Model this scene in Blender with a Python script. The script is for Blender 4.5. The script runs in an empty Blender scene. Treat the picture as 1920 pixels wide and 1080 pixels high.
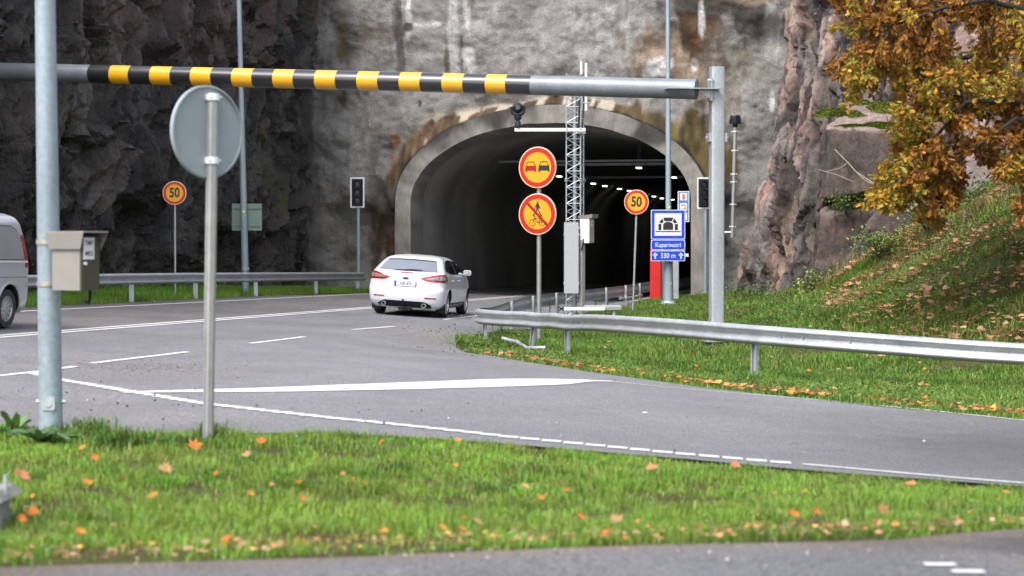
import bpy, bmesh, math, random
import numpy as np
from mathutils import Vector, Matrix
from mathutils.geometry import delaunay_2d_cdt

SC = bpy.context.scene
COL = SC.collection
R = math.radians
rng = np.random.default_rng(7)
random.seed(7)

# ------------------------------------------------------------------ camera, sky, sun, exposure
F = 3733.0
PITCH = math.atan(70.0 / F)
CAMZ = 1.6
cd = bpy.data.cameras.new('camera')
cd.sensor_width = 36.0
cd.lens = 70.0
cd.clip_start = 0.1
cd.clip_end = 4000
cd.dof.use_dof = True
cd.dof.focus_distance = 46.0
cd.dof.aperture_fstop = 2.7
cam = bpy.data.objects.new('camera', cd)
COL.objects.link(cam)
cam.location = (0, 0, CAMZ)
cam.rotation_euler = (math.pi / 2 - PITCH, 0, 0)
SC.camera = cam

SUN_EL, SUN_ROT = 52.0, 215.0          # high, behind the camera on the left, veiled by cloud
w = bpy.data.worlds.new('World')
SC.world = w
w.use_nodes = True
nt = w.node_tree
bg = nt.nodes['Background']
sky = nt.nodes.new('ShaderNodeTexSky')
sky.sky_type = 'NISHITA'
sky.sun_disc = False
sky.sun_elevation = R(SUN_EL)
sky.sun_rotation = R(SUN_ROT)
sky.air_density = 1.0
sky.dust_density = 4.0
sky.ozone_density = 1.0
hs = nt.nodes.new('ShaderNodeHueSaturation')
hs.inputs['Saturation'].default_value = 0.42
nt.links.new(sky.outputs[0], hs.inputs['Color'])
nt.links.new(hs.outputs[0], bg.inputs['Color'])
bg.inputs['Strength'].default_value = 0.15
sl = bpy.data.lights.new('sun', 'SUN')
sl.energy = 1.2
sl.angle = R(24)
sl.color = (1.0, 0.96, 0.9)
sun = bpy.data.objects.new('sun', sl)
COL.objects.link(sun)
sdir = Vector((math.sin(R(SUN_ROT)) * math.cos(R(SUN_EL)), math.cos(R(SUN_ROT)) * math.cos(R(SUN_EL)), math.sin(R(SUN_EL))))
sun.rotation_euler = (-sdir).to_track_quat('-Z', 'Y').to_euler()
sun.location = sdir * 60
SC.view_settings.view_transform = 'Standard'
SC.view_settings.look = 'None'
SC.view_settings.gamma = 1
SC.view_settings.use_curve_mapping = False
SC.view_settings.exposure = 1.42
SC.cycles.use_denoising = True
SC.cycles.max_bounces = 8
SC.cycles.diffuse_bounces = 3

# ------------------------------------------------------------------ helpers
_cp, _sp = math.cos(PITCH), math.sin(PITCH)


def at(px, py, d):
    """world point seen at a photo pixel (1920x1080) at world distance d"""
    v = np.array([px - 960.0, F * _cp - (py - 540.0) * _sp, -F * _sp - (py - 540.0) * _cp])
    v = v * (d / v[1])
    return Vector((v[0], v[1], v[2] + CAMZ))


def hash3(ix, iy, iz, seed):
    n = (ix.astype(np.int64) * 73856093) ^ (iy.astype(np.int64) * 19349663) ^ (iz.astype(np.int64) * 83492791) ^ (seed * 2654435761)
    n = (n ^ (n >> 13)) * 1274126177 & 0x7fffffffffffffff
    n = (n ^ (n >> 16)) * 668265263 & 0x7fffffffffffffff
    return ((n >> 7) & 0xffffff) / float(0x1000000)


def vnoise(p, seed=0):
    p = np.asarray(p, float)
    i = np.floor(p)
    f = p - i
    u = f * f * f * (f * (f * 6 - 15) + 10)
    i = i.astype(np.int64)
    r = 0
    for dx in (0, 1):
        for dy in (0, 1):
            for dz in (0, 1):
                wt = (u[:, 0] if dx else 1 - u[:, 0]) * (u[:, 1] if dy else 1 - u[:, 1]) * (u[:, 2] if dz else 1 - u[:, 2])
                r = r + wt * hash3(i[:, 0] + dx, i[:, 1] + dy, i[:, 2] + dz, seed)
    return r * 2 - 1


def fbm(p, seed=0, octv=4, gain=0.5):
    a, s, r = 1.0, 1.0, 0
    for k in range(octv):
        r = r + a * vnoise(np.asarray(p) * s + k * 17.3, seed + k)
        a *= gain
        s *= 2.03
    return r


def facet(p, seed=0, tilt=0.5, blend=.22):
    """broken-rock relief: each Voronoi cell is a tilted plane. returns height, edge distance, cell random"""
    p = np.asarray(p, float)
    i = np.floor(p).astype(np.int64)
    best = np.full(len(p), 9e9)
    sec = np.full(len(p), 9e9)
    h = np.zeros(len(p))
    hs_ = np.zeros(len(p))
    cr = np.zeros(len(p))
    for dx in (-1, 0, 1):
        for dy in (-1, 0, 1):
            for dz in (-1, 0, 1):
                a, b, c = i[:, 0] + dx, i[:, 1] + dy, i[:, 2] + dz
                q = np.stack([a + hash3(a, b, c, seed + 1), b + hash3(a, b, c, seed + 2), c + hash3(a, b, c, seed + 3)], 1)
                dv = p - q
                d = np.sqrt((dv * dv).sum(1))
                off = hash3(a, b, c, seed + 4) * 2 - 1
                gx = hash3(a, b, c, seed + 5) * 2 - 1
                gy = hash3(a, b, c, seed + 6) * 2 - 1
                gz = hash3(a, b, c, seed + 7) * 2 - 1
                hh = off * .6 + tilt * (gx * dv[:, 0] + gy * dv[:, 1] + gz * dv[:, 2]) * 2
                m = d < best
                m2 = (~m) & (d < sec)
                hs_ = np.where(m, h, np.where(m2, hh, hs_))
                sec = np.where(m, best, np.minimum(sec, d))
                best = np.where(m, d, best)
                h = np.where(m, hh, h)
                cr = np.where(m, hash3(a, b, c, seed + 8), cr)
    # neighbouring planes run into each other over a narrow step
    wt = .5 + .5 * sstep(0, blend, sec - best)
    h = h * wt + hs_ * (1 - wt)
    return h, sec - best, cr


def sstep(a, b, x):
    t = np.clip((x - a) / (b - a), 0, 1)
    return t * t * (3 - 2 * t)


def lerp3(a, b, t):
    return np.asarray(a)[None, :] * (1 - t[:, None]) + np.asarray(b)[None, :] * t[:, None]


# ------------------------------------------------------------------ materials
def nodes_of(name):
    m = bpy.data.materials.new(name)
    m.use_nodes = True
    t = m.node_tree
    return m, t, t.nodes['Principled BSDF']


def mk_noise(t, scale, detail=3.0, rough=0.55, stretch=None, coord='Object'):
    tc = t.nodes.new('ShaderNodeTexCoord')
    out = tc.outputs[coord]
    if stretch:
        mp = t.nodes.new('ShaderNodeMapping')
        mp.inputs['Scale'].default_value = stretch
        t.links.new(out, mp.inputs['Vector'])
        out = mp.outputs[0]
    n = t.nodes.new('ShaderNodeTexNoise')
    n.inputs['Scale'].default_value = scale
    n.inputs['Detail'].default_value = detail
    n.inputs['Roughness'].default_value = rough
    t.links.new(out, n.inputs['Vector'])
    return n.outputs['Fac']


def ramp(t, fac, stops):
    r = t.nodes.new('ShaderNodeValToRGB')
    e = r.color_ramp.elements
    while len(e) < len(stops):
        e.new(0.5)
    for k, (p, c) in enumerate(stops):
        e[k].position = p
        e[k].color = (c[0], c[1], c[2], 1) if not isinstance(c, (int, float)) else (c, c, c, 1)
    t.links.new(fac, r.inputs['Fac'])
    return r.outputs['Color']


def mixc(t, a, b, fac, mode='MIX'):
    m = t.nodes.new('ShaderNodeMix')
    m.data_type = 'RGBA'
    m.blend_type = mode
    for sock, val in ((m.inputs['Factor'], fac), (m.inputs['A'], a), (m.inputs['B'], b)):
        if hasattr(val, 'links') or isinstance(val, bpy.types.NodeSocket):
            t.links.new(val, sock)
        elif isinstance(val, (int, float)):
            sock.default_value = val
        else:
            sock.default_value = (val[0], val[1], val[2], 1)
    return m.outputs['Result']


def bump(t, bsdf, height, strength=0.3, dist=0.02):
    b = t.nodes.new('ShaderNodeBump')
    b.inputs['Strength'].default_value = strength
    b.inputs['Distance'].default_value = dist
    t.links.new(height, b.inputs['Height'])
    t.links.new(b.outputs[0], bsdf.inputs['Normal'])


def simple(name, c, rough=0.5, metal=0.0, var=0.12, scale=6.0, bmp=0.0, coat=0.0, spec=0.5):
    m, t, b = nodes_of(name)
    f = mk_noise(t, scale, 4)
    col = ramp(t, f, [(0.3, [x * (1 - var) for x in c]), (0.7, [min(1, x * (1 + var)) for x in c])])
    t.links.new(col, b.inputs['Base Color'])
    b.inputs['Roughness'].default_value = rough
    b.inputs['Metallic'].default_value = metal
    b.inputs['Coat Weight'].default_value = coat
    b.inputs['Coat Roughness'].default_value = 0.03
    b.inputs['Specular IOR Level'].default_value = spec
    if bmp:
        bump(t, b, mk_noise(t, scale * 8, 3), bmp, 0.01)
    return m


def vcol(name, rough=0.8, fine=14.0, var=0.35, bmp=0.5, bdist=0.03, stretch=None, spec=0.4, rough_var=0.0, trans=0.0, attr='col'):
    """colour from the mesh attribute, broken up by fine procedural grain"""
    m, t, b = nodes_of(name)
    a = t.nodes.new('ShaderNodeAttribute')
    a.attribute_name = attr
    col = a.outputs['Color']
    if var:
        f = mk_noise(t, fine, 5, 0.65, stretch)
        g = ramp(t, f, [(0.25, 1 - var), (0.75, 1 + var)])
        col = mixc(t, col, g, 1.0, 'MULTIPLY')
    t.links.new(col, b.inputs['Base Color'])
    b.inputs['Roughness'].default_value = rough
    if rough_var:
        rr = ramp(t, mk_noise(t, fine * .3, 3), [(0.35, rough - rough_var), (0.65, rough)])
        t.links.new(rr, b.inputs['Roughness'])
    b.inputs['Specular IOR Level'].default_value = spec
    if bmp:
        bump(t, b, mk_noise(t, fine * 1.3, 6, 0.7, stretch), bmp, bdist)
    if trans:
        tr = t.nodes.new('ShaderNodeBsdfTranslucent')
        t.links.new(col, tr.inputs['Color'])
        mx = t.nodes.new('ShaderNodeMixShader')
        mx.inputs['Fac'].default_value = trans
        t.links.new(b.outputs[0], mx.inputs[1])
        t.links.new(tr.outputs[0], mx.inputs[2])
        t.links.new(mx.outputs[0], t.nodes['Material Output'].inputs['Surface'])
    return m


def galv(name, c=(.47, .50, .53), rough=.42, metal=.55):
    """galvanised steel: mottled spangle and faint vertical runs"""
    m, t, b = nodes_of(name)
    f = mk_noise(t, 24, 5, .7)
    f2 = mk_noise(t, 3, 3, .5, (1, 1, .25))
    col = ramp(t, f, [(.3, [x * .8 for x in c]), (.7, [x * 1.15 for x in c])])
    col = mixc(t, col, ramp(t, f2, [(.3, .82), (.7, 1.08)]), 1.0, 'MULTIPLY')
    t.links.new(col, b.inputs['Base Color'])
    b.inputs['Metallic'].default_value = metal
    t.links.new(ramp(t, f, [(.3, rough - .08), (.7, rough + .12)]), b.inputs['Roughness'])
    return m


def emit(name, c, s):
    m, t, b = nodes_of(name)
    b.inputs['Base Color'].default_value = (*c, 1)
    b.inputs['Emission Color'].default_value = (*c, 1)
    b.inputs['Emission Strength'].default_value = s
    return m


M = {}
M['galv'] = galv('galvanised_steel', (.40, .43, .46), .45, .5)
M['pipe'] = galv('grey_painted_pipe', (.17, .19, .215), .45, .25)
M['galv_blue'] = galv('weathered_galvanised', (.26, .32, .365), .5, .3)
M['rail'] = galv('rail_steel', (.44, .46, .49), .38, .6)
M['rail_post'] = galv('rail_post_steel', (.38, .41, .44), .5, .45)
M['alu'] = simple('aluminium', (.31, .31, .305), .45, .5, .1, 10)
M['alu_bright'] = simple('bright_aluminium', (.75, .76, .78), .35, .4, .06, 10)
M['signback'] = simple('grey_sign_back', (.24, .275, .30), .6, .1, .06, 5)
M['green_back'] = simple('green_grey_sign_back', (.13, .19, .16), .6, .1, .1, 5)
M['cabinet'] = simple('beige_grey_cabinet', (.235, .222, .205), .5, .15, .06, 6)
M['stainless'] = simple('stainless_band', (.42, .38, .34), .4, .7, .2, 20)
M['white_paint'] = simple('white_enamel', (.58, .58, .58), .35, 0, .04, 5)
M['sign_white'] = simple('sign_white', (.56, .57, .59), .4, 0, .03, 4)
M['sign_cream'] = simple('sign_edge_cream', (.60, .47, .24), .4, 0, .03, 4)
M['sign_yellow'] = simple('sign_yellow', (.56, .275, .006), .4, 0, .04, 4)
M['sign_red'] = simple('sign_red', (.40, .006, .005), .4, 0, .05, 4)
M['sign_dark_red'] = simple('sign_dark_red', (.26, .003, .006), .4, 0, .05, 4)
M['sign_blue'] = simple('sign_blue', (.003, .040, .43), .4, 0, .05, 4)
M['sign_lightblue'] = simple('faded_blue', (.03, .17, .42), .4, 0, .05, 4)
M['black'] = simple('sign_black', (.012, .012, .014), .45, 0, .1, 4)
M['black_plastic'] = simple('black_plastic', (.008, .0085, .01), .5, 0, .2, 8, 0, 0, .25)
M['navy_plastic'] = simple('dark_blue_grey_plastic', (.012, .016, .023), .5, 0, .2, 8, 0, 0, .25)
M['barrier_black'] = simple('barrier_black_film', (.014, .014, .017), .3, 0, .15, 5, 0, .5)
M['barrier_yellow'] = simple('barrier_yellow_film', (.60, .30, .012), .35, 0, .05, 5, 0, .3)
M['red_paint'] = simple('red_cabinet_paint', (.44, .010, .008), .45, 0, .05, 4)
M['grey_cab'] = simple('grey_cabinet_paint', (.30, .32, .33), .5, .2, .08, 5)
M['panel_grey'] = simple('galvanised_panel', (.36, .37, .39), .55, .3, .22, 40)
M['rubber'] = simple('tyre_rubber', (.018, .018, .019), .75, 0, .25, 10)
M['rim'] = simple('alloy_rim', (.42, .43, .45), .3, .8, .1, 8)
M['car_white'] = simple('white_car_paint', (.56, .575, .61), .35, 0, .015, 2, 0, .8)
M['seam'] = simple('panel_gap', (.03, .03, .035), .6, 0, .1, 8)
M['van_silver'] = simple('silver_van_paint', (.40, .41, .45), .35, .35, .04, 3, 0, .7)
M['van_panel'] = simple('grey_van_panel', (.28, .29, .32), .4, .4, .04, 3, 0, .4)
M['glass'] = simple('dark_tinted_glass', (.02, .022, .025), .05, 0, .1, 3, 0, 1.0)
M['glass_film'] = simple('mirror_tinted_glass', (.36, .38, .43), .12, .75, .08, 3)
M['lamp_red'] = simple('red_lamp_lens', (.26, .005, .010), .12, 0, .1, 6, 0, 1.0)
M['lamp_clear'] = simple('clear_lamp_lens', (.27, .255, .255), .15, .4, .2, 14, 0, 1.0)
M['chrome'] = simple('chrome', (.62, .63, .66), .12, 1, .05, 6)
M['emblem_blue'] = simple('emblem_blue', (.02, .04, .14), .25, .2, .05, 6)
M['lens_dark'] = simple('unlit_signal_lens', (.03, .03, .03), .2, 0, .2, 10)
M['lamp'] = emit('tunnel_lamp_light', (1.0, .97, .88), 2.6)
M['mark'] = None
M['bark'] = simple('bark', (.016, .013, .011), .9, 0, .4, 18, .8)
M['twig'] = simple('pale_dry_twig', (.30, .26, .21), .9, 0, .3, 18)
M['conc_old'] = simple('weathered_concrete_block', (.2, .195, .185), .9, 0, .2, 12, .5)
M['leaf'] = vcol('autumn_leaf', .8, 40, .3, 0, trans=.25, spec=.2)
M['grass'] = vcol('grass_blades', .55, 3, .0, 0, trans=.3)
M['plant'] = vcol('plant_leaf', .5, 30, .2, 0, trans=.2)
M['debris'] = vcol('loose_stones', .9, 30, .3, 0)
M['rock_dark'] = vcol('dark_wet_rock', .48, 7, .6, .95, .12, (1, 1, .6), .7, .3)
M['rock_red'] = vcol('red_granite', .85, 8, .5, .9, .10, (1, 1, .5), .3)
M['shotcrete'] = vcol('sprayed_concrete', .88, 15, .34, 1.0, .06, None, .3)
M['lining'] = vcol('tunnel_lining_concrete', .85, 3, .14, .3, .03, None, .3)
M['ring'] = vcol('portal_concrete', .85, 10, .22, .4, .02, (1, 1, .35), .3)


def asphalt(name, base, wet=True):
    m, t, b = nodes_of(name)
    sp = mk_noise(t, 55, 2, .6)
    big = mk_noise(t, .55, 4, .6)
    a = t.nodes.new('ShaderNodeAttribute')
    a.attribute_name = 'col'
    c = ramp(t, sp, [(.36, [x * .35 for x in base]), (.5, base), (.64, [x * 2.0 for x in base])])
    c = mixc(t, c, ramp(t, big, [(.3, .90), (.7, 1.08)]), 1.0, 'MULTIPLY')
    c = mixc(t, c, a.outputs['Color'], 1.0, 'MULTIPLY')
    t.links.new(c, b.inputs['Base Color'])
    t.links.new(ramp(t, big, [(.35, .55), (.65, .8)]), b.inputs['Roughness'])
    b.inputs['Specular IOR Level'].default_value = .5
    bump(t, b, mk_noise(t, 80, 2, .6), .5, .012)
    return m


M['asphalt'] = asphalt('asphalt', (.125, .123, .134))
M['path_asphalt'] = asphalt('path_asphalt', (.082, .081, .087))


def marking():
    m, t, b = nodes_of('worn_white_road_paint')
    f = mk_noise(t, 14, 6, .8)
    c = ramp(t, f, [(.30, (.25, .25, .26)), (.44, (.50, .50, .51)), (.7, (.60, .60, .59))])
    t.links.new(c, b.inputs['Base Color'])
    b.inputs['Roughness'].default_value = .7
    return m


M['mark'] = marking()


def soil():
    m, t, b = nodes_of('soil_and_thatch')
    f = mk_noise(t, 2.2, 6, .7)
    g = mk_noise(t, 30, 4, .7)
    c = ramp(t, f, [(.35, (.060, .038, .024)), (.5, (.058, .052, .022)), (.68, (.05, .075, .018))])
    c = mixc(t, c, ramp(t, g, [(.3, .6), (.7, 1.35)]), 1.0, 'MULTIPLY')
    t.links.new(c, b.inputs['Base Color'])
    b.inputs['Roughness'].default_value = .95
    b.inputs['Specular IOR Level'].default_value = .08
    bump(t, b, g, .7, .03)
    return m


M['soil'] = soil()


# ------------------------------------------------------------------ geometry collector
class G:
    def __init__(s):
        s.v, s.f, s.m = [], [], []

    def add(s, vs, fs, mi=0, mat=None):
        o = len(s.v)
        for p in vs:
            q = Vector(p)
            s.v.append(tuple(mat @ q) if mat else tuple(q))
        for f in fs:
            s.f.append([i + o for i in f])
            s.m.append(mi)
        return s

    def box(s, c, d, mi=0, rot=None):
        x, y, z = d[0] / 2, d[1] / 2, d[2] / 2
        vs = [(-x, -y, -z), (x, -y, -z), (x, y, -z), (-x, y, -z), (-x, -y, z), (x, -y, z), (x, y, z), (-x, y, z)]
        fs = [(3, 2, 1, 0), (4, 5, 6, 7), (0, 1, 5, 4), (1, 2, 6, 5), (2, 3, 7, 6), (3, 0, 4, 7)]
        m = Matrix.Translation(c)
        if rot:
            m = m @ rot
        return s.add(vs, fs, mi, m)

    def rbox(s, c, d, r=.02, mi=0, rot=None, axis='z', n=3):
        """box with rounded edges along one axis"""
        i, j, k = {'z': (0, 1, 2), 'x': (1, 2, 0), 'y': (0, 2, 1)}[axis]
        a, b = d[i] / 2, d[j] / 2
        ring = []
        for qx, qy, a0 in ((1, 1, 0), (-1, 1, 90), (-1, -1, 180), (1, -1, 270)):
            for q in range(n + 1):
                an = R(a0 + 90 * q / n)
                ring.append((qx * (a - r) + r * math.cos(an), qy * (b - r) + r * math.sin(an)))
        vs = []
        for e in (-d[k] / 2, d[k] / 2):
            for p in ring:
                q = [0, 0, 0]
                q[i], q[j], q[k] = p[0], p[1], e
                vs.append(q)
        L = len(ring)
        fs = [(q, (q + 1) % L, L + (q + 1) % L, L + q) for q in range(L)]
        fs += [tuple(range(L))[::-1], tuple(range(L, 2 * L))]
        m = Matrix.Translation(c)
        if rot:
            m = m @ rot
        return s.add(vs, fs, mi, m)

    def cyl(s, p0, p1, r0, r1=None, n=16, caps=True, mi=0):
        r1 = r0 if r1 is None else r1
        p0, p1 = Vector(p0), Vector(p1)
        ax = (p1 - p0)
        q = ax.to_track_quat('Z', 'Y').to_matrix().to_4x4()
        L = ax.length
        vs = [(r0 * math.cos(2 * math.pi * k / n), r0 * math.sin(2 * math.pi * k / n), 0) for k in range(n)]
        vs += [(r1 * math.cos(2 * math.pi * k / n), r1 * math.sin(2 * math.pi * k / n), L) for k in range(n)]
        fs = [(k, (k + 1) % n, n + (k + 1) % n, n + k) for k in range(n)]
        if caps:
            fs += [tuple(range(n))[::-1], tuple(range(n, 2 * n))]
        return s.add(vs, fs, mi, Matrix.Translation(p0) @ q)

    def tube(s, pts, rad, n=8, mi=0):
        pts = [Vector(p) for p in pts]
        rr = rad if isinstance(rad, (list, tuple)) else [rad] * len(pts)
        o = len(s.v)
        up = None
        for k, p in enumerate(pts):
            t = (pts[min(k + 1, len(pts) - 1)] - pts[max(k - 1, 0)]).normalized()
            if up is None:
                up = t.orthogonal().normalized()
            up = (up - t * up.dot(t)).normalized()
            b = t.cross(up)
            for q in range(n):
                a = 2 * math.pi * q / n
                s.v.append(tuple(p + (up * math.cos(a) + b * math.sin(a)) * rr[k]))
        for k in range(len(pts) - 1):
            for q in range(n):
                s.f.append([o + k * n + q, o + k * n + (q + 1) % n, o + (k + 1) * n + (q + 1) % n, o + (k + 1) * n + q])
                s.m.append(mi)
        s.f.append([o + q for q in range(n)][::-1])
        s.f.append([o + (len(pts) - 1) * n + q for q in range(n)])
        s.m += [mi, mi]
        return s

    def lathe(s, prof, n=24, mat=None, mi=0, closed=False):
        """profile of (r, h) turned about local z"""
        vs, fs = [], []
        for r, h in prof:
            for k in range(n):
                a = 2 * math.pi * k / n
                vs.append((r * math.cos(a), r * math.sin(a), h))
        L = len(prof)
        for j in range(L - 1 if not closed else L):
            j2 = (j + 1) % L
            for k in range(n):
                fs.append((j * n + k, j * n + (k + 1) % n, j2 * n + (k + 1) % n, j2 * n + k))
        if not closed:
            fs.append(tuple(range(n))[::-1])
            fs.append(tuple(range((L - 1) * n, L * n)))
        return s.add(vs, fs, mi, mat)

    def prism(s, poly, y0, y1, mi=0, mat=None):
        """polygon in x,z pushed along y"""
        n = len(poly)
        vs = [(p[0], y0, p[1]) for p in poly] + [(p[0], y1, p[1]) for p in poly]
        fs = [tuple(range(n)), tuple(range(n, 2 * n))[::-1]] + [(k, n + k, n + (k + 1) % n, (k + 1) % n) for k in range(n)]
        return s.add(vs, fs, mi, mat)

    def build(s, name, mat, parent=None, smooth=True, col=None, ang=.7):
        return raw(name, s.v, s.f, mat, parent, smooth, s.m, col, ang)


def raw(name, v, f, mat, parent=None, smooth=True, mi=None, col=None, ang=.7):
    me = bpy.data.meshes.new(name)
    me.from_pydata([tuple(p) for p in v] if not isinstance(v, np.ndarray) else v.tolist(), [], f if not isinstance(f, np.ndarray) else f.tolist())
    mats = mat if isinstance(mat, (list, tuple)) else [mat]
    for m in mats:
        me.materials.append(m)
    if mi is not None and len(mats) > 1:
        me.polygons.foreach_set('material_index', mi)
    if smooth:
        me.shade_smooth()
        if ang:
            me.set_sharp_from_angle(angle=ang)
    if col is not None:
        setcol(me, col)
    me.update()
    o = bpy.data.objects.new(name, me)
    COL.objects.link(o)
    if parent:
        o.parent = parent
    return o


def setcol(me, col):
    a = me.color_attributes.new('col', 'FLOAT_COLOR', 'POINT')
    c = np.ones((len(me.vertices), 4), np.float32)
    c[:, :3] = col
    a.data.foreach_set('color', c.ravel())


def fastmesh(name, verts, tris, mat, parent=None, col=None, smooth=False):
    """large triangle mesh straight from arrays"""
    me = bpy.data.meshes.new(name)
    nv, nf = len(verts), len(tris)
    k = tris.shape[1]
    me.vertices.add(nv)
    me.vertices.foreach_set('co', np.asarray(verts, np.float32).ravel())
    me.loops.add(nf * k)
    me.loops.foreach_set('vertex_index', np.asarray(tris, np.int32).ravel())
    me.polygons.add(nf)
    me.polygons.foreach_set('loop_start', np.arange(0, nf * k, k, dtype=np.int32))
    me.update(calc_edges=True)
    me.validate()
    me.materials.append(mat)
    if smooth:
        me.shade_smooth()
    if col is not None:
        setcol(me, col)
    o = bpy.data.objects.new(name, me)
    COL.objects.link(o)
    if parent:
        o.parent = parent
    return o


def grid_faces(nu, nv):
    i = np.arange(nu - 1)[:, None] * nv + np.arange(nv - 1)[None, :]
    i = i.ravel()
    return np.stack([i, i + nv, i + nv + 1, i + 1], 1)


def tag(o, label=None, cat=None, group=None, kind=None):
    if label:
        o['label'] = label
    if cat:
        o['category'] = cat
    if group:
        o['group'] = group
    if kind:
        o['kind'] = kind
    return o


def thing(name, label, cat, loc=(0, 0, 0), rz=0.0, group=None):
    o = bpy.data.objects.new(name, None)
    o.empty_display_size = .3
    COL.objects.link(o)
    o.location = loc
    o.rotation_euler = (0, 0, rz)
    return tag(o, label, cat, group)


def copy_tree(o, parent=None):
    c = o.copy()
    COL.objects.link(c)
    c.parent = parent
    for ch in list(o.children):
        copy_tree(ch, c)
    return c


def text(s, size, mat, parent, loc, xs=1.0, name='lettering', depth=.002, rot=None, bold=0.0):
    cu = bpy.data.curves.new('lettering_curve', 'FONT')
    cu.body = s
    cu.size = size
    cu.align_x = 'CENTER'
    cu.align_y = 'CENTER'
    cu.extrude = depth
    cu.offset = bold
    cu.resolution_u = 6
    tmp = bpy.data.objects.new('tmp', cu)
    COL.objects.link(tmp)
    dg = bpy.context.evaluated_depsgraph_get()
    me = bpy.data.meshes.new_from_object(tmp.evaluated_get(dg))
    bpy.data.objects.remove(tmp)
    m = Matrix.Translation(loc) @ (rot or Matrix()) @ Matrix.Rotation(R(90), 4, 'X') @ Matrix.Diagonal((xs, 1, 1, 1))
    me.transform(m)
    me.materials.clear()
    me.materials.append(mat)
    me.name = name
    o = bpy.data.objects.new(name, me)
    COL.objects.link(o)
    o.parent = parent
    return o
# ------------------------------------------------------------------ ground height from surveyed spots
AX = R(11.5)
AV = np.array([math.sin(AX), math.cos(AX)])       # road axis
RV = np.array([math.cos(AX), -math.sin(AX)])      # to the right of it
PC = np.array([1.22, 66.0])                        # middle of the tunnel mouth


def xc(y):
    return -3.66 + .2035 * (y - 50.6)              # centre line of the main road


_spots = [(0, 631, 30.3), (690, 577, 50.6), (960, 557, 68), (15, 612, 32.2),
          (400, 564.5, 49), (100, 580, 40), (690, 553, 62.8), (250, 562, 46.3), (480, 552, 54.8), (895, 592, 50.5),
          (740, 612, 42), (145, 688, 25.7), (390, 818, 15.9), (240, 737, 21), (745, 725, 24.2), (1150, 715, 28.2),
          (125, 715, 22.5), (640, 787, 18.3), (1280, 852, 16.6), (1920, 907, 15.4), (860, 655, 39), (1050, 690, 33),
          (1300, 725, 28.5), (1920, 788, 22.9), (915, 645, 40), (1060, 672, 36.5), (1413, 712, 31.3), (1008, 640, 42.5),
          (1187, 585, 52), (1076, 592, 50), (1253, 570, 58), (1342, 640, 39), (1430, 570, 58), (1500, 580, 47.5),
          (1700, 640, 36), (1920, 690, 31.5), (1920, 640, 33.5), (1920, 500, 37), (1920, 352, 42), (1700, 500, 43),
          (1620, 487, 46), (1500, 578, 49), (1560, 548, 47.5), (1750, 410, 45.5), (390, 825, 15.0), (97, 828, 15.5), (960, 1030, 9.33),
          (0, 1065, 8.8), (1920, 985, 10.5), (960, 930, 12.3), (1305, 555, 65), (745, 545, 67),
          (200, 615, 34.3), (400, 599, 39.5), (550, 588, 44.5), (250, 573, 44), (550, 558.5, 55.2), (250, 671.5, 27.9), (520, 638.5, 34.2), (700, 615.5, 40.3),
          (328, 549, 51.5), (461, 547, 56), (1253, 571, 57.4), (1229, 563, 60.3), (672, 547, 66)]
_c = [tuple(at(*s)) for s in _spots]
_c += [(-12, 10, .38), (-17, 24, .62), (0, 0, .22), (12, 0, .1), (-10, -4, .3), (15, 10, -.25), (22, 20, -.2), (22, 30, .6), (17, 40, 3.3),
       (14, 50, 3.4), (20, 60, 3.6), (10, 52, 1.5), (4, 90, .05), (12, 90, .05), (-5, 90, .2), (-14, 60, .5), (-20, 45, .7), (8.8, 66, .25), (10, 27.5, -.15), (13, 34, 1.2)]
for _y in range(24, 68, 5):
    for _t in (-4.2, -2, 0, 1.5, 3.0):
        if not (_y < 27 and _t > 2):
            _c.append((xc(_y) + _t / math.cos(AX), _y, .293 - .00742 * (_y - 30.3) + (-.058 if _t < 0 else -.069) * _t))
_c = np.array(_c)
_P, _Z = _c[:, :2], _c[:, 2]


def _tpsk(a, b):
    d2 = ((a[:, None, :] - b[None, :, :]) ** 2).sum(2)
    return np.where(d2 > 1e-9, .5 * d2 * np.log(d2 + 1e-12), 0)


_n = len(_P)
_A = np.zeros((_n + 3, _n + 3))
_A[:_n, :_n] = _tpsk(_P, _P) + np.eye(_n) * .2
_A[:_n, _n] = 1
_A[:_n, _n + 1:] = _P
_A[_n, :_n] = 1
_A[_n + 1:, :_n] = _P.T
_W = np.linalg.solve(_A, np.concatenate([_Z, np.zeros(3)]))


def hgt(x, y):
    x = np.clip(np.atleast_1d(np.asarray(x, float)), -25, 26)
    y = np.clip(np.atleast_1d(np.asarray(y, float)), -6, 92)
    out = np.zeros(len(x))
    for k in range(0, len(x), 40000):
        p = np.stack([x[k:k + 40000], y[k:k + 40000]], 1)
        z = _tpsk(p, _P) @ _W[:_n] + _W[_n] + p @ _W[_n + 1:]
        # the carriageway itself is an even, superelevated plane
        t = (p[:, 0] - xc(p[:, 1])) * math.cos(AX)
        pz = .293 - .00742 * (p[:, 1] - 30.3) + np.where(t < 0, -.058, -.069) * t
        m = sstep(-6.2, -4.4, t) * sstep(4.6, 3.0, t) * sstep(20, 27, p[:, 1])
        out[k:k + 40000] = z * (1 - m) + pz * m
    return out


def h1(x, y):
    return float(hgt([x], [y])[0])


def gp(px, py, d0):
    """ground point under a pixel near distance d0: march along the ray"""
    lo, hi = d0 * .75, d0 * 1.35
    a = at(px, py, lo)
    ds = np.linspace(lo, hi, 200)
    ps = np.array([tuple(at(px, py, d)) for d in ds])
    g = ps[:, 2] - hgt(ps[:, 0], ps[:, 1])
    k = np.argmax(g < 0) if (g < 0).any() else int(np.argmin(abs(g)))
    return Vector((ps[k, 0], ps[k, 1], ps[k, 2] - g[k]))


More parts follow.
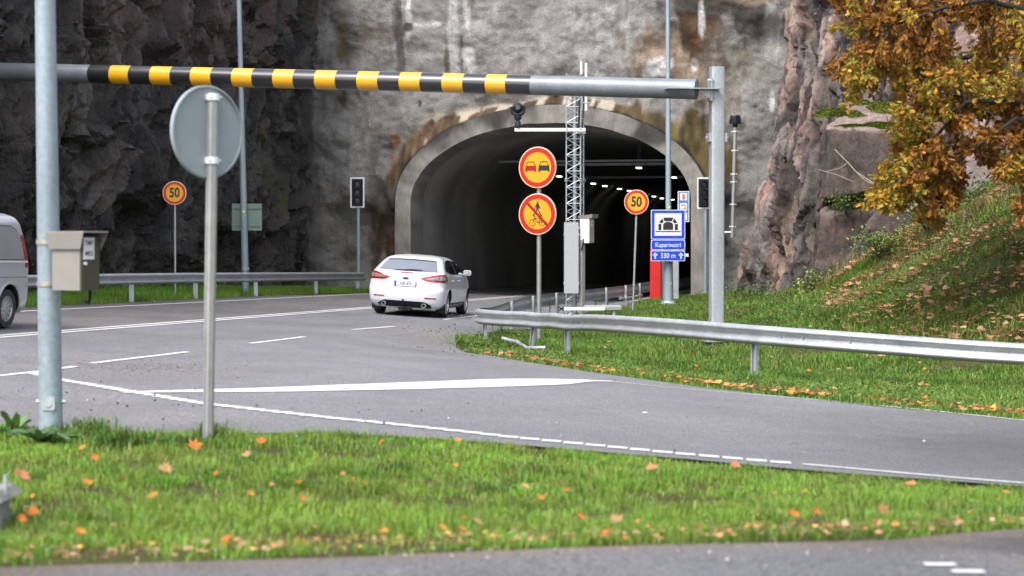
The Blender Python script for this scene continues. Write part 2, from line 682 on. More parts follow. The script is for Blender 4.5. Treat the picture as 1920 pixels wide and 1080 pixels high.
def gpd(px, py, d):
    """ground spot at distance d under a pixel column"""
    a = at(px, py, d)
    return Vector((a.x, a.y, h1(a.x, a.y)))


def pip(poly, x, y):
    poly = np.asarray(poly)
    ins = np.zeros(len(x), bool)
    n = len(poly)
    for i in range(n):
        x0, y0 = poly[i]
        x1, y1 = poly[(i + 1) % n]
        c = ((y0 > y) != (y1 > y)) & (x < (x1 - x0) * (y - y0) / (y1 - y0 + 1e-12) + x0)
        ins ^= c
    return ins


def PW(u, s, z=0):
    """portal frame -> world"""
    q = PC + u * RV + s * AV
    return (q[0], q[1], z)


def inset_poly(poly, jitter=.0, step=.5):
    out = []
    n = len(poly)
    for i in range(n):
        a, b = np.array(poly[i]), np.array(poly[(i + 1) % n])
        k = max(1, int(np.linalg.norm(b - a) / step))
        for j in range(k):
            out.append(a + (b - a) * j / k)
    out = np.array(out)
    if jitter:
        out = out + np.stack([vnoise(np.c_[out * 1.3, np.zeros(len(out))], 5), vnoise(np.c_[out * 1.3, np.ones(len(out))], 6)], 1) * jitter
    return out


def sheet(name, poly, off, mat, step=.5, jitter=.06, colf=None):
    b = inset_poly(poly, jitter, step)
    x0, y0 = b.min(0)
    x1, y1 = b.max(0)
    gx, gy = np.meshgrid(np.arange(x0, x1, step), np.arange(y0, y1, step))
    gx, gy = gx.ravel() + .01, gy.ravel() + .013
    keep = pip(b, gx, gy)
    pts = np.c_[gx[keep], gy[keep]]
    # keep interior points away from the boundary
    ok = np.ones(len(pts), bool)
    for k in range(0, len(pts), 4000):
        d2 = ((pts[k:k + 4000, None, :] - b[None]) ** 2).sum(2).min(1)
        ok[k:k + 4000] = d2 > (step * .35) ** 2
    pts = pts[ok]
    allp = [Vector(p) for p in b] + [Vector(p) for p in pts]
    r = delaunay_2d_cdt(allp, [], [list(range(len(b)))], 1, 1e-5)
    vs = np.array([tuple(p) for p in r[0]])
    z = hgt(vs[:, 0], vs[:, 1]) + off
    v3 = np.c_[vs, z]
    col = colf(v3) if colf else np.ones((len(v3), 3))
    return raw(name, v3, r[2], mat, None, True, None, col, 0)


# ------------------------------------------------------------------ ground
gx = np.concatenate([[-1500, -500, -150, -60, -35], np.arange(-25, 26.1, .4), [35, 60, 150, 500, 1500]])
gy = np.concatenate([[-1500, -500, -150, -50, -15], np.arange(-6, 92.1, .4), [110, 150, 300, 700, 1800]])
GX, GY = np.meshgrid(gx, gy, indexing='ij')
gz = hgt(GX.ravel(), GY.ravel())
gv = np.c_[GX.ravel(), GY.ravel(), gz]
gz = gz - .03 + .0 * gz
# the tunnel floor and roads keep their own level; rough ground gets small lumps
_m = sstep(4.5, 8, GX.ravel()) * sstep(28, 33, GY.ravel())
gz = gz + .10 * _m * fbm(gv * [1.1, 1.1, 0], 31, 4)
ground = fastmesh('ground', np.c_[gv[:, :2], gz], grid_faces(len(gx), len(gy)), M['soil'], None, None, True)
tag(ground, kind='structure')

# ------------------------------------------------------------------ asphalt
ROADP = [PW(-4.72, 0)[:2], PW(-4.72, 200)[:2], PW(4.72, 200)[:2], PW(4.72, 0)[:2], (4.9, 63.5), (3.75, 59), (1.5, 49.8), (.25, 45.5), (-.75, 43),
         (-1.15, 41), (-1.15, 39.4), (-.7, 37.2), (.1, 35), (.85, 33.1), (1.6, 31), (2.6, 28.6), (4.25, 25.4), (5.9, 22.9), (9, 20), (16, 15.5), (26, 9.5),
         (26, -1), (16, 6.2), (9.5, 11.2), (6, 13.7), (3.9, 15.0), (2.6, 15.6), (1.37, 16.1), (-.1, 16.45), (-1.45, 16.55), (-2.45, 16.35), (-3.4, 16.5), (-4.5, 17.0), (-6.2, 16.8),
         (-8, 14.6), (-9.6, 9), (-12.6, -6), (-20, -6), (xc(20) - 4.2, 20), (xc(40) - 4.2, 40), (xc(55) - 4.2, 55)]


def asph_col(v):
    t = (v[:, 0] - xc(v[:, 1])) * math.cos(AX)
    c = np.ones((len(v), 3))
    n = fbm(np.c_[v[:, :2] * .5, np.zeros(len(v))], 41, 4)
    c *= (1 + .10 * n)[:, None]
    # outer, older lane is browner and darker than the newer surface
    far = sstep(.15, -.15, t)
    c *= 1 - far[:, None] * np.array([.16, .20, .25])
    c *= 1 - (sstep(-3.45, -3.6, t) * .25)[:, None]
    for tw in (.75, 2.2, -.9, -2.4):
        c *= 1 - (.075 * np.exp(-((t - tw) / .28) ** 2))[:, None]
    # gravel and silt washed on
    for (x, y, r, k) in ((-4.6, 25, 1.5, .35), (-1.6, 40, 1.1, .5), (-4.2, 18.0, 1.8, .25), (.2, 34.5, 1.0, .2)):
        d = np.hypot(v[:, 0] - x, (v[:, 1] - y) * .6)
        mm = np.clip(1.25 - d / r + .6 * n, 0, 1) * k
        c = c * (1 - mm[:, None]) + mm[:, None] * np.array([1.05, .95, .78])
    # damp patch on the side road
    d = np.hypot((v[:, 0] - 5.4) / 1.8, (v[:, 1] - 19.2) / 1.7)
    c *= 1 - .22 * sstep(1.15, .75, d + .25 * n)[:, None]
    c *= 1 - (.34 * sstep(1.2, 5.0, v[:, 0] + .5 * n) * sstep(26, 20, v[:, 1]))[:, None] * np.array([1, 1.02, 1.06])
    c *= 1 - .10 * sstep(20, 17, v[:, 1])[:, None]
    return c


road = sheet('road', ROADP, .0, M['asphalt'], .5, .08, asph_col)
tag(road, kind='structure')
PATHP = [(-20, 7.5), (-6, 8.35), (-2.26, 8.8), (-1, 9.1), (0, 9.3), (1, 9.55), (1.9, 9.75), (2.8, 10.4), (4.5, 11.2), (8, 9.5), (16, 3), (16, -5.5), (-20, -5.5)]


def path_col(v):
    n = fbm(np.c_[v[:, :2] * 1.2, np.zeros(len(v))], 44, 4)
    c = np.ones((len(v), 3)) * (1 + .1 * n)[:, None]
    # newer dark patch at the right with sandy rim
    e = (v[:, 0] - 1.35) * .5 + (v[:, 1] - 9.2) * .5 + .12 * n
    c = c * (1 - .6 * sstep(.42, .55, e))[:, None]
    rim = sstep(.1, .3, e) * sstep(.62, .4, e) * np.clip(.5 + n, 0, 1)
    c = c * (1 - rim[:, None]) + rim[:, None] * np.array([1.7, 1.45, 1.1])
    ed = np.interp(v[:, 0], [p[0] for p in PATHP[:10]], [p[1] for p in PATHP[:10]]) - v[:, 1]
    sd = sstep(.42, .05, ed + .22 * n)
    return c * (1 - sd[:, None]) + sd[:, None] * np.array([1.25, 1.0, .75]) * (1 + .4 * n)[:, None]


path = sheet('path', PATHP, .0, M['path_asphalt'], .3, .05, path_col)
tag(path, kind='structure')


def resample(pts, step=.4):
    pts = np.array(pts, float)
    d = np.r_[0, np.cumsum(np.linalg.norm(np.diff(pts, axis=0), axis=1))]
    n = max(2, int(d[-1] / step) + 1)
    t = np.linspace(0, d[-1], n)
    return np.c_[np.interp(t, d, pts[:, 0]), np.interp(t, d, pts[:, 1])], t


def strip(pts, width, name='lane_line', parent=None, off=.007, step=.4, skew=0.0):
    p, t = resample(pts, step)
    wd = np.interp(t, np.linspace(0, t[-1], len(width)), width) if isinstance(width, (list, tuple)) else np.full(len(t), width)
    tg = np.gradient(p, axis=0)
    tg /= np.linalg.norm(tg, axis=1)[:, None]
    nr = np.c_[tg[:, 1], -tg[:, 0]]
    jit = vnoise(np.c_[p * 3, np.zeros(len(p))], 12) * .008
    a = p + nr * (wd / 2 + jit)[:, None] + tg * skew
    b = p - nr * (wd / 2 - jit)[:, None] - tg * skew
    v = np.concatenate([np.c_[a, hgt(a[:, 0], a[:, 1]) + off], np.c_[b, hgt(b[:, 0], b[:, 1]) + off]])
    n = len(p)
    f = [(k, n + k, n + k + 1, k + 1) for k in range(n - 1)]
    return raw(name, v, f, M['mark'], parent, False)


def gxy(px, py, d0):
    p = gp(px, py, d0)
    return (p.x, p.y)


# painted lines
ln = [(xc(y), y) for y in (-5, 20, 50, 65.5)] + [(PC + (-1.75) * RV + s * AV).tolist() for s in (5, 60)]
for o in (-.11, .11):
    strip([(x + o, y) for x, y in ln], .11, 'centre_line', road)
strip([(xc(y) - 3.35, y) for y in (-5, 30, 62)] + [(PC + (-4.2) * RV + s * AV).tolist() for s in (2, 60)], .12, 'edge_line', road)
strip([gxy(1010, 578, 53), (2.3, 58.2), (3.7, 64), (PC + 3.6 * RV + 10 * AV).tolist(), (PC + 3.6 * RV + 60 * AV).tolist()], .12, 'edge_line', road)
for a, b in (((0, 705.5, 24), (142, 688, 26)), ((172, 682, 26.5), (352, 660.5, 30)), ((470, 645, 33.5), (571, 632, 37)), ((660, 618.5, 40), (738, 612.5, 42)), ((832, 600, 46), (897, 592, 50))):
    strip([gxy(*a), gxy(*b)], .10, 'lane_line', road)
strip([(-13.5, 9), (-9.2, 20.0), gxy(0, 705.5, 24)], .13, 'lane_line', road)
# edge of the side road: broken blocks merging into a line
_e = [gxy(62, 700, 24), gxy(125, 715, 22.5), gxy(380, 757, 20), gxy(640, 787, 18.3), gxy(960, 821, 17.3), gxy(1280, 852, 16.6), gxy(1500, 871, 16.2)]
ep, et = resample(_e, .02)
pos = 0.0
while pos < et[-1] - .02:
    i0 = np.searchsorted(et, pos)
    q = ep[i0]
    strip([(q[0] - .083, q[1] + .004), (q[0] + .083, q[1] - .012)], .21, 'edge_block', road, .007, .17, .0)
    pos += .20
strip([gxy(1505, 871, 16.2), gxy(1700, 889, 15.7), gxy(1920, 907, 15.4), (6, 13.95), (9.7, 11.6), (16, 6.7)], [.10, .12, .12], 'edge_line', road)
# the wide tapering bar across the mouth
strip([gxy(228, 737, 21), gxy(500, 732, 22.5), gxy(745, 725, 24.2), gxy(900, 720, 26), gxy(1090, 713.5, 28.4), gxy(1150, 716, 28.2)], [.12, .55, .85, 1.0, 1.05, .15], 'give_way_bar', road)
# thin line along the far side of the side road
strip([gxy(1150, 716, 28.2), gxy(1500, 747, 25.6), gxy(1700, 766, 24), gxy(1920, 789.5, 22.9), (8.9, 20.0), (16, 15.2)], .06, 'edge_line', road)
for px, py in ((1762, 1061), (1815, 1074)):
    q = gxy(px, py, 8.7)
    strip([(q[0] - .07, q[1]), (q[0] + .07, q[1])], .085, 'path_marking', path, .007, .07)


# ------------------------------------------------------------------ tunnel mouth and sprayed-concrete face
ZS, AI, BI = 3.2, 4.72, 2.62       # springing height, half width, rise of the inner arch
AO, BO = 5.28, 3.22


def arch(a, b, n=64, base=-.4, nj=10):
    pts = [(-a, base + (ZS - base) * k / nj) for k in range(nj)]
    pts += [(-a * math.cos(math.pi * k / n), ZS + b * math.sin(math.pi * k / n)) for k in range(n + 1)]
    pts += [(a, ZS - (ZS - base) * (k + 1) / nj) for k in range(nj)]
    return np.array(pts)


def to_world(u, s, z):
    q = PC[None] + u[:, None] * RV[None] + s[:, None] * AV[None]
    return np.c_[q, z]


def uz(px, py, s=1.0):
    """portal-plane coordinates under a pixel"""
    a, b = at(px, py, 1.0), at(px, py, 2.0)
    d = b - a
    o = Vector((0, 0, CAMZ))
    q0 = PC + s * AV
    t = ((q0[0] - o.x) * AV[0] + (q0[1] - o.y) * AV[1]) / (d.x * AV[0] + d.y * AV[1])
    p = o + d * t
    return ((p.x - PC[0]) * RV[0] + (p.y - PC[1]) * RV[1], p.z)


portal = thing('tunnel_portal', 'grey concrete road tunnel mouth with an arched rim cut into a sprayed concrete face', 'tunnel', (0, 0, 0))
ai, ao = arch(AI, BI), arch(AO, BO)
n = len(ai)
rows = [(ai, 1.7), (ai, .10), (ai * [.998, 1] + 0, .03)]
V, Fc = [], []
mid = [ai + (ao - ai) * k for k in (0.02, .25, .5, .75, .98)]
rings = [(ai, 1.7), (ai, .04)] + [(m_, 0.0) for m_ in mid] + [(ao, .05), (ao, 1.6)]
for pts, s in rings:
    e = np.zeros(n)
    w3 = to_world(pts[:, 0], np.full(n, s), pts[:, 1])
    w3[:, :] += .018 * np.stack([vnoise(w3 * 2.2, 51), vnoise(w3 * 2.2, 52), vnoise(w3 * 2.2, 53)], 1)
    V.append(w3)
V = np.concatenate(V)
Fc = [(j * n + k, j * n + k + 1, (j + 1) * n + k + 1, (j + 1) * n + k) for j in range(len(rings) - 1) for k in range(n - 1)]
nv = V
ang_ = np.concatenate([np.arctan2(p[:, 1] - 2, p[:, 0]) for p, s in rings])
fr = np.concatenate([np.full(n, k / (len(rings) - 1)) for k in range(len(rings))])
tone = .20 * (1 + .18 * fbm(V * [1.2, 1.2, .8], 55, 4))
rc = .88 * tone[:, None] * np.array([1.0, .95, .88])
# board marks across the rim and black seepage creeping in from the outer edge
rc *= (1 + .10 * np.sign(np.sin(ang_ * 70)))[:, None]
seep = sstep(.30, .80, fr + .45 * fbm(np.c_[ang_ * 5, fr, fr], 57, 3)) * sstep(.2, .7, .5 + fbm(np.c_[ang_ * 2.2, fr * 0, fr * 0], 58, 2))
rc = rc * (1 - .80 * seep[:, None])
rc = rc * (1 + .25 * fbm(V * [3, 3, 3], 59, 3))[:, None]
raw('arch_rim', V, Fc, M['ring'], portal, True, None, rc, .6)
# lining
NS = 110
ss = np.concatenate([np.linspace(1.66, 12, 24), np.linspace(12.4, 200, NS - 24)])
al = arch(AI + .03, BI + .03, 48, -.4, 8)
V = []
for s in ss:
    w3 = to_world(al[:, 0], np.full(len(al), s), al[:, 1])
    V.append(w3)
V = np.concatenate(V)
o_ = fbm(V * [.9, .9, .9], 61, 3) * .04
V[:, 0] += o_
fc = grid_faces(len(ss), len(al))
lt = .25 * (1 + .3 * fbm(V * [.5, .5, .35], 62, 4))
raw('lining', V, fc[:, ::-1], M['lining'], portal, True, None, lt[:, None] * np.array([1, .98, .93]), 0)
g = G()
endp = arch(AI + .1, BI + .1)
g.add([PW(p[0], 200, p[1]) for p in endp], [tuple(range(len(endp)))])
g.build('tunnel_end_cap', M['black_plastic'], portal, False)  # added cap, out of sight, keeps skylight out of the tube end
# cross beams and ducts hung under the roof
for (s, u0, u1, z, hh) in ((8.2, -3.4, 3.2, 4.93, .07), (9.6, -2.2, 3.7, 4.86, .1), (24, -3, 3, 4.9, .1)):
    g = G()
    c = PW((u0 + u1) / 2, s, z)
    g.box(c, (u1 - u0, .12, hh), 0, Matrix.Rotation(-AX, 4, 'Z'))
    g.build('ceiling_beam', M['rail_post'], portal, False)

# the face
STEP = .06
us = np.arange(-9.6, 10.4, STEP)
zs = np.arange(-.7, 13.0, STEP)
U, Z = np.meshgrid(us, zs, indexing='ij')
U, Z = U.ravel(), Z.ravel()
e = np.where(Z > ZS, np.sqrt((U / AO) ** 2 + ((Z - ZS) / BO) ** 2), np.abs(U) / AO)
rr = np.where(Z > ZS, np.hypot(U, Z - ZS) / np.maximum(e, 1e-6), AO)
dist = (e - 1) * rr
p3 = np.c_[U, np.zeros(len(U)), Z]
lump = fbm(p3 * [.45, 1, .5], 71, 3) * .34 + fbm(p3 * [1.6, 1, 1.8], 72, 3) * .055 + fbm(p3 * [5.5, 1, 6.5], 73, 3) * .028
wd = .35 + .5 * sstep(2.4, 4.6, np.abs(U)) * sstep(2.4, 4.4, Z) + .25 * sstep(1, 3.5, U) * sstep(3.5, 5, Z)
wd = wd * (1 + .25 * fbm(p3 * [.8, 1, .8], 74, 2))
wd = np.where(Z < 3.0, .18, wd)
x_ = np.clip(dist / wd, -1, 1.6)
fil = .84 * np.where(x_ < 0, 1.0, np.clip(1 - x_, 0, 1) ** 1.4)
s_ = 1.02 + .03 * Z * .3 - lump * np.clip(.3 + x_ * .8, .12, 1) - fil
# face dives back where it meets the natural rock at either side
V = to_world(U, s_, Z)
fc = grid_faces(len(us), len(zs))
fc = fc[:, ::-1]
dm = dist[fc].min(1)
fc = fc[dm > -.42]
# colours: grey sprayed concrete with stains where the photograph has them
n1 = fbm(p3 * [.7, 1, .5], 75, 4)
n2 = fbm(p3 * [2.2, 1, .9], 76, 4)
n3 = fbm(p3 * [6, 1, 2.0], 77, 3)
tone = .235 * (1 + .10 * n1 + .09 * n2 + .10 * n3)
col = tone[:, None] * np.array([1.0, .975, .93])


def blot(col, px, py, rx, ry, c, k=1.0, rag=.55, soft=.35):
    u, z = uz(px, py)
    d = np.hypot((U - u) / (rx / 56.0), (Z - z) / (ry / 56.0))
    m = k * sstep(1 + soft, 1 - soft, d + rag * (n2 * .6 + n3 * .4))
    return col * (1 - m[:, None]) + m[:, None] * np.array(c) * (1 + .25 * n3)[:, None]


warm, brown, rust = (.27, .20, .145), (.085, .05, .03), (.23, .12, .065)
white, wet, olive = (.58, .58, .58), (.075, .068, .06), (.10, .085, .05)
pale = (.36, .355, .345)
# upper right: pale with ochre, brown flow
for a in ((1140, 60, 90, 120, pale, .8), (1000, 120, 80, 70, pale, .55), (760, 60, 120, 60, pale, .4), (930, 40, 70, 50, pale, .5), (1260, 110, 95, 60, warm, .9), (1180, 150, 60, 30, wet, .5),
          (1308, 30, 40, 90, brown, 1, .4, .2), (1314, 85, 24, 34, (.10, .05, .02), 1, .4, .2), (1404, 22, 36, 48, wet, 1, .4, .2), (1350, 4, 120, 22, wet, .9, .4, .2), (1235, 122, 18, 14, white, .9, .9), (1212, 175, 10, 30, white, .4, .9),
          (1300, 125, 8, 14, white, .8, .9), (1315, 25, 5, 40, white, .8, .8), (1420, 0, 60, 10, warm, .7), (1450, 55, 16, 55, white, .45, .9), (1447, 190, 5, 16, white, .9, .9), (1345, 155, 45, 70, (.19, .14, .10), .7),
          (1310, 195, 9, 8, wet, .9), (1385, 235, 10, 9, wet, .7), (1380, 120, 70, 60, (.21, .195, .17), .5), (1350, 330, 25, 120, wet, .55),
          # middle streaks
          (850, 60, 12, 95, white, .85, .5), (838, 120, 6, 45, brown, .8), (868, 100, 5, 40, wet, .8), (878, 105, 12, 28, white, .85, 1.0), (878, 30, 8, 40, white, .8, 1), (800, 46, 34, 5, white, .85, 1.0), (768, 22, 6, 30, white, .9, 1.0), (767, 50, 9, 8, wet, 1),
          (750, 80, 7, 80, wet, .75, .7), (745, 30, 9, 40, wet, .6), (886, 8, 8, 10, wet, .6), (930, 30, 4, 70, pale, .6), (700, 70, 35, 25, warm, .5), (640, 80, 14, 50, rust, .6), (650, 105, 22, 30, olive, .8), (587, 25, 6, 28, rust, .8), (598, 8, 5, 20, white, .7, 1), (610, 60, 22, 35, pale, .6, 1),
          # left of the mouth
          (635, 200, 9, 12, olive, .9), (645, 178, 12, 14, olive, .9), (615, 118, 12, 10, wet, .7), (704, 290, 9, 60, wet, .85), (715, 252, 20, 16, wet, .8), (742, 265, 11, 18, rust, .95), (737, 300, 8, 30, rust, .65), (790, 195, 4, 8, wet, .9), (812, 210, 7, 7, wet, .8), (740, 205, 5, 20, wet, .4),
          (715, 430, 26, 95, (.06, .037, .024), .95), (735, 470, 10, 60, (.12, .055, .03), .8), (690, 345, 22, 8, wet, .5), (722, 345, 16, 12, wet, .8), (655, 470, 12, 22, (.11, .10, .06), .95), (660, 505, 12, 10, (.12, .10, .05), .8), (660, 425, 14, 14, (.12, .10, .075), .8),
          (603, 380, 10, 60, (.26, .2, .14), .5), (585, 380, 14, 120, wet, .5), (572, 200, 12, 240, wet, .7), (628, 330, 12, 110, (.2, .19, .175), .4), (680, 300, 50, 100, (.2, .195, .185), .35), (640, 440, 30, 70, (.2, .185, .165), .4), (650, 330, 50, 120, (.27, .262, .25), .6), (690, 180, 50, 120, (.28, .272, .258), .6)):
    col = blot(col, *a)
# damp, mossy fillet over the rim, with a pale lime line
xb = dist / np.maximum(wd, .1)
fm = sstep(1.1, .7, xb + .3 * n2) * sstep(3.4, 4.2, Z + .25 * n2)
fcol = lerp3((.15, .095, .055), (.12, .09, .032), sstep(-1, 3, U + 2 * n1))
fcol = fcol * .85 * (1 + .5 * n3 + .3 * n2)[:, None]
col = col * (1 - fm[:, None]) + fcol * fm[:, None]
lime = np.maximum(sstep(.25, .5, n2 + .5 * n3), sstep(-.35, .1, n2) * sstep(.75, .95, xb + .2 * n3) * sstep(1.3, 1.1, xb) * (U < .3)) * sstep(.0, .1, xb) * sstep(1.4, 1.0, xb) * sstep(4.2, 2.8, np.abs(U + .8)) * sstep(3.3, 4.2, Z)
col = col * (1 - lime[:, None] * .9) + lime[:, None] * .9 * np.array([.52, .45, .38])
gap_shade = sstep(.13, .03, dist + .05 * n2) * sstep(1.0, 3, Z)  # shadow gap between rim and fillet, painted as a dark line
col = col * (1 - .8 * gap_shade[:, None])
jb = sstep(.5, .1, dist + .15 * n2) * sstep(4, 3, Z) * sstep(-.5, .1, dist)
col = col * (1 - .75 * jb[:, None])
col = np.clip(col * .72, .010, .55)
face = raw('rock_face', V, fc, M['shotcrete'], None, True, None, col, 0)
tag(face, kind='structure')


# ------------------------------------------------------------------ natural rock
def rock_wall(name, base, height, step, colf, disp, seed, lean=.08, zlo=-1.0, mat=None, shiftx=0.0):
    p, t = resample(base, step)
    tg = np.gradient(p, axis=0)
    k = max(1, int(1.2 / step))
    ker = np.ones(2 * k + 1) / (2 * k + 1)
    tgs = np.stack([np.convolve(np.pad(tg[:, i], k, 'edge'), ker, 'valid') for i in (0, 1)], 1)
    tgs /= np.linalg.norm(tgs, axis=1)[:, None]
    nr = np.c_[tgs[:, 1], -tgs[:, 0]]
    zz = np.arange(zlo, height, step)
    nu, nv = len(p), len(zz)
    P = np.repeat(p, nv, 0)
    N = np.repeat(nr, nv, 0)
    T = np.repeat(t, nv)
    Zc = np.tile(zz, nu)
    q = np.c_[T, np.zeros(len(T)), Zc]
    d, info = disp(q, seed)
    X = P[:, 0] + N[:, 0] * (d - lean * Zc) + shiftx * Zc
    Y = P[:, 1] + N[:, 1] * (d - lean * Zc)
    Zc2 = Zc
    V = np.c_[X, Y, Zc2]
    return raw(name, V, grid_faces(nu, nv)[:, ::-1], mat, None, True, None, colf(q, V, info), .55)


def disp_dark(q, seed):
    wq = q + np.stack([fbm(q * .5, seed + 1, 3), np.zeros(len(q)), fbm(q * .4, seed + 2, 3)], 1) * .5
    f1, e1, c1 = facet(wq * [.42, 1, .24], seed + 10, .55)
    f2, e2, c2 = facet(wq * [1.1, 1, .55], seed + 20, .7, .12)
    f3, e3, c3 = facet(wq * [3.0, 1, 1.7], seed + 30, .8, .12)
    f5, e5, c5 = facet(wq * [7.5, 1, 5.0], seed + 60, .7)
    f4 = fbm(q * [9, 1, 6], seed + 40, 3) + 1.6 * f5
    cl = fbm(np.c_[wq[:, 0] * .9, wq[:, 1], wq[:, 2] * .09], seed + 70, 3)
    d = .50 * f1 + .34 * f2 + .13 * f3 + .45 * np.abs(cl) + .022 * f4
    d = d - .16 * sstep(.07, .0, e1) - .05 * sstep(.06, 0, e2)
    return d, dict(f2=f2, c1=c1, c2=c2, c3=c3, e1=e1, e2=e2, n=fbm(q * [.5, 1, .25], seed + 50, 4), m=fbm(q * [2.0, 1, .6], seed + 51, 4))


def col_dark(q, V, i):
    c = np.array([.054, .050, .049])[None] * (.30 + .95 * i['c2'] + .55 * i['c3'] + .22 * i['m'])[:, None]
    br = sstep(.05, .75, i['n'] + .4 * i['m'])
    c = c * (1 - .7 * br[:, None]) + .7 * br[:, None] * np.array([.105, .088, .074]) * (.6 + .6 * i['c2'])[:, None]
    lg_ = sstep(.80, .92, i['c3'] * .7 + i['c2'] * .3)
    c = c * (1 - .55 * lg_[:, None]) + .55 * lg_[:, None] * np.array([.15, .145, .145])
    # a reddish band of the rock
    g1 = np.exp(-((V[:, 0] + 9.6) / 1.4) ** 2 - ((V[:, 2] - 8.2) / 1.3) ** 2)
    g2 = np.exp(-((V[:, 0] + 8.2) / 1.0) ** 2 - ((V[:, 2] - 8.8) / 2.0) ** 2)
    rd = np.clip(g1 + .6 * g2 + .35 * i['m'] * (g1 + g2), 0, 1) * .8
    c = c * (1 - rd[:, None]) + rd[:, None] * np.array([.15, .085, .075]) * (.6 + .7 * i['c2'])[:, None]
    # black seepage
    sp = sstep(.1, .7, fbm(np.c_[q[:, 0] * 1.1, q[:, 1], q[:, 2] * .14], 99, 4))
    c *= (1 - .55 * sp)[:, None]
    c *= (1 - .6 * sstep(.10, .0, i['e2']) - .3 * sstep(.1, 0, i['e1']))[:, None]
    ms = sstep(.85, .95, i['m'] + .35 * i['c3']) * sstep(.45, .7, i['n'])
    c = c * (1 - ms[:, None]) + ms[:, None] * np.array([.06, .075, .014])
    return np.clip(c * .50 * np.array([1.03, .95, .91]), .004, .3)


def lr(y):
    return -4.77 - 2.9 - .2035 * (66 - y)


left_base = [(-5.6, 72), (lr(69.3) - .1, 69.3), (lr(66), 66), (lr(60) - .3, 60), (lr(52), 52), (lr(45) - .5, 45), (lr(38) - .2, 38), (lr(32), 32)]
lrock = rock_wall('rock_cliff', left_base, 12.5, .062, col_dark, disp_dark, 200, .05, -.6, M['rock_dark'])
tag(lrock, kind='structure')


def disp_red(q, seed):
    wq = q + np.stack([fbm(q * .6, seed + 1, 3), np.zeros(len(q)), fbm(q * .4, seed + 2, 3)], 1) * .4
    f1, e1, c1 = facet(wq * [.55, 1, .16], seed + 10, .5)
    f2, e2, c2 = facet(wq * [1.7, 1, .42], seed + 20, .6, .12)
    f3, e3, c3 = facet(wq * [4.0, 1, 1.4], seed + 30, .8, .12)
    f5, e5, c5 = facet(wq * [8.5, 1, 4.0], seed + 60, .7)
    d = .50 * f1 + .25 * f2 + .09 * f3 + .035 * f5 + .02 * fbm(q * [9, 1, 5], seed + 40, 3)
    d = d - .10 * sstep(.06, 0, e1) - .05 * sstep(.06, 0, e2)
    return d, dict(f2=f2, c1=c1, c2=c2, c3=c3, e1=e1, e2=e2, n=fbm(q * [.7, 1, .18], seed + 50, 4), m=fbm(q * [2.4, 1, .5], seed + 51, 4))


def col_red(q, V, i):
    c = lerp3((.235, .168, .145), (.13, .115, .11), sstep(-.25, .45, i['n'] + .5 * (i['c2'] - .5)))
    c = c * (.65 + .5 * i['c2'] + .25 * i['c3'] + .25 * i['m'])[:, None]
    pk = sstep(.45, .85, i['c3'] * .6 + i['m'] * .6)
    c = c * (1 - .6 * pk[:, None]) + .6 * pk[:, None] * np.array([.27, .165, .138])
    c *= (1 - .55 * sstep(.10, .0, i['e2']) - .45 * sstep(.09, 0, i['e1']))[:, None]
    dk = sstep(.15, .6, fbm(np.c_[q[:, 0] * 1.3, q[:, 1], q[:, 2] * .16], 199, 4))
    c *= (1 - .5 * dk)[:, None]
    return np.clip(c * .98, .012, .5)


rb = [at(1452, 560, 69), at(1416, 560, 65), at(1413, 560, 62), at(1432, 560, 59.6), at(1490, 565, 57.2), at(1560, 570, 55), at(1640, 570, 54), at(1800, 560, 53), at(1990, 560, 51), at(2300, 560, 48)]
right_base = [(p.x, p.y) for p in rb]
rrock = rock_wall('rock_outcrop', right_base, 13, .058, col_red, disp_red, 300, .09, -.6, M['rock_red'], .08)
tag(rrock, kind='structure')


def block(name, label, corners, seed, colf, n=22, amp=.07, rnd=.10, mat=None):
    """an angular boulder from eight corner points, edges worn and faces broken"""
    c = [Vector(p) for p in corners]      # bottom 0-3 (fl, fr, br, bl), top 4-7
    bm = bmesh.new()
    vs = [bm.verts.new(p) for p in c]
    for f in ((3, 2, 1, 0), (4, 5, 6, 7), (0, 1, 5, 4), (1, 2, 6, 5), (2, 3, 7, 6), (3, 0, 4, 7)):
        bm.faces.new([vs[k] for k in f])
    bmesh.ops.bevel(bm, geom=bm.edges[:], offset=rnd, segments=2, affect='EDGES', profile=.5)
    for k in range(9):
        lg = [e for e in bm.edges if e.calc_length() > .13]
        if not lg or len(bm.verts) > 30000:
            break
        bmesh.ops.subdivide_edges(bm, edges=lg, cuts=1, use_grid_fill=True)
        bmesh.ops.triangulate(bm, faces=[f for f in bm.faces if len(f.verts) > 4])
    bm.normal_update()
    P = np.array([tuple(v.co) for v in bm.verts])
    N = np.array([tuple(v.normal) for v in bm.verts])
    f1, e1, c1 = facet(P * 1.1, seed, .5)
    f2, e2, c2 = facet(P * 3.2, seed + 5, .6)
    P = P + N * (amp * f1 + amp * .4 * f2 + .015 * fbm(P * 8, seed + 9, 3))[:, None]
    for v, p in zip(bm.verts, P):
        v.co = p
    me = bpy.data.meshes.new(name)
    bm.to_mesh(me)
    bm.free()
    me.materials.append(mat or M['rock_red'])
    me.shade_smooth()
    me.set_sharp_from_angle(angle=.5)
    setcol(me, colf(P, N, c1, c2))
    o = bpy.data.objects.new(name, me)
    COL.objects.link(o)
    return tag(o, label, 'boulder')


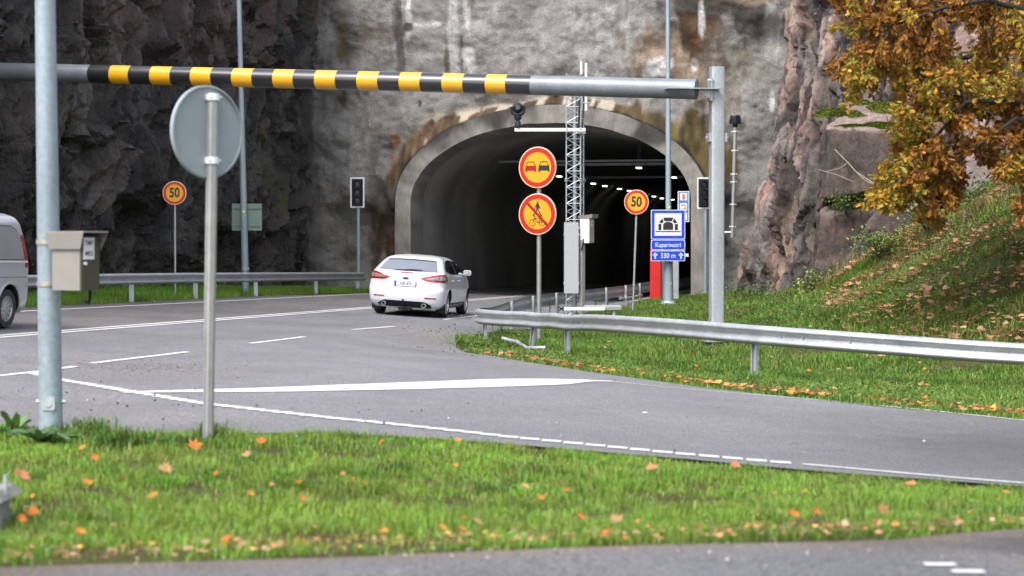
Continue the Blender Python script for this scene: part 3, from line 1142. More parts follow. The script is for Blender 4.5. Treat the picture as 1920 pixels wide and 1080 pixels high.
def bcol(P, N, c1, c2):
    m = fbm(P * [2, 2, 1], 411, 4)
    c = lerp3((.10, .072, .062), (.06, .049, .045), sstep(-.3, .5, m)) * (.8 + .3 * c1 + .15 * c2)[:, None]
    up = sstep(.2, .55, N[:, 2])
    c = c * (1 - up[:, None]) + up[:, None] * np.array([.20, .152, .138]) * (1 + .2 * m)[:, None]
    ms = sstep(.5, .62, .5 * fbm(P * [1.3, 1.3, 1.3], 415, 3) + .35 + .30 * sstep(5.2, 6.2, P[:, 1] - 46)) * up
    return c


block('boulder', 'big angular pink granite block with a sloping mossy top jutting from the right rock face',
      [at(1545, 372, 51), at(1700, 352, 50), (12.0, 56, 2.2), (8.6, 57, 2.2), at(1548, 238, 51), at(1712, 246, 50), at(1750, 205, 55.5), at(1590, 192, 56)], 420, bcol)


def bcol2(P, N, c1, c2):
    m = fbm(P * [2, 2, 3], 431, 4)
    c = lerp3((.085, .058, .052), (.05, .04, .038), sstep(-.3, .5, m)) * (.8 + .3 * c1 + .15 * c2)[:, None]
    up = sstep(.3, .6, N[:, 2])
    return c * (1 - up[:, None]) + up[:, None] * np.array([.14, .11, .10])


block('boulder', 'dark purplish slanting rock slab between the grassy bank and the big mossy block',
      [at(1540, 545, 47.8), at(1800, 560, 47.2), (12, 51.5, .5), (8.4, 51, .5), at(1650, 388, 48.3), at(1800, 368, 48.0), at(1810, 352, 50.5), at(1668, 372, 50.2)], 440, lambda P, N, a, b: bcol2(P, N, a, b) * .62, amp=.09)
block('boulder', 'dark recessed rock ledge with scrub growing on it under the mossy granite block',
      [at(1520, 610, 50.3), at(1760, 600, 50.0), (12, 55, .3), (8, 55, .3), at(1540, 402, 50.9), at(1720, 392, 50.7), (11.3, 54, 2.9), (8.4, 54, 2.9)], 450, bcol2, amp=.12)
block('boulder', 'grey rock hump half hidden behind the autumn leaves on top of the grassy bank',
      [at(1800, 430, 47), at(1960, 420, 46.5), (15, 50, 1.5), (11.5, 51, 1.5), at(1790, 335, 47.5), at(1950, 320, 47), (14.5, 50, 4.2), (11.6, 51, 4.0)], 460, bcol2, amp=.10, rnd=.3)

# hill over the tunnel, behind the top of the face
hu, hs2 = np.meshgrid(np.linspace(-60, 60, 40), np.linspace(1.2, 120, 30), indexing='ij')
hu, hs2 = hu.ravel(), hs2.ravel()
hv = to_world(hu, hs2, 12.6 + 6 * sstep(0, 60, hs2) + fbm(np.c_[hu * .06, hs2 * .06, hu * 0], 81, 3) * 1.0)
tag(raw('hill', hv, grid_faces(40, 30)[:, ::-1], M['soil'], None, True, None, None, 0), kind='structure')
# ------------------------------------------------------------------ guardrails
WPROF = [(0, -.155), (.022, -.150), (.075, -.112), (.083, -.092), (.075, -.072), (.008, -.030), (0, 0), (.008, .030), (.075, .072), (.083, .092), (.075, .112), (.022, .150), (0, .155)]


def rail_path(pts, step=.22):
    """pts of x, y, z(top); smoothed and resampled"""
    p = np.array(pts, float)
    d = np.r_[0, np.cumsum(np.linalg.norm(np.diff(p[:, :2], axis=0), axis=1))]
    t = np.linspace(0, d[-1], int(d[-1] / step) + 1)
    # catmull-rom style smoothing by repeated corner cutting
    q = p
    for _ in range(3):
        a = q[:-1] * .75 + q[1:] * .25
        b = q[:-1] * .25 + q[1:] * .75
        q = np.concatenate([q[:1], np.stack([a, b], 1).reshape(-1, 3), q[-1:]])
    d = np.r_[0, np.cumsum(np.linalg.norm(np.diff(q[:, :2], axis=0), axis=1))]
    t = np.linspace(0, d[-1], int(d[-1] / step) + 1)
    return np.stack([np.interp(t, d, q[:, k]) for k in range(3)], 1), t


def w_beam(path, side, parent, name='beam', sc=1.0, half=.155):
    tg = np.gradient(path[:, :2], axis=0)
    tg /= np.linalg.norm(tg, axis=1)[:, None]
    nr = np.c_[tg[:, 1], -tg[:, 0]] * side
    prof = [(a, b * sc) for a, b in WPROF] + [(a - .006, b * sc) for a, b in WPROF[::-1]]
    m = len(prof)
    V = []
    for a, b in prof:
        V.append(np.c_[path[:, 0] + nr[:, 0] * a, path[:, 1] + nr[:, 1] * a, path[:, 2] - half * sc + b])
    V = np.stack(V, 1).reshape(-1, 3)
    n = len(path)
    fs = [(k * m + j, k * m + (j + 1) % m, (k + 1) * m + (j + 1) % m, (k + 1) * m + j) for k in range(n - 1) for j in range(m)]
    fs += [tuple(range(m)), tuple(range((n - 1) * m, n * m))[::-1]]
    return raw(name, V, fs, M['rail'], parent, True, None, None, .9)


def post_g(g, x, y, ztop, ang, zlow=None, lean=(0, 0), wdt=.10, dp=.055):
    """a C-section steel post"""
    zl = h1(x, y) - .15 if zlow is None else zlow
    rot = Matrix.Rotation(ang, 4, 'Z')
    L = ztop - zl
    sh = Matrix.Identity(4)
    sh[0][2], sh[1][2] = lean
    m = Matrix.Translation((x, y, zl)) @ sh @ rot
    a, b, t = wdt / 2, dp / 2, .008
    poly = [(-a, -b), (a, -b), (a, b), (a - t * 3, b), (a - t * 3, b - t), (a - t, b - t), (a - t, -b + t), (-a + t, -b + t), (-a + t, b - t), (-a + t * 3, b - t), (-a + t * 3, b), (-a, b)]
    n = len(poly)
    vs = [(p[0], p[1], 0) for p in poly] + [(p[0], p[1], L) for p in poly]
    fs = [(k, (k + 1) % n, n + (k + 1) % n, n + k) for k in range(n)]
    # end caps as two simple strips keep the C shape
    fs += [tuple(range(n, 2 * n))]
    return g.add(vs, fs, 0, m)


gr = thing('guardrail', 'steel guardrail that wraps round the grassy corner with a dented nose beside the road', 'guardrail', (0, 0, 0))


def zt(px, py, d):
    p = at(px, py, d)
    return (p.x, p.y, p.z)


front = [(17, 20.5, .0), (12.5, 24.6, .14), zt(1920, 645, 28.4), zt(1650, 626, 30.0), zt(1413, 609.5, 31.7), zt(1240, 596, 34.0), zt(1130, 590, 36.2), zt(1082, 588.5, 37.6), zt(1010, 585.5, 39.0), zt(945, 583, 40.0), (-.55, 40.5, .40), (-.72, 41.0, .41), (-.66, 41.7, .41), zt(922, 577, 42.8), zt(953, 565.5, 45.4), zt(992, 555.5, 48.2), zt(1039, 549.5, 50.6), zt(1136, 539.6, 56), zt(1171, 535.4, 58.8), zt(1197, 531.5, 61), zt(1222, 528, 64.5), PW(3.75, 6, .62), PW(3.75, 40, .62)]
rp, rt = rail_path(front)
# slight dents round the nose and a lap joint
bx = np.exp(-((rp[:, 0] - .6) / .5) ** 2) * (rp[:, 1] < 40.5)
rp[:, 2] += .012 * np.sin(rp[:, 0] * 9) * bx - .02 * np.exp(-((rp[:, 0] - 1.05) / .25) ** 2) * (rp[:, 1] < 40)
w_beam(rp, -1, gr)


def near_rail(x, y):
    k = np.argmin(np.hypot(rp[:, 0] - x, rp[:, 1] - y))
    k2 = min(k + 1, len(rp) - 1)
    a = math.atan2(rp[k2, 1] - rp[k2 - 1, 1], rp[k2, 0] - rp[k2 - 1, 0])
    return rp[k], a


for px, py, d, ln_ in ((2240, 690, 25.5, (0, 0)), (1413, 612, 31.75, (0, 0)), (1060, 590, 38.0, (-.02, 0)), (1000, 586, 39.3, (.13, .02)), (916, 583, 40.75, (.02, 0)),
                       (953, 566, 45.4, (0, 0)), (992, 556, 48.2, (0, 0)), (1039, 550, 50.6, (0, 0)), (1136, 540, 56, (0, 0)), (1171, 536, 58.8, (.03, 0)), (1197, 532, 61, (0, 0))):
    p = at(px, py, d)
    q, a = near_rail(p.x, p.y)
    nx, ny = math.sin(a), -math.cos(a)
    g = G()
    frontrow = d < 41
    back = .06
    ln2 = ln_
    post_g(g, q[0] + nx * back - ln2[0] * .5, q[1] + ny * back, q[2] - (.05 if frontrow else -.01), a, None, ln2, .12 if frontrow else .15)
    g.build('post', M['rail_post'], gr, False)
for px, py in ((1049, 598), (1053, 605), (1083, 602), (1088, 602), (1093, 603), (1085, 587), (1127, 606), (1440, 640), (1515, 640), (1640, 641)):
    p = at(px, py, 37.5 if px < 1200 else 31)
    q, a = near_rail(p.x, p.y)
    nx, ny = math.sin(a), -math.cos(a)
    g = G()
    g.cyl((q[0] - nx * .006, q[1] - ny * .006, q[2] - .155), (q[0] - nx * .03, q[1] - ny * .03, q[2] - .155), .016, None, 6)
    g.build('bolt', M['rail_post'], gr, False)

lg = thing('guardrail', 'long straight steel guardrail on the far side of the road below the dark cliff', 'guardrail', (0, 0, 0))
lp = [(-4.77 - .2035 * (66 - y) , y, z) for y, z in ((10, 1.15), (25, 1.15), (35, 1.13), (46.3, 1.08), (55, 1.0), (63, .92))] + [(-4.9, 65.5, .88)]
lpth, _ = rail_path(lp, .5)
w_beam(lpth, 1, lg, 'beam', .85)
for y in (14, 18, 22, 26, 30, 34.2, 38.2, 42.2, 46.3, 50.4, 55, 60.5, 65):
    x = -4.77 - .2035 * (66 - y)
    g = G()
    post_g(g, x - .07, y, float(np.interp(y, lpth[:, 1], lpth[:, 2])) - .05, AX, None, (0, 0), .11)
    g.build('post', M['rail_post'], lg, False)

# broken length of rail lying in the grass, and a folded end further back
t = thing('bent_rail_piece', 'short bent grey rail piece lying on the grass under the guardrail nose', 'scrap rail', tuple(gp(980, 655, 38.5)))
g = G()
q = [gp(942, 651, 39.6), gp(970, 655, 38.9), gp(988, 661, 38.4), gp(1024, 663, 38.2)]
q = [p + Vector((0, 0, dz)) for p, dz in zip(q, (.17, .13, .09, .10))]
b0 = t.location
g.tube([p - b0 for p in q], [.036, .042, .034, .048], 10)
g.build('rail_tube', M['rail'], t)
g = G()
g.cyl(q[1] - b0 + Vector((-.012, 0, 0)), q[1] - b0 + Vector((.012, 0, 0)), .055, None, 10)
g.build('sleeve', M['rail_post'], t)
t = thing('rail_end', 'small bent rail end sticking out beside the second last guardrail post near the tunnel', 'scrap rail', tuple(gp(1168, 566, 57)))
b0 = t.location
g = G()
q = [at(1162, 559, 57.4), at(1172, 560, 57.6), at(1190, 557, 58.5), at(1202, 554, 60)]
g.tube([p - b0 for p in q], [.05, .045, .05, .05], 8)
g.build('rail_tube', M['rail'], t)
g = G()
g.box(at(1173, 563, 57.6) - b0, (.06, .04, .32))
g.build('bracket', M['rail_post'], t, False)

# ------------------------------------------------------------------ height barrier over the road
pl = at(1343.5, 400, 39.0)
zb = h1(pl.x, 39.0)
ptop = at(1345.5, 125.5, 39.0).z
hb = thing('height_barrier', 'overhead height limit pipe with black and yellow bands on a square post', 'height barrier', (pl.x, 39.0, zb))
b0 = Vector(hb.location)
rz = Matrix.Rotation(R(9), 4, 'Z')
g = G()
g.rbox((0, 0, (ptop - zb) / 2 - .05), (.265, .265, ptop - zb + .1), .035, 0, rz)
g.build('post', M['galv'], hb)
g = G()
g.box((0, 0, .015), (.5, .5, .03), 0, rz)
for sx in (-.19, .19):
    for sy in (-.19, .19):
        g.cyl((sx, sy, .03), (sx, sy, .10), .02, None, 6)
g.build('base_plate', M['rail_post'], hb, False)
E0 = at(1306, 167.5, 38.9)          # right end of the pipe axis
E1 = at(-140, 130.5, 44.7)
ax = (E1 - E0)
L = ax.length
ax.normalize()
RB = .197
g = G()
g.cyl(E0 - b0, E1 - b0, RB, None, 40)
g.build('pipe', M['pipe'], hb)


def beam_t(px):
    lo, hi = 0.0, L
    for _ in range(50):
        m = (lo + hi) / 2
        p = E0 + ax * m
        v = Vector((p.x, p.y, p.z - CAMZ))
        x = 960 + F * v.x / (v.y * _cp - v.z * _sp)
        if x > px:
            lo = m
        else:
            hi = m
    return lo


edges = [172, 212, 248, 288, 326, 364, 402, 441, 479, 518, 556, 596, 635, 675, 714, 754, 793, 834, 873, 915, 953, 998]
for k in range(len(edges) - 1):
    a, b = beam_t(edges[k]), beam_t(edges[k + 1])
    g = G()
    g.cyl(E0 + ax * (a - .001) - b0, E0 + ax * (b + .001) - b0, RB + .003, None, 40, False)
    yb = k % 2 == 1
    g.build('yellow_band' if yb else 'black_band', M['barrier_yellow' if yb else 'barrier_black'], hb)
# end flange, gusset and hinge plate
g = G()
up = Vector((0, 0, 1))
fl = Matrix.Rotation(math.atan2(ax.y, ax.x), 4, 'Z')
c0 = E0 - b0
g.box(c0 + Vector((-.10, -.04, .0)), (1.05, .5, .018), 0, rz)
g.build('flange_plate', M['galv'], hb, False)
g = G()
g.prism([(.03, 0), (.27, 0), (.27, -.22)], -.01, .01, 0, Matrix.Translation(c0 + Vector((0, -.06, -.01))))
g.build('gusset', M['galv'], hb, False)
g = G()
g.box(c0 + Vector((.262, 0, -.0)), (.022, .3, .46), 0, rz)
for dz in (-.17, .17):
    g.cyl(c0 + Vector((.2, -.08, dz)), c0 + Vector((.34, -.08, dz)), .016, None, 6)
g.build('hinge_plate', M['galv'], hb, False)
g = G()
zc = at(1345, 258, 39).z - zb
g.box((0, 0.03, zc), (.36, .26, .17), 0, rz)
for sx in (-.19, .19):
    g.cyl((sx, -.05, zc), (sx + (.03 if sx > 0 else -.03), -.05, zc), .015, None, 6)
g.build('clamp_collar', M['rail_post'], hb, False)

# ------------------------------------------------------------------ near pole with cabinet
p = gpd(96.5, 828, 15.5)
np_ = thing('lamp_post', 'thick mottled galvanised pole nearest the camera, standing in tall weeds', 'pole', tuple(p))
top = at(85, 0, 15.5) - p
g = G()
tp = top * 1.35
g.cyl((0, 0, -.3), tp, .094, .073, 36)
g.build('shaft', M['galv_blue'], np_)
g = G()
g.rbox(Vector((.0, -.088, .30)), (.10, .03, .10), .02, 0, None, 'y')
g.cyl((0, -.1, .30), (0, -.112, .30), .025, None, 10)
g.build('hatch_cover', M['rail_post'], np_)
g = G()
g.cyl((-.115, 0, .31), (.115, 0, .31), .018, None, 8)
g.build('bolt', M['rail_post'], np_)
bp = at(148, 545, 15.10)
bx_ = thing('cabinet', 'beige steel control cabinet with sloping hood and white sticker strapped to the thick pole', 'cabinet', (bp.x, bp.y, bp.z), R(50))
# local axes: the near vertical edge is at the origin; -x runs away left, +y away right
# local frame turned 50 degrees: face A (normal -y) looks left-ahead, face B (normal +x) looks right
HB = .405
g = G()
g.box((-.17, .090, HB / 2), (.34, .16, HB))
bx_.rotation_euler = (0, 0, R(-40))
g.build('body', M['cabinet'], bx_, False)
g = G()
g.rbox((.016, .090, HB / 2 - .005), (.026, .175, HB - .02), .008, 0)
m_door_shaded = simple('cabinet_door_shaded', (.045, .041, .026), .45, .2, .08, 6)  # cabinet colour darkened to paint the shade on this face
g.build('door', m_door_shaded, bx_)
# hood: flares out at the top of both faces
g = G()
hz0, hz1 = HB - .09, HB + .035
g.add([(-.352, -.012, hz0), (.035, -.012, hz0), (.095, -.03, hz1), (-.37, -.03, hz1)], [(0, 1, 2, 3)])
g.add([(-.352, .186, hz0), (.035, .186, hz0), (.095, .205, hz1), (-.37, .212, hz1)], [(3, 2, 1, 0)])
g.add([(-.37, -.03, hz1), (.095, -.03, hz1), (.095, .205, hz1), (-.37, .212, hz1), (-.37, -.03, hz1 + .012), (.095, -.03, hz1 + .012), (.095, .205, hz1 + .012), (-.37, .212, hz1 + .012)],
      [(3, 2, 1, 0), (4, 5, 6, 7), (0, 1, 5, 4), (1, 2, 6, 5), (2, 3, 7, 6), (3, 0, 4, 7)])
g.build('hood', M['cabinet'], bx_, False)
g = G()
g.box((.0325, .070, HB - .085), (.004, .10, .165))
st = g.build('sticker', M['sign_white'], bx_, False)
rot90 = Matrix.Rotation(R(90), 4, 'Z')
text('TMF', .052, M['black'], st, (.0345, .070, HB - .045), .8, 'lettering', .0006, rot90, .001)
text('M02', .052, M['black'], st, (.0345, .070, HB - .125), .8, 'lettering', .0006, rot90, .001)
g = G()
g.cyl((.028, .035, HB - .2), (.045, .035, HB - .2), .012, None, 10)
g.build('lock', M['alu_bright'], bx_)
g = G()
g.tube([(-.07, .16, .005), (-.07, .16, -.06), (-.10, .17, -.10), (-.17, .19, -.085)], .012, 6)
g.build('cable_loop', M['black_plastic'], bx_)
for zz in (HB - .035, .045):
    g = G()
    cc = bx_.matrix_basis.inverted() @ (Vector((p.x + top.x * ((bp.z + zz - p.z) / top.z), p.y, bp.z + zz)))
    g.lathe([(.091, -.018), (.096, -.018), (.096, .018), (.091, .018)], 28, Matrix.Translation((cc.x, cc.y, zz)), 0, True)
    g.build('strap', M['stainless'], bx_, False)

# ------------------------------------------------------------------ round signs
YAWN = Matrix()


def disc(g, r0, r1, y, n=48, mi=0, th=0.0):
    """ring facing -y between r0 and r1"""
    o = [(r1 * math.cos(2 * math.pi * k / n), y, r1 * math.sin(2 * math.pi * k / n)) for k in range(n)]
    if r0 <= 0:
        g.add(o, [tuple(range(n))], mi)
    else:
        i = [(r0 * math.cos(2 * math.pi * k / n), y, r0 * math.sin(2 * math.pi * k / n)) for k in range(n)]
        g.add(o + i, [(k, (k + 1) % n, n + (k + 1) % n, n + k) for k in range(n)], mi)


def plate(parent, r, z, mat_back, name='sign_plate'):
    """dished aluminium disc with a rolled rim; front faces -y"""
    g = G()
    prof = [(r, -.012), (r + .006, -.006), (r + .006, .014), (r - .004, .018), (r - .006, .004), (0.001, .002)]
    g.lathe([(0.001, -.0125)] + prof, 56, Matrix.Translation((0, 0, z)) @ Matrix.Rotation(R(-90), 4, 'X'))
    return g.build(name, mat_back, parent, True)


def flat(parent, polys, y, mat, name, z=0.0, x=0.0, th=.002):
    g = G()
    for poly in polys:
        g.prism([(p[0] + x, p[1] + z) for p in poly], y, y + th)
    return g.build(name, mat, parent, False)


def prohibition(parent, r, z, edge='sign_cream'):
    pl_ = plate(parent, r, z, M['signback'])
    for rr0, rr1, y, mt, nm in ((r * .95, r * 1.0, -.0150, edge, 'edge_ring'), (r * .74, r * .955, -.0165, 'sign_red', 'red_ring'), (0, r * .75, -.0155, 'sign_yellow', 'yellow_field')):
        g = G()
        g2 = G()
        disc(g2, rr0, rr1, y, 56)
        g.add([(v[0], v[1], v[2] + z) for v in g2.v], g2.f)
        g.build(nm, M[mt], pl_, False)
    return pl_


def clampset(parent, zs, rp_, yoff):
    for z in zs:
        g = G()
        g.box((0, yoff * .5 + .004, z), (.11, abs(yoff) * .7, .035))
        g.lathe([(rp_ + .002, -.018), (rp_ + .008, -.018), (rp_ + .008, .018), (rp_ + .002, .018)], 16, Matrix.Translation((0, yoff, z)), 0, True)
        g.build('clamp', M['rail_post'], parent, False)


def num_50(pl_, r, z):
    text('50', r * 1.12, M['black'], pl_, (0, -.019, z), .80, 'numerals', .001, None, r * .030)


p = gpd(328, 549, 50.4)
s1 = thing('speed_limit_sign', 'round yellow and red 50 sign in front of the dark cliff, behind the far guardrail', 'road sign', tuple(p), 0, '50 speed limit signs')
zc = at(327.5, 362, 50.4).z - p.z
RS = 22.0 / F * 50.4
pl_ = prohibition(s1, RS, zc)
num_50(pl_, RS, zc)
g = G()
g.cyl((0, .05, -.3), (0, .05, zc + RS * .6), .026, None, 12)
g.build('pole', M['rail_post'], s1)
clampset(s1, (zc - RS * .5, zc + RS * .5), .026, .05)
s2 = copy_tree(s1)
p = gpd(1186, 586, 52.5)
s2.location = p
tz = at(1193.5, 379, 52.5)
s2.rotation_euler = (0, math.atan2(tz.x - p.x, tz.z - p.z), R(-14))
k = (tz.z - p.z) / zc
s2.scale = (23.0 / F * 52.5 / RS,) * 3
s2['label'] = 'round yellow 50 sign on a leaning pole before the dark tunnel mouth'
# keep the disc at the photographed height
pole_ext = (tz - p).length - zc * s2.scale[0]
s2.location = p + (tz - p).normalized() * pole_ext

# no overtaking / no walkers or cyclists
D = 43.0
p = gpd(1008, 641, D)
s3 = thing('road_sign_post', 'pole with two round yellow signs, no overtaking above and no walkers or cyclists below', 'road sign', tuple(p), R(-26))
RN = 38.5 / F * D
c1, c2 = at(1004.5, 314, D), at(1004.5, 401.5, D)
dx = (c1.x - p.x)
z1, z2 = c1.z - p.z, c2.z - p.z
OX = -.0
g = G()
g.cyl((.0, .07, -.3), (.0, .07, z1 + .2), .05, None, 16)
g.build('pole', M['alu'], s3)
clampset(s3, (z1 - .2, z1 + .2, z2 - .2, z2 + .2), .05, .07)
for z in (z1, z2):
    pl_ = prohibition(s3, RN, z)
    if z == z1:
        def carshape(cx, s):
            body = [(-.50, -.10), (-.46, .16), (.46, .16), (.50, -.10), (.50, -.36), (.34, -.36), (.33, -.26), (-.33, -.26), (-.34, -.36), (-.50, -.36)]
            cabin_l = [(-.44, .16), (-.32, .42), (-.25, .42), (-.36, .16)]
            cabin_r = [(.44, .16), (.32, .42), (.25, .42), (.36, .16)]
            roof = [(-.32, .42), (.32, .42), (.28, .49), (-.28, .49)]
            return [[(q[0] * s + cx, q[1] * s) for q in poly] for poly in (body, cabin_l, cabin_r, roof)]
        flat(pl_, carshape(-RN * .355, RN * .60), -.0185, M['sign_dark_red'], 'car_symbol', z)
        flat(pl_, carshape(RN * .355, RN * .60), -.0185, M['black'], 'car_symbol', z)
    else:
        s = RN
        walker = [[(-.02, .62), (.03, .66), (.06, .60), (.04, .54), (-.01, .54)],
                  [(-.04, .53), (.07, .53), (.10, .30), (.05, .22), (-.05, .22), (-.06, .35)],
                  [(-.05, .50), (-.14, .36), (-.16, .24), (-.12, .24), (-.10, .35), (-.03, .42)],
                  [(.07, .50), (.14, .36), (.17, .25), (.13, .24), (.10, .34), (.04, .42)],
                  [(-.05, .24), (.02, .22), (-.10, .02), (-.22, -.10), (-.26, -.06), (-.14, .06)],
                  [(.0, .24), (.06, .22), (.20, .02), (.26, -.10), (.20, -.12), (.15, -.02)]]
        flat(pl_, [[(q[0] * s, q[1] * s) for q in w_] for w_ in walker], -.0180, M['black'], 'walker_symbol', z)
        g = G()
        for cx in (-.27, .27):
            n_ = 28
            o = [((cx + .165 * math.cos(2 * math.pi * k / n_)) * s, -.0182, (-.42 + .165 * math.sin(2 * math.pi * k / n_)) * s + z) for k in range(n_)]
            i = [((cx + .138 * math.cos(2 * math.pi * k / n_)) * s, -.0182, (-.42 + .138 * math.sin(2 * math.pi * k / n_)) * s + z) for k in range(n_)]
            g.add(o + i, [(k, (k + 1) % n_, n_ + (k + 1) % n_, n_ + k) for k in range(n_)])
        for a_, b_ in (((-.27, -.42), (-.14, -.20)), ((-.17, -.20), (.15, -.20)), ((-.14, -.20), (.02, -.42)), ((.02, -.42), (.15, -.20)), ((.02, -.42), (.27, -.42)), ((.27, -.42), (.15, -.20)), ((-.14, -.20), (-.17, -.10)), ((-.20, -.09), (-.08, -.09)), ((.10, -.13), (.20, -.13)), ((.15, -.2), (.15, -.13))):
            d_ = Vector((b_[0] - a_[0], b_[1] - a_[1]))
            n2_ = Vector((-d_.y, d_.x)).normalized() * .014
            q = [(a_[0] + n2_.x, a_[1] + n2_.y), (b_[0] + n2_.x, b_[1] + n2_.y), (b_[0] - n2_.x, b_[1] - n2_.y), (a_[0] - n2_.x, a_[1] - n2_.y)]
            g.prism([(u_[0] * s, u_[1] * s + z) for u_ in q], -.0185, -.0175)
        g.build('bicycle_symbol', M['black'], pl_, False)
        d45 = .74 * s * math.sqrt(.5)
        wv = .05 * s
        flat(pl_, [[(-d45 - wv, d45 - wv), (-d45 + wv, d45 + wv), (d45 + wv, -d45 + wv), (d45 - wv, -d45 - wv)]], -.0200, M['sign_dark_red'], 'red_bar', z)

# sign seen from behind, near the camera
D = 15.0
p = gpd(390, 829, D)
s4 = thing('round_sign', 'round grey sign seen from behind on a slim leaning pole at the lawn edge', 'road sign', tuple(p), R(180 + 50))
pt = at(399, 185, D) - p
cz = at(387, 247.5, D)
RNR = 85.0 / F * D
lm = Matrix.Rotation(-R(230), 4, 'Z')
ptl = lm @ pt
g = G()
g.cyl((0, 0.0, -.25), ptl, .038, .038, 20)
for k in range(8):
    a = 2 * math.pi * k / 8
    o_ = Vector((math.cos(a), math.sin(a), 0)) * .0375
    g.cyl(o_, ptl + o_, .0055, None, 6)
g.build('pole', M['alu'], s4)
cl = lm @ (cz - p)
g = G()
prof = [(0.001, -.012), (RNR, -.012), (RNR + .008, -.006), (RNR + .008, .022), (RNR - .004, .026), (RNR - .008, .006), (0.001, .004)]
g.lathe(prof, 72, Matrix.Translation(cl) @ Matrix.Rotation(R(-90), 4, 'X'))
pl4 = g.build('sign_plate', M['signback'], s4)
for zz in (at(390, 182, D).z - p.z, at(390, 301, D).z - p.z):
    g = G()
    k = zz / ptl.z
    c = ptl * k
    yy = (cl.y + c.y) / 2
    g.box((c.x, yy, zz), (.10, abs(c.y - cl.y) + .02, .045))
    g.lathe([(.040, -.025), (.052, -.025), (.052, .025), (.040, .025)], 18, Matrix.Translation((c.x, c.y, zz)), 0, True)
    g.cyl((c.x - .06, c.y + .03, zz), (c.x + .06, c.y + .03, zz), .008, None, 6)
    g.build('clamp', M['alu_bright'], s4, False)

# ------------------------------------------------------------------ lamp posts at the tunnel
D = 56.0
p = gpd(461, 547, D)
l1 = thing('lamp_post', 'tall slim grey lamp post in front of the dark cliff, carrying a square panel', 'lamp post', tuple(p))
tp = at(448, 0, D) - p
g = G()
g.cyl((0, 0, -.3), tp * .5, .105, .085, 20)
g.cyl(tp * .5, tp * 1.45, .08, .055, 20)
g.build('shaft', M['galv_blue'], l1)
g = G()
g.lathe([(.108, 0), (.12, 0), (.12, .08), (.108, .08)], 20, Matrix.Translation(tp * .08), 0, True)
g.build('collar', M['rail_post'], l1)
g = G()
q = at(458, 397, D) - p
g.box((q.x, -.10, q.z), (.06, .006, .06))
g.build('reflector_tag', emit_tag := simple('yellow_green_tag', (.65, .80, .03), .4), l1, False)
q = at(463, 407, 56.12)
sq = thing('square_sign', 'square grey green sign seen from behind on the lamp post by the dark cliff', 'road sign', tuple(q), R(2))
g = G()
g.rbox((0, 0, 0), (.84, .02, .76), .02, 0, None, 'y')
g.build('sign_plate', M['green_back'], sq, False)
for zz in (-.25, .25):
    g = G()
    g.box((0, -.022, zz), (.80, .024, .03))
    g.build('stiffener', M['green_back'], sq, False)

D = 57.4
p = gpd(1253, 571, D)
l2 = thing('lamp_post', 'tall slim grey lamp post by the tunnel mouth carrying blue signs', 'lamp post', tuple(p))
tp = at(1252, 0, D) - p
zj = at(1253, 395, D).z - p.z
g = G()
g.cyl((0, 0, -.2), (0, 0, zj), .155, .10, 24)
g.cyl((0, 0, zj), (tp.x * 1.4, tp.y * 1.4, tp.z * 1.4), .082, .05, 20)
g.build('shaft', M['galv_blue'], l2)
g = G()
g.lathe([(.02, 0), (.27, 0), (.27, .03), (.17, .06), (.15, .10), (.02, .10)], 20, Matrix.Translation((0, 0, .0)))
for k in range(4):
    a = k * math.pi / 2 + .6
    g.cyl((.22 * math.cos(a), .22 * math.sin(a), .02), (.22 * math.cos(a), .22 * math.sin(a), .12), .025, None, 6)
g.build('base_flange', M['rail_post'], l2, False)
for sx in (-.06, .07):
    g = G()
    g.cyl((sx, -.125, .60), (sx, -.15, .60), .025, None, 8)
    g.build('bolt', M['rail_post'], l2)
g = G()
q = at(1254, 389, D) - p
g.box((q.x, -.1, q.z), (.07, .008, .06))
g.build('reflector_tag', emit_tag, l2, False)

D = 57.1
q0 = at(1252.5, 489.5, D)
ts = thing('tunnel_sign', 'stack of blue tunnel signs reading Kuparivuori and 330 m on the lamp post', 'road sign', tuple(q0))
U1 = F / D                                        # pixels per metre there


def panel(parent, y0, y1, wpx, name):
    z0, z1 = (489.5 - y1) / U1, (489.5 - y0) / U1
    wd_ = wpx / U1
    g = G()
    g.rbox((0, 0, (z0 + z1) / 2), (wd_, .02, z1 - z0), .03, 0, None, 'y')
    o = g.build(name, M['sign_white'], parent, False)
    g = G()
    g.rbox((0, -.0115, (z0 + z1) / 2), (wd_ - .036, .003, z1 - z0 - .036), .02, 0, None, 'y')
    g.build('blue_field', M['sign_blue'], o, False)
    return o, (z0 + z1) / 2, z1 - z0, wd_


pa, zc_, ph, pw = panel(ts, 393.5, 448.5, 64, 'sign_panel')
g = G()
g.rbox((0, -.0145, zc_), (pw * .79, .003, ph * .765), .01, 0, None, 'y')
g.build('white_field', M['sign_white'], pa, False)
polys = []
sy = ph / 54.0
sx = sy


def pp(x, y):          # zoomed sign pixels (4.152 per photo pixel), about the panel centre (425,337)
    return ((x - 425) / 4.152 / U1, (337 - y) / 4.152 / U1 + zc_)


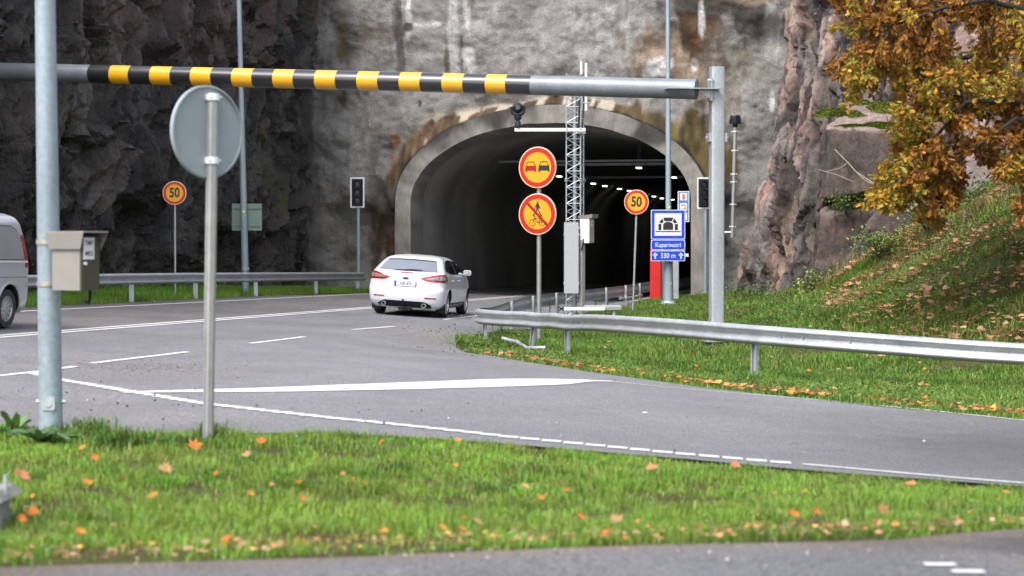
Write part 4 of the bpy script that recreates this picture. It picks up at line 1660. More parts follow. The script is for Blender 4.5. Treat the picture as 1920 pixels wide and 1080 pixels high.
polys.append([pp(386, 283), pp(466, 283), pp(456, 312), pp(396, 312)])
polys.append([pp(380, 288), pp(391, 315), pp(376, 328), pp(353, 322)])
polys.append([pp(472, 288), pp(498, 322), pp(474, 328), pp(461, 315)])
polys.append([pp(349, 330), pp(373, 334), pp(373, 381), pp(349, 381)])
polys.append([pp(477, 334), pp(501, 330), pp(501, 381), pp(477, 381)])
arcp = [pp(386, 379), pp(386, 340)] + [pp(425 - 39 * math.cos(math.pi * k / 12), 340 - 24 * math.sin(math.pi * k / 12)) for k in range(1, 12)] + [pp(464, 340), pp(464, 379)]
polys.append(arcp)
polys.append([pp(328, 388), pp(523, 388), pp(523, 396), pp(328, 396)])
flat(pa, polys, -.0185, M['black'], 'tunnel_symbol')
pb, zc_, ph, pw = panel(ts, 449.5, 468.8, 64, 'sign_panel')
text('Kuparivuori', .185, M['sign_white'], pb, (0, -.015, zc_ - .005), .84, 'lettering', .001, None, .0012)
pc, zc_, ph, pw = panel(ts, 469.8, 489.5, 64, 'sign_panel')
text('330 m', .20, M['sign_white'], pc, (0, -.015, zc_), .86, 'lettering', .001, None, .002)
for sx in (-1, 1):
    cx = sx * pw * .375
    flat(pc, [[(cx - .02, -.085), (cx + .02, -.085), (cx + .02, .02), (cx - .02, .02)], [(cx - .075, .02), (cx - .05, .0), (cx, .05), (cx + .05, 0), (cx + .075, .02), (cx, .095)]], -.0145, M['sign_white'], 'arrow', zc_)
g = G()
g.box((pw / 2 + .05, .05, zc_ + .02), (.10, .06, .09))
g.build('junction_box', M['alu_bright'], ts, False)
for zz in (.16, .46, .75, 1.2):
    g = G()
    g.box((0, .05, zz), (.30, .09, .045))
    g.build('bracket', M['rail_post'], ts, False)

# emergency equipment sign at the tunnel jamb
D = 63.2
q0 = at(1281.5, 416, D)
es = thing('emergency_sign', 'narrow blue sign with red extinguisher and telephone pictures beside the tunnel jamb', 'road sign', tuple(q0))
u2 = F / D
W_, H_ = 21.5 / u2, 57.5 / u2
g = G()
g.rbox((0, 0, H_ / 2), (W_, .03, H_), .01, 0, None, 'y')
eo = g.build('sign_panel', M['sign_white'], es, False)
g = G()
g.box((0, -.0165, H_ / 2), (W_ * .86, .003, H_ * .95))
g.build('blue_field', M['sign_lightblue'], eo, False)
for k, zz in enumerate((.82, .49, .17)):
    g = G()
    g.box((0, -.0195, H_ * zz), (W_ * .62, .003, H_ * .24))
    g.build('white_field', M['sign_white'], eo, False)
m_fade = simple('faded_red', (.70, .10, .08), .5)
z_ = H_ * .82
flat(eo, [[(-.045, z_ - .09), (.045, z_ - .09), (.045, z_ + .05), (-.045, z_ + .05)], [(-.02, z_ + .05), (.02, z_ + .05), (.03, z_ + .1), (-.03, z_ + .1)]], -.0235, m_fade, 'extinguisher_symbol')
z_ = H_ * .49
flat(eo, [[(-.09, z_ + .03), (-.05, z_ + .08), (.06, z_ + .07), (.09, z_ + .0), (.05, z_ + .0), (.04, z_ + .04), (-.05, z_ + .03)], [(.03, z_ - .02), (.1, z_ - .02), (.1, z_ - .07), (.03, z_ - .07)]], -.0235, m_fade, 'telephone_symbol')
text('SOS', .085, M['sign_lightblue'], eo, (-.01, -.0225, z_ - .07), .9, 'lettering', .001)
z_ = H_ * .17
flat(eo, [[(-.07, z_ - .1), (.08, z_ - .1), (.08, z_ - .06), (-.07, z_ - .06)], [(-.02, z_ - .04), (.08, z_ + .09), (.05, z_ + .1), (-.06, z_ + .0)]], -.0235, m_fade, 'hose_symbol')
g = G()
g.cyl((0, .06, -1.2), (0, .06, H_ * .9), .03, None, 10)
g.build('bracket_tube', M['rail_post'], es)


# ------------------------------------------------------------------ cabinets by the jamb
D = 60.3
p = gpd(1229, 563, D)
rc_ = thing('red_cabinet', 'narrow bright red equipment cabinet behind the blue tunnel signs', 'cabinet', tuple(p), R(-4))
u2 = F / D
hh = at(1229, 468, D).z - p.z
g = G()
g.rbox((0, .3, hh / 2 - .03), (20.5 / u2, .5, hh + .06), .02)
rb_ = g.build('body', M['red_paint'], rc_, False)
zs_ = (563 - 521) / u2
g = G()
g.rbox((0, .045, zs_ / 2 + .01), (20.5 / u2 - .03, .012, zs_ - .04), .006, 0, None, 'y')
g.build('lower_door', M['red_paint'], rc_, False)
g = G()
g.rbox((0, .045, (zs_ + hh) / 2), (20.5 / u2 - .03, .012, hh - zs_ - .03), .006, 0, None, 'y')
g.build('upper_door', M['red_paint'], rc_, False)
p = gpd(1257, 566, D)
gc_ = thing('grey_cabinet', 'tall grey equipment cabinet standing behind the lamp post with the blue signs', 'cabinet', (p.x, D + .2, p.z), R(-4))
hh = at(1257, 466, D).z - p.z
W_ = 34 / u2
g = G()
g.rbox((0, .3, hh / 2 - .03), (W_, .5, hh + .06), .02)
g.build('body', M['grey_cab'], gc_, False)
for sx in (-1, 1):
    g = G()
    g.rbox((sx * W_ / 4, .045, hh / 2 + .12), (W_ / 2 - .03, .012, hh - .30), .006, 0, None, 'y')
    g.build('door', M['grey_cab'], gc_, False)
g = G()
g.box((0, .044, .09), (W_ * .96, .012, .14))
g.build('plinth', M['rail_post'], gc_, False)


# ------------------------------------------------------------------ traffic signals
def signal(px, py0, py1, wpx, pbase, D, label, rz):
    p = gpd(*pbase, D)
    u = F / D
    t = thing('traffic_light', label, 'traffic light', tuple(p), rz, 'unlit tunnel traffic lights')
    z1, z0 = at(px, py0, D).z - p.z, at(px, py1, D).z - p.z
    ox = at(px, py0, D).x - p.x
    H_, W_ = z1 - z0, wpx / u
    zc = (z0 + z1) / 2
    g = G()
    g.rbox((ox, .0, zc), (W_, .02, H_), .02, 0, None, 'y')
    g.build('backboard', M['white_paint'], t, False)
    g = G()
    g.rbox((ox, -.0125, zc), (W_ * .80, .006, H_ * .90), .015, 0, None, 'y')
    g.build('black_field', M['navy_plastic'], t, False)
    g = G()
    g.rbox((ox, -.05, zc), (W_ * .56, .07, H_ * .84), .03, 0, None, 'y')
    g.build('housing', M['black_plastic'], t, False)
    rr = min(W_ * .235, H_ * .125)
    for k in (-1, 0, 1):
        cz_ = zc + k * H_ * .27
        g = G()
        g.lathe([(.001, .0), (rr * .6, .012), (rr, .0), (rr, -.02), (.001, -.02)], 20, Matrix.Translation((ox, -.088, cz_)) @ Matrix.Rotation(R(90), 4, 'X'))
        lo = g.build('lens', M['lens_dark'], t)
        g = G()
        n_ = 18
        ring = []
        for q in range(n_ + 1):
            a = R(-35 + 250 * q / n_)
            ring.append((math.cos(a), math.sin(a)))
        L_ = .16
        for ra in (rr * 1.08, rr * 1.02):
            for q, (cx, sz) in enumerate(ring):
                pass
        vs, fs = [], []
        for ra in (rr * 1.10, rr * 1.03):
            for yy in (-.085, -.085 - L_):
                for (cx, sz) in ring:
                    cut = 1.0 if yy > -.1 else 1
                    y2 = yy if yy > -.1 else -.085 - L_ * (.55 + .45 * max(0, sz))
                    vs.append((ox + ra * cx, y2, cz_ + ra * sz))
        m_ = n_ + 1
        for q in range(n_):
            fs += [(q, q + 1, m_ + q + 1, m_ + q), (2 * m_ + q, 3 * m_ + q, 3 * m_ + q + 1, 2 * m_ + q + 1), (m_ + q, m_ + q + 1, 3 * m_ + q + 1, 3 * m_ + q)]
        g.add(vs, fs)
        g.build('visor', M['black_plastic'], lo)
    g = G()
    g.cyl((0, .05, -.3), (0, .05, z1 - .2), .057, None, 14)
    g.build('pole', M['galv_blue'], t)
    g = G()
    for zz in (z0 + .1, z1 - .25):
        g.box((ox / 2, .03, zz), (abs(ox) + .1, .05, .05))
    g.build('mounting_bracket', M['rail_post'], t, False)
    g = G()
    g.cyl((0, .05, -.1), (0, .05, .13), .14, .12, 14)
    g.build('footing', M['conc_old'], t)
    return t


signal(670, 332.5, 389.5, 26.5, (672, 547), 66.3, 'black traffic light in a white frame left of the tunnel mouth', R(2))
signal(1319.5, 332.5, 391.5, 25, (1323, 561), 64.2, 'black traffic light in a white frame between the tunnel jamb and the square barrier post', R(0))

# ------------------------------------------------------------------ vent or sensor pipe on the right-hand wall
D = 64.5
c0, c1 = at(1378.5, 236, D), at(1373, 446, D)
vp = thing('vent_pipe', 'thin bright pipe with a dark ribbed cap fixed to the wall right of the tunnel', 'pipe', tuple(c1))
d0 = c0 - c1
g = G()
g.cyl((0, 0, 0), d0, .062, None, 16)
g.build('pipe', M['alu'], vp)
g = G()
m_ = Matrix.Translation(d0)
g.lathe([(.07, -.05), (.08, .06), (.17, .07), (.17, .30), (.15, .34), (.001, .34)], 8, m_)
for k in range(16):
    a = 2 * math.pi * k / 16
    g.box(d0 + Vector((.178 * math.cos(a), .178 * math.sin(a), .14)), (.02, .02, .14), 0, Matrix.Rotation(a, 4, 'Z'))
g.build('ribbed_cap', M['navy_plastic'], vp, False)
for k in (.10, .30, .50, .57, .78, .95):
    c = d0 * (1 - k) if False else d0 * k
    g = G()
    g.lathe([(.064, -.02), (.075, -.02), (.075, .02), (.064, .02)], 14, Matrix.Translation(c), 0, True)
    g.cyl(c + Vector((-.11, .02, 0)), c + Vector((.11, .02, 0)), .014, None, 6)
    g.cyl(c + Vector((0, .04, 0)), c + Vector((0, .9, 0)), .012, None, 6)
    g.build('wall_clip', M['alu_bright'], vp, False)
g = G()
c = d0 * .05
g.cyl(c + Vector((-.02, 0, 0)), c + Vector((-.26, .0, 0)), .035, None, 10)
g.build('side_stub', M['alu_bright'], vp)

# ------------------------------------------------------------------ lattice mast
D = 50.0
p = gpd(1076, 592, D)
u3 = F / D
mz = p.z
ms = thing('lattice_mast', 'slim three-legged steel lattice mast with white rod aerials in front of the tunnel', 'mast', tuple(p))
legs = [Vector((at(1061.5, 592, D).x - p.x, -.12, 0)), Vector((at(1088, 592, D).x - p.x, -.12, 0)), Vector((at(1094.5, 592, D).x - p.x, .18, 0))]
H_ = at(1076, 140, D).z - p.z
for lg_ in legs:
    g = G()
    g.cyl(lg_ + Vector((0, 0, -.2)), lg_ + Vector((0, 0, H_)), .017, None, 8)
    g.build('leg', M['galv'], ms)
nb = 15
hb_ = H_ / nb
for k in range(nb):
    g = G()
    for a, b in ((0, 1), (1, 2), (2, 0)):
        z0_, z1_ = k * hb_, (k + 1) * hb_
        g.cyl(legs[a] + Vector((0, 0, z0_)), legs[b] + Vector((0, 0, z0_)), .010, None, 6)
        zm = (z0_ + z1_) / 2
        g.cyl(legs[a] + Vector((0, 0, z0_)), legs[b] + Vector((0, 0, zm)), .009, None, 6)
        g.cyl(legs[b] + Vector((0, 0, zm)), legs[a] + Vector((0, 0, z1_)), .009, None, 6)
    g.build('bracing', M['galv'], ms)
zz = at(1076, 338, D).z - p.z
g = G()
for lg_ in legs:
    for o in (0, .05):
        g.lathe([(.018, -.012), (.05, -.012), (.05, .012), (.018, .012)], 12, Matrix.Translation(lg_ + Vector((0, 0, zz + o - .02))), 0, True)
g.build('leg_joint', M['galv'], ms, False)
g = G()
q = at(1077.5, 592, D).x - p.x
g.cyl((q, .0, -.1), (q, .0, H_ - .2), .05, None, 14)
g.build('inner_tube', M['galv_blue'], ms)
g = G()
x0 = at(1084, 300, D).x - p.x
za, zb_ = at(0, 176, D).z - p.z, at(0, 245, D).z - p.z
g.tube([(x0 + .08, -.10, H_), (x0 + .06, -.11, za), (x0 + .02, -.14, (za + zb_) / 2), (x0 + .01, -.14, zb_)], .02, 8)
g.tube([(x0 + .12, .05, H_), (x0 + .13, .06, za - .3), (x0 + .1, .05, zb_ - .3), (x0 + .1, .05, 1.0)], .014, 6)
g.build('cable', M['black_plastic'], ms)
for px, y0 in ((1090, 115), (1099, 118)):
    g = G()
    zt_ = at(px, y0, D).z - p.z
    xx = at(px, y0, D).x - p.x
    g.cyl((xx, .0, H_ - .9), (xx, 0, zt_), .040, .036, 12)
    g.build('rod_aerial', M['white_paint'], ms)
g = G()
for zq in (H_ - .7, H_ - .2):
    g = G()
    g.box((.28, 0, zq), (.22, .08, .03))
    g.build('aerial_bracket', M['galv'], ms, False)

# arm and camera
za = at(1030, 243.5, D).z
ar = thing('camera_arm', 'white double bar clamped across the lattice mast to hold the traffic camera', 'bracket arm', tuple(at(1076, 243.5, 49.75)))
b0 = Vector(ar.location)
for dz in (-.022, .022):
    g = G()
    g.rbox((at(1031, 243, D).x - b0.x, 0, dz), (132 / u3, .05, .042), .008, 0, None, 'x')
    g.build('bar', M['white_paint'], ar, False)
g = G()
for px in (1062, 1088):
    g.box((at(px, 243, D).x - b0.x, .03, 0), (.05, .12, .12))
g.box((at(1090, 243, D).x - b0.x, .05, -.07), (.2, .1, .04))
g.build('clamp', M['rail_post'], ar, False)
q = at(971, 240.5, D)
cm = thing('traffic_camera', 'dark round-headed traffic camera standing on the white arm above the signs', 'camera', (q.x, 49.75, q.z + .02))
g = G()
g.lathe([(.001, 0), (.075, 0), (.072, .10), (.05, .14), (.05, .17), (.085, .19), (.10, .30), (.10, .32), (.001, .32)], 18)
g.build('pedestal', M['navy_plastic'], cm)
g = G()
g.tube([(-.10, 0, .30), (-.15, 0, .36), (-.16, 0, .50)], .03, 8)
g.tube([(.10, 0, .30), (.15, 0, .36), (.16, 0, .50)], .03, 8)
g.build('yoke', M['navy_plastic'], cm)
g = G()
g.lathe([(.001, -.14), (.07, -.12), (.12, -.06), (.135, 0), (.12, .06), (.07, .12), (.001, .14)], 20, Matrix.Translation((0, 0, .47)) @ Matrix.Rotation(R(90), 4, 'X'))
hd = g.build('head', M['navy_plastic'], cm)
g = G()
g.cyl((0, -.12, .47), (0, -.15, .47), .06, .055, 16)
g.build('lens', M['glass'], hd)

# grey panel on the mast, white box, column, folded barrier arm
q = at(1071, 550, 49.6)
gp_ = thing('mast_panel', 'tall plain galvanised panel box fixed to the foot of the lattice mast', 'panel', tuple(q), R(4))
g = G()
hh = 132 / u3
g.rbox((0, 0, hh / 2), (26.5 / u3, .10, hh), .012, 0, None, 'y')
g.build('panel', M['panel_grey'], gp_, False)
g = G()
for zz in (.25, hh - .3):
    g.box((26.5 / u3 / 2 + .008, -.02, zz), (.016, .05, .06))
    g.box((-26.5 / u3 / 2 - .008, -.02, zz), (.016, .05, .06))
g.build('latch', M['rail_post'], gp_, False)
p = gpd(1091, 590, 49.7)
colm = thing('steel_column', 'light grey square column under the white box beside the lattice mast', 'post', (p.x, 49.7, p.z))
hh = at(1091, 450, D).z - p.z
g = G()
g.rbox((0, 0, hh / 2 - .05), (.125, .12, hh + .1), .012, 0, Matrix.Rotation(R(35), 4, 'Z'))
g.build('shaft', M['alu'], colm)
g = G()
g.tube([(.03, -.09, hh + .02), (.02, -.12, hh - .12), (-.01, -.09, hh - .25)], .018, 6)
g.build('cable', M['black_plastic'], colm)
q = at(1104, 455.5, 49.55)
wb = thing('control_box', 'white control box with overhanging roof beside the lattice mast', 'cabinet', tuple(q), R(-29))
hb2 = 46 / u3
g = G()
g.rbox((-.12, .12, hb2 / 2), (.26, .26, hb2), .01)
g.build('body', M['white_paint'], wb, False)
m_side_shaded = simple('shaded_side_door_taupe', (.30, .27, .255), .5)  # darker than the white body: shade of this side painted into the colour
g = G()
g.rbox((.018, .12, hb2 / 2 - .01), (.018, .25, hb2 - .04), .005)
g.build('door', m_side_shaded, wb, False)
g = G()
g.add([(-.27, -.03, hb2), (.10, -.03, hb2), (.10, .28, hb2), (-.27, .28, hb2), (-.27, -.05, hb2 + .06), (.13, -.05, hb2 + .10), (.13, .30, hb2 + .10), (-.27, .30, hb2 + .06)],
      [(3, 2, 1, 0), (4, 5, 6, 7), (0, 1, 5, 4), (1, 2, 6, 5), (2, 3, 7, 6), (3, 0, 4, 7)])
g.build('roof', M['cabinet'], wb, False)
g = G()
g.box((.030, .12, hb2 - .12), (.004, .12, .16))
so = g.build('sticker', M['sign_white'], wb, False)
text('M01', .05, M['black'], so, (.0335, .12, hb2 - .14), .9, 'lettering', .0006, rot90, .001)
q = at(1105, 579, 48.6)
fb = thing('folded_barrier', 'low horizontal white and grey beam lying behind the guardrail at the mast foot', 'barrier arm', tuple(q))
u4 = F / 48.6
g = G()
g.rbox((-.12, -.05, .0), (76 / u4, .07, .085), .012, 0, None, 'x')
g.build('white_bar', M['white_paint'], fb, False)
g = G()
g.rbox((.53, .05, .015), (39 / u4, .16, .10), .012, 0, None, 'x')
g.build('grey_bar', M['alu'], fb, False)
g = G()
g.rbox((.32, .22, .055), (68 / u4, .22, .05), .012, 0, None, 'x')
g.build('tray', M['grey_cab'], fb, False)
g = G()
for a in (-1, 1):
    g.box((-.68, -.05, 0), (.15, .04, .03), 0, Matrix.Rotation(R(35 * a), 4, 'Y'))
g.build('end_coupler', M['black_plastic'], fb, False)
for xx in (-.4, .6):
    g = G()
    zl_ = h1(q.x + xx, 48.7) - q.z
    g.box((xx, .06, zl_ / 2 - .1), (.06, .06, abs(zl_) + .12))
    g.build('leg', M['rail_post'], fb, False)

# ------------------------------------------------------------------ tunnel lamps
for k, (px, py) in enumerate(((1048.5, 331), (1112, 344.5), (1134, 349), (1161.5, 354.5), (1180, 358), (1226, 368.5), (1241, 372), (1261, 374.5), (1198, 315), (1264, 333))):
    off = py - 470
    d = 3.2 * F / (-off) * 1.0
    q = at(px, py, d)
    lab = (('nearest', 'second nearest', 'third nearest', 'fourth nearest', 'fifth nearest', 'sixth nearest', 'second farthest', 'farthest')[k] + ' lit lamp of the long left row under the tunnel roof') if k < 8 else ('nearer' if k == 8 else 'farther') + ' of the two lit lamps in the right row under the tunnel roof'
    t = thing('tunnel_lamp', lab, 'lamp', tuple(q), -AX, 'lamps in the left tunnel row' if k < 8 else 'lamps in the right tunnel row')
    g = G()
    g.rbox((0, 0, .05), (.22, .5, .06), .03, 0, None, 'z')
    g.build('casing', M['grey_cab'], t, False)
    g = G()
    g.rbox((0, 0, .0), (.18, .42, .035), .02, 0, None, 'z')
    g.build('diffuser', M['lamp'], t, False)
    g = G()
    zr = ZS + BI * math.sqrt(max(.05, 1 - (((q.x - PC[0]) * RV[0] + (q.y - PC[1]) * RV[1]) / AI) ** 2)) - q.z
    for sy in (-.3, .3):
        g.cyl((0, sy, .08), (0, sy, max(.1, zr)), .012, None, 5)
    g.build('hanger', M['rail_post'], t, False)

# ------------------------------------------------------------------ concrete footing in the lawn
p = gp(0, 985, 10.7)
cb = thing('concrete_block', 'worn concrete block with a small steel pin in the lawn at the left edge', 'concrete block', tuple(p))
g = G()
u5 = F / 10.7
g.rbox((-.22, .1, .03), (.44, .5, .22), .03, 0, Matrix.Rotation(R(8), 4, 'Z'))
g.add([(-.50, -.18, .135), (.045, -.16, .135), (.05, .30, .135), (-.50, .32, .135), (-.46, -.12, .185), (.01, -.10, .185), (.01, .25, .185), (-.46, .25, .185)],
      [(3, 2, 1, 0), (4, 5, 6, 7), (0, 1, 5, 4), (1, 2, 6, 5), (2, 3, 7, 6), (3, 0, 4, 7)])
g.build('block', M['conc_old'], cb, False)
g = G()
g.cyl((.03, 0, .16), (.03, 0, .26), .012, None, 8)
g.build('pin', M['rail_post'], cb)
# ------------------------------------------------------------------ vehicles
class Loft:
    """car body from rounded plan slices: rows of z, rear y, front y, half width, rear corner depth, front corner depth"""

    def __init__(s, rows, nr=2.7, nf=2.6, sm=.022):
        r = np.array(rows, float)
        s.z = np.arange(r[0, 0], r[-1, 0] + 1e-6, .005)
        s.t = np.stack([np.interp(s.z, r[:, 0], r[:, k]) for k in range(1, 6)], 1)
        k = int(sm / .005 * 2)
        ker = np.exp(-np.linspace(-2, 2, 2 * k + 1) ** 2)
        ker /= ker.sum()
        lo = 2 * s.t[:1] - s.t[1:k + 1][::-1]
        hi = 2 * s.t[-1:] - s.t[-k - 1:-1][::-1]
        pad = np.concatenate([lo, s.t, hi])
        s.t = np.stack([np.convolve(pad[:, i], ker, 'valid') for i in range(5)], 1)
        s.n, s.nf = nr, nf

    def row(s, z):
        return [float(np.interp(z, s.z, s.t[:, k])) for k in range(5)]

    def x(s, y, z):
        yr, yf, hw, ar, af = s.row(z)
        if y < yr + ar:
            c = min(1, max(0, (yr + ar - y) / ar))
            return hw * (1 - c ** s.n) ** (1 / s.n)
        if y > yf - af:
            c = min(1, max(0, (y - yf + af) / af))
            return hw * (1 - c ** s.nf) ** (1 / s.nf)
        return hw

    def yrear(s, x, z):
        yr, yf, hw, ar, af = s.row(z)
        c = min(1, abs(x) / hw)
        return yr + ar - ar * (1 - c ** s.n) ** (1 / s.n)

    def half(s, z, ya, yb, nq=22, ns=100):
        yr, yf, hw, ar, af = s.row(z)
        out = []
        for k in range(nq):
            t = math.pi / 2 * k / nq
            out.append((hw * math.sin(t) ** (2 / s.n), yr + ar - ar * math.cos(t) ** (2 / s.n)))
        y0, y1 = yr + ar, yf - af
        for k in range(ns + 1):
            out.append((hw, y0 + (y1 - y0) * k / ns))
        for k in range(1, nq + 1):
            t = math.pi / 2 * (1 - k / nq)
            out.append((hw * max(0, math.sin(t)) ** (2 / s.nf), y1 + af * math.cos(t) ** (2 / s.nf)))
        return out

    def shell(s, zs, wheels, ra, xmin=.5):
        V, F_ = [], []
        for z in zs:
            h = s.half(z, 0, 0)
            ring = [(x, y) for x, y in h] + [(-x, y) for x, y in h[-2:0:-1]]
            V += [(x, y, z) for x, y in ring]
        m = len(V) // len(zs)
        V = np.array(V)
        for (wy, wz) in wheels:
            r = np.hypot(V[:, 1] - wy, V[:, 2] - wz)
            k = (r > ra - .035) & (r < ra + .022) & (np.abs(V[:, 0]) > xmin)
            V[k, 1] = wy + (V[k, 1] - wy) * ra / r[k]
            V[k, 2] = wz + (V[k, 2] - wz) * ra / r[k]
        for j in range(len(zs) - 1):
            for k in range(m):
                f = (j * m + k, j * m + (k + 1) % m, (j + 1) * m + (k + 1) % m, (j + 1) * m + k)
                c = V[list(f)].mean(0)
                if abs(c[0]) > xmin and any(math.hypot(c[1] - wy, c[2] - wz) < ra - .004 for wy, wz in wheels):
                    continue
                F_.append(f)
        F_.append(tuple(range((len(zs) - 1) * m, len(zs) * m)))
        return V, F_

    def side(s, top, bot, y0, y1, off, sgn, nu=26, nv=7):
        V = []
        for i in range(nu + 1):
            y = y0 + (y1 - y0) * i / nu
            for j in range(nv + 1):
                z = bot(y) + (top(y) - bot(y)) * j / nv
                V.append((sgn * (s.x(y, z) + off), y, z + off * .3))
        f = [(i * (nv + 1) + j, (i + 1) * (nv + 1) + j, (i + 1) * (nv + 1) + j + 1, i * (nv + 1) + j + 1) for i in range(nu) for j in range(nv)]
        return V, (f if sgn > 0 else [q[::-1] for q in f])

    def rear(s, top, bot, x0, x1, off, nu=24, nv=7):
        V = []
        for i in range(nu + 1):
            x = x0 + (x1 - x0) * i / nu
            for j in range(nv + 1):
                z = bot(x) + (top(x) - bot(x)) * j / nv
                V.append((x, s.yrear(x, z) - off, z + off * .5))
        f = [(i * (nv + 1) + j, (i + 1) * (nv + 1) + j, (i + 1) * (nv + 1) + j + 1, i * (nv + 1) + j + 1) for i in range(nu) for j in range(nv)]
        return V, f

    def wrap(s, top, bot, t0, t1, off, sgn, nu=20, nv=5):
        """patch round a rear corner; t 0 = middle of the tail, 1 = start of the side, above 1 = metres along the side"""
        V = []
        for i in range(nu + 1):
            t = t0 + (t1 - t0) * i / nu
            for j in range(nv + 1):
                z = bot(t) + (top(t) - bot(t)) * j / nv
                yr, yf, hw, ar, af = s.row(z)
                a = math.pi / 2 * min(t, 1)
                x = hw * math.sin(a) ** (2 / s.n)
                y = yr + ar - ar * max(0, math.cos(a)) ** (2 / s.n) + max(0, t - 1)
                V.append((sgn * (x + off * math.sin(a)), y - off * math.cos(a), z))
        f = [(i * (nv + 1) + j, (i + 1) * (nv + 1) + j, (i + 1) * (nv + 1) + j + 1, i * (nv + 1) + j + 1) for i in range(nu) for j in range(nv)]
        return V, (f if sgn > 0 else [q[::-1] for q in f])


def seat_on_ground(t, wheels, rz, x, y):
    """rest a vehicle on the sloping road: fit its plane to the ground under its wheels"""
    c, s = math.cos(rz), math.sin(rz)
    pts = []
    for wx, wy in wheels:
        X, Y = x + c * wx - s * wy, y + s * wx + c * wy
        pts.append((wx, wy, h1(X, Y)))
    A = np.array([[p[0], p[1], 1] for p in pts])
    b = np.array([p[2] for p in pts])
    kx, ky, k0 = np.linalg.lstsq(A, b, rcond=None)[0]
    t.location = (x, y, k0 + .004)
    t.rotation_euler = (Matrix.Rotation(rz, 3, 'Z') @ Matrix.Rotation(math.atan(ky), 3, 'X') @ Matrix.Rotation(-math.atan(kx), 3, 'Y')).to_euler()


def wheel(parent, x, y, r, wdt, spokes=10, rimr=.70, steer=0.0):
    sg = 1 if x > 0 else -1
    m = Matrix.Translation((x, y, r)) @ Matrix.Rotation(R(90 * sg), 4, 'Y') @ Matrix.Identity(4)
    w2 = wdt / 2
    g = G()
    g.lathe([(r * rimr, -w2 * .9), (r * .93, -w2), (r * .985, -w2 * .75), (r, -w2 * .3), (r, w2 * .3), (r * .985, w2 * .75), (r * .93, w2), (r * rimr, w2 * .9)], 36, m, 0, True)
    ty = g.build('tyre', M['rubber'], parent)
    g = G()
    rr = r * rimr
    g.lathe([(rr + .004, w2 * .9), (rr - .012, w2 * .92), (rr - .025, w2 * .45), (rr - .02, -w2 * .5), (rr + .004, -w2 * .5)], 36, m, 0, True)
    for k in range(spokes):
        a = 2 * math.pi * k / spokes
        q = Matrix.Rotation(a, 4, 'Z')
        g.add([(.02, -.020, w2 * .62), (rr - .015, -.030, w2 * .75), (rr - .015, .030, w2 * .75), (.02, .020, w2 * .62), (.02, -.018, w2 * .3), (rr - .015, -.026, w2 * .4), (rr - .015, .026, w2 * .4), (.02, .018, w2 * .3)],
              [(0, 1, 2, 3), (7, 6, 5, 4), (0, 4, 5, 1), (1, 5, 6, 2), (2, 6, 7, 3), (3, 7, 4, 0)], 0, m @ q)
    g.lathe([(.001, w2 * .72), (.05, w2 * .70), (.065, w2 * .5), (.065, w2 * .2), (.001, w2 * .2)], 16, m)
    g.build('rim', M['rim'], ty)
    g = G()
    g.lathe([(.001, w2 * .1), (rr - .03, w2 * .1), (rr - .03, -w2 * .4), (.001, -w2 * .4)], 20, m)
    g.build('brake_disc', M['black_plastic'], ty)
    return ty


# ---- white hatchback, seen from behind on the right-hand lane
CR = -R(8.0)
_wl, _wr = gp(706, 588, 47), gp(834, 594, 46.5)
CS = (_wl.y + _wr.y) / 2 / 49.5
CX, CY = (_wl.x + _wr.x) / 2 + math.sin(CR) * 1.08 * CS, (_wl.y + _wr.y) / 2 - math.cos(CR) * 1.08 * CS
print('car', _wl, _wr, CS)
car = thing('white_car', 'white five door hatchback driving towards the tunnel, seen from behind', 'car')
seat_on_ground(car, [(-.8 * CS, 1.08 * CS), (.8 * CS, 1.08 * CS), (-.8 * CS, 3.93 * CS), (.8 * CS, 3.93 * CS)], CR, CX, CY)
car.scale = (CS, CS, CS)
rows = [(.20, .16, 4.58, .78, .42, .8), (.27, .08, 4.70, .87, .42, .8), (.36, .035, 4.75, .915, .42, .8), (.46, .012, 4.77, .932, .42, .8), (.58, .0, 4.77, .942, .42, .85), (.66, .005, 4.75, .944, .42, .9),
        (.70, .035, 4.73, .943, .42, .9), (.75, .075, 4.70, .940, .41, .9), (.85, .085, 4.62, .934, .40, .9), (.96, .10, 4.30, .925, .40, .7), (1.03, .135, 3.98, .908, .39, .5), (1.08, .20, 3.78, .885, .38, .42), (1.13, .30, 3.58, .855, .36, .38),
        (1.22, .475, 3.33, .805, .34, .34), (1.32, .685, 3.06, .748, .32, .30), (1.40, .88, 2.83, .69, .30, .28), (1.45, 1.09, 2.62, .62, .30, .3), (1.485, 1.38, 2.42, .50, .3, .3), (1.505, 1.75, 2.15, .28, .2, .2)]
B = Loft(rows)
zs = np.concatenate([np.arange(.20, 1.14, .0185), np.arange(1.14, 1.505, .022), [1.505]])
V, Fc = B.shell(zs, [(1.08, .33), (3.93, .33)], .375)
raw('body', V, Fc, M['car_white'], car, True, None, None, .55)
g = G()
g.box((0, 2.42, .55), (1.36, 4.2, .62))
g.box((0, 1.9, .24), (1.2, 3.3, .10))
g.build('underbody', M['black_plastic'], car, False)
for x in (-.79, .79):
    for y in (1.08, 3.93):
        w_ = wheel(car, x, y, .33, .225, 10, .72)
        w_.name = 'wheel'
# glass
gz_top = lambda x: 1.385 - .028 * (abs(x) / .7) ** 2.5
gz_bot = lambda x: 1.10 + .012 * (x / .8) ** 2
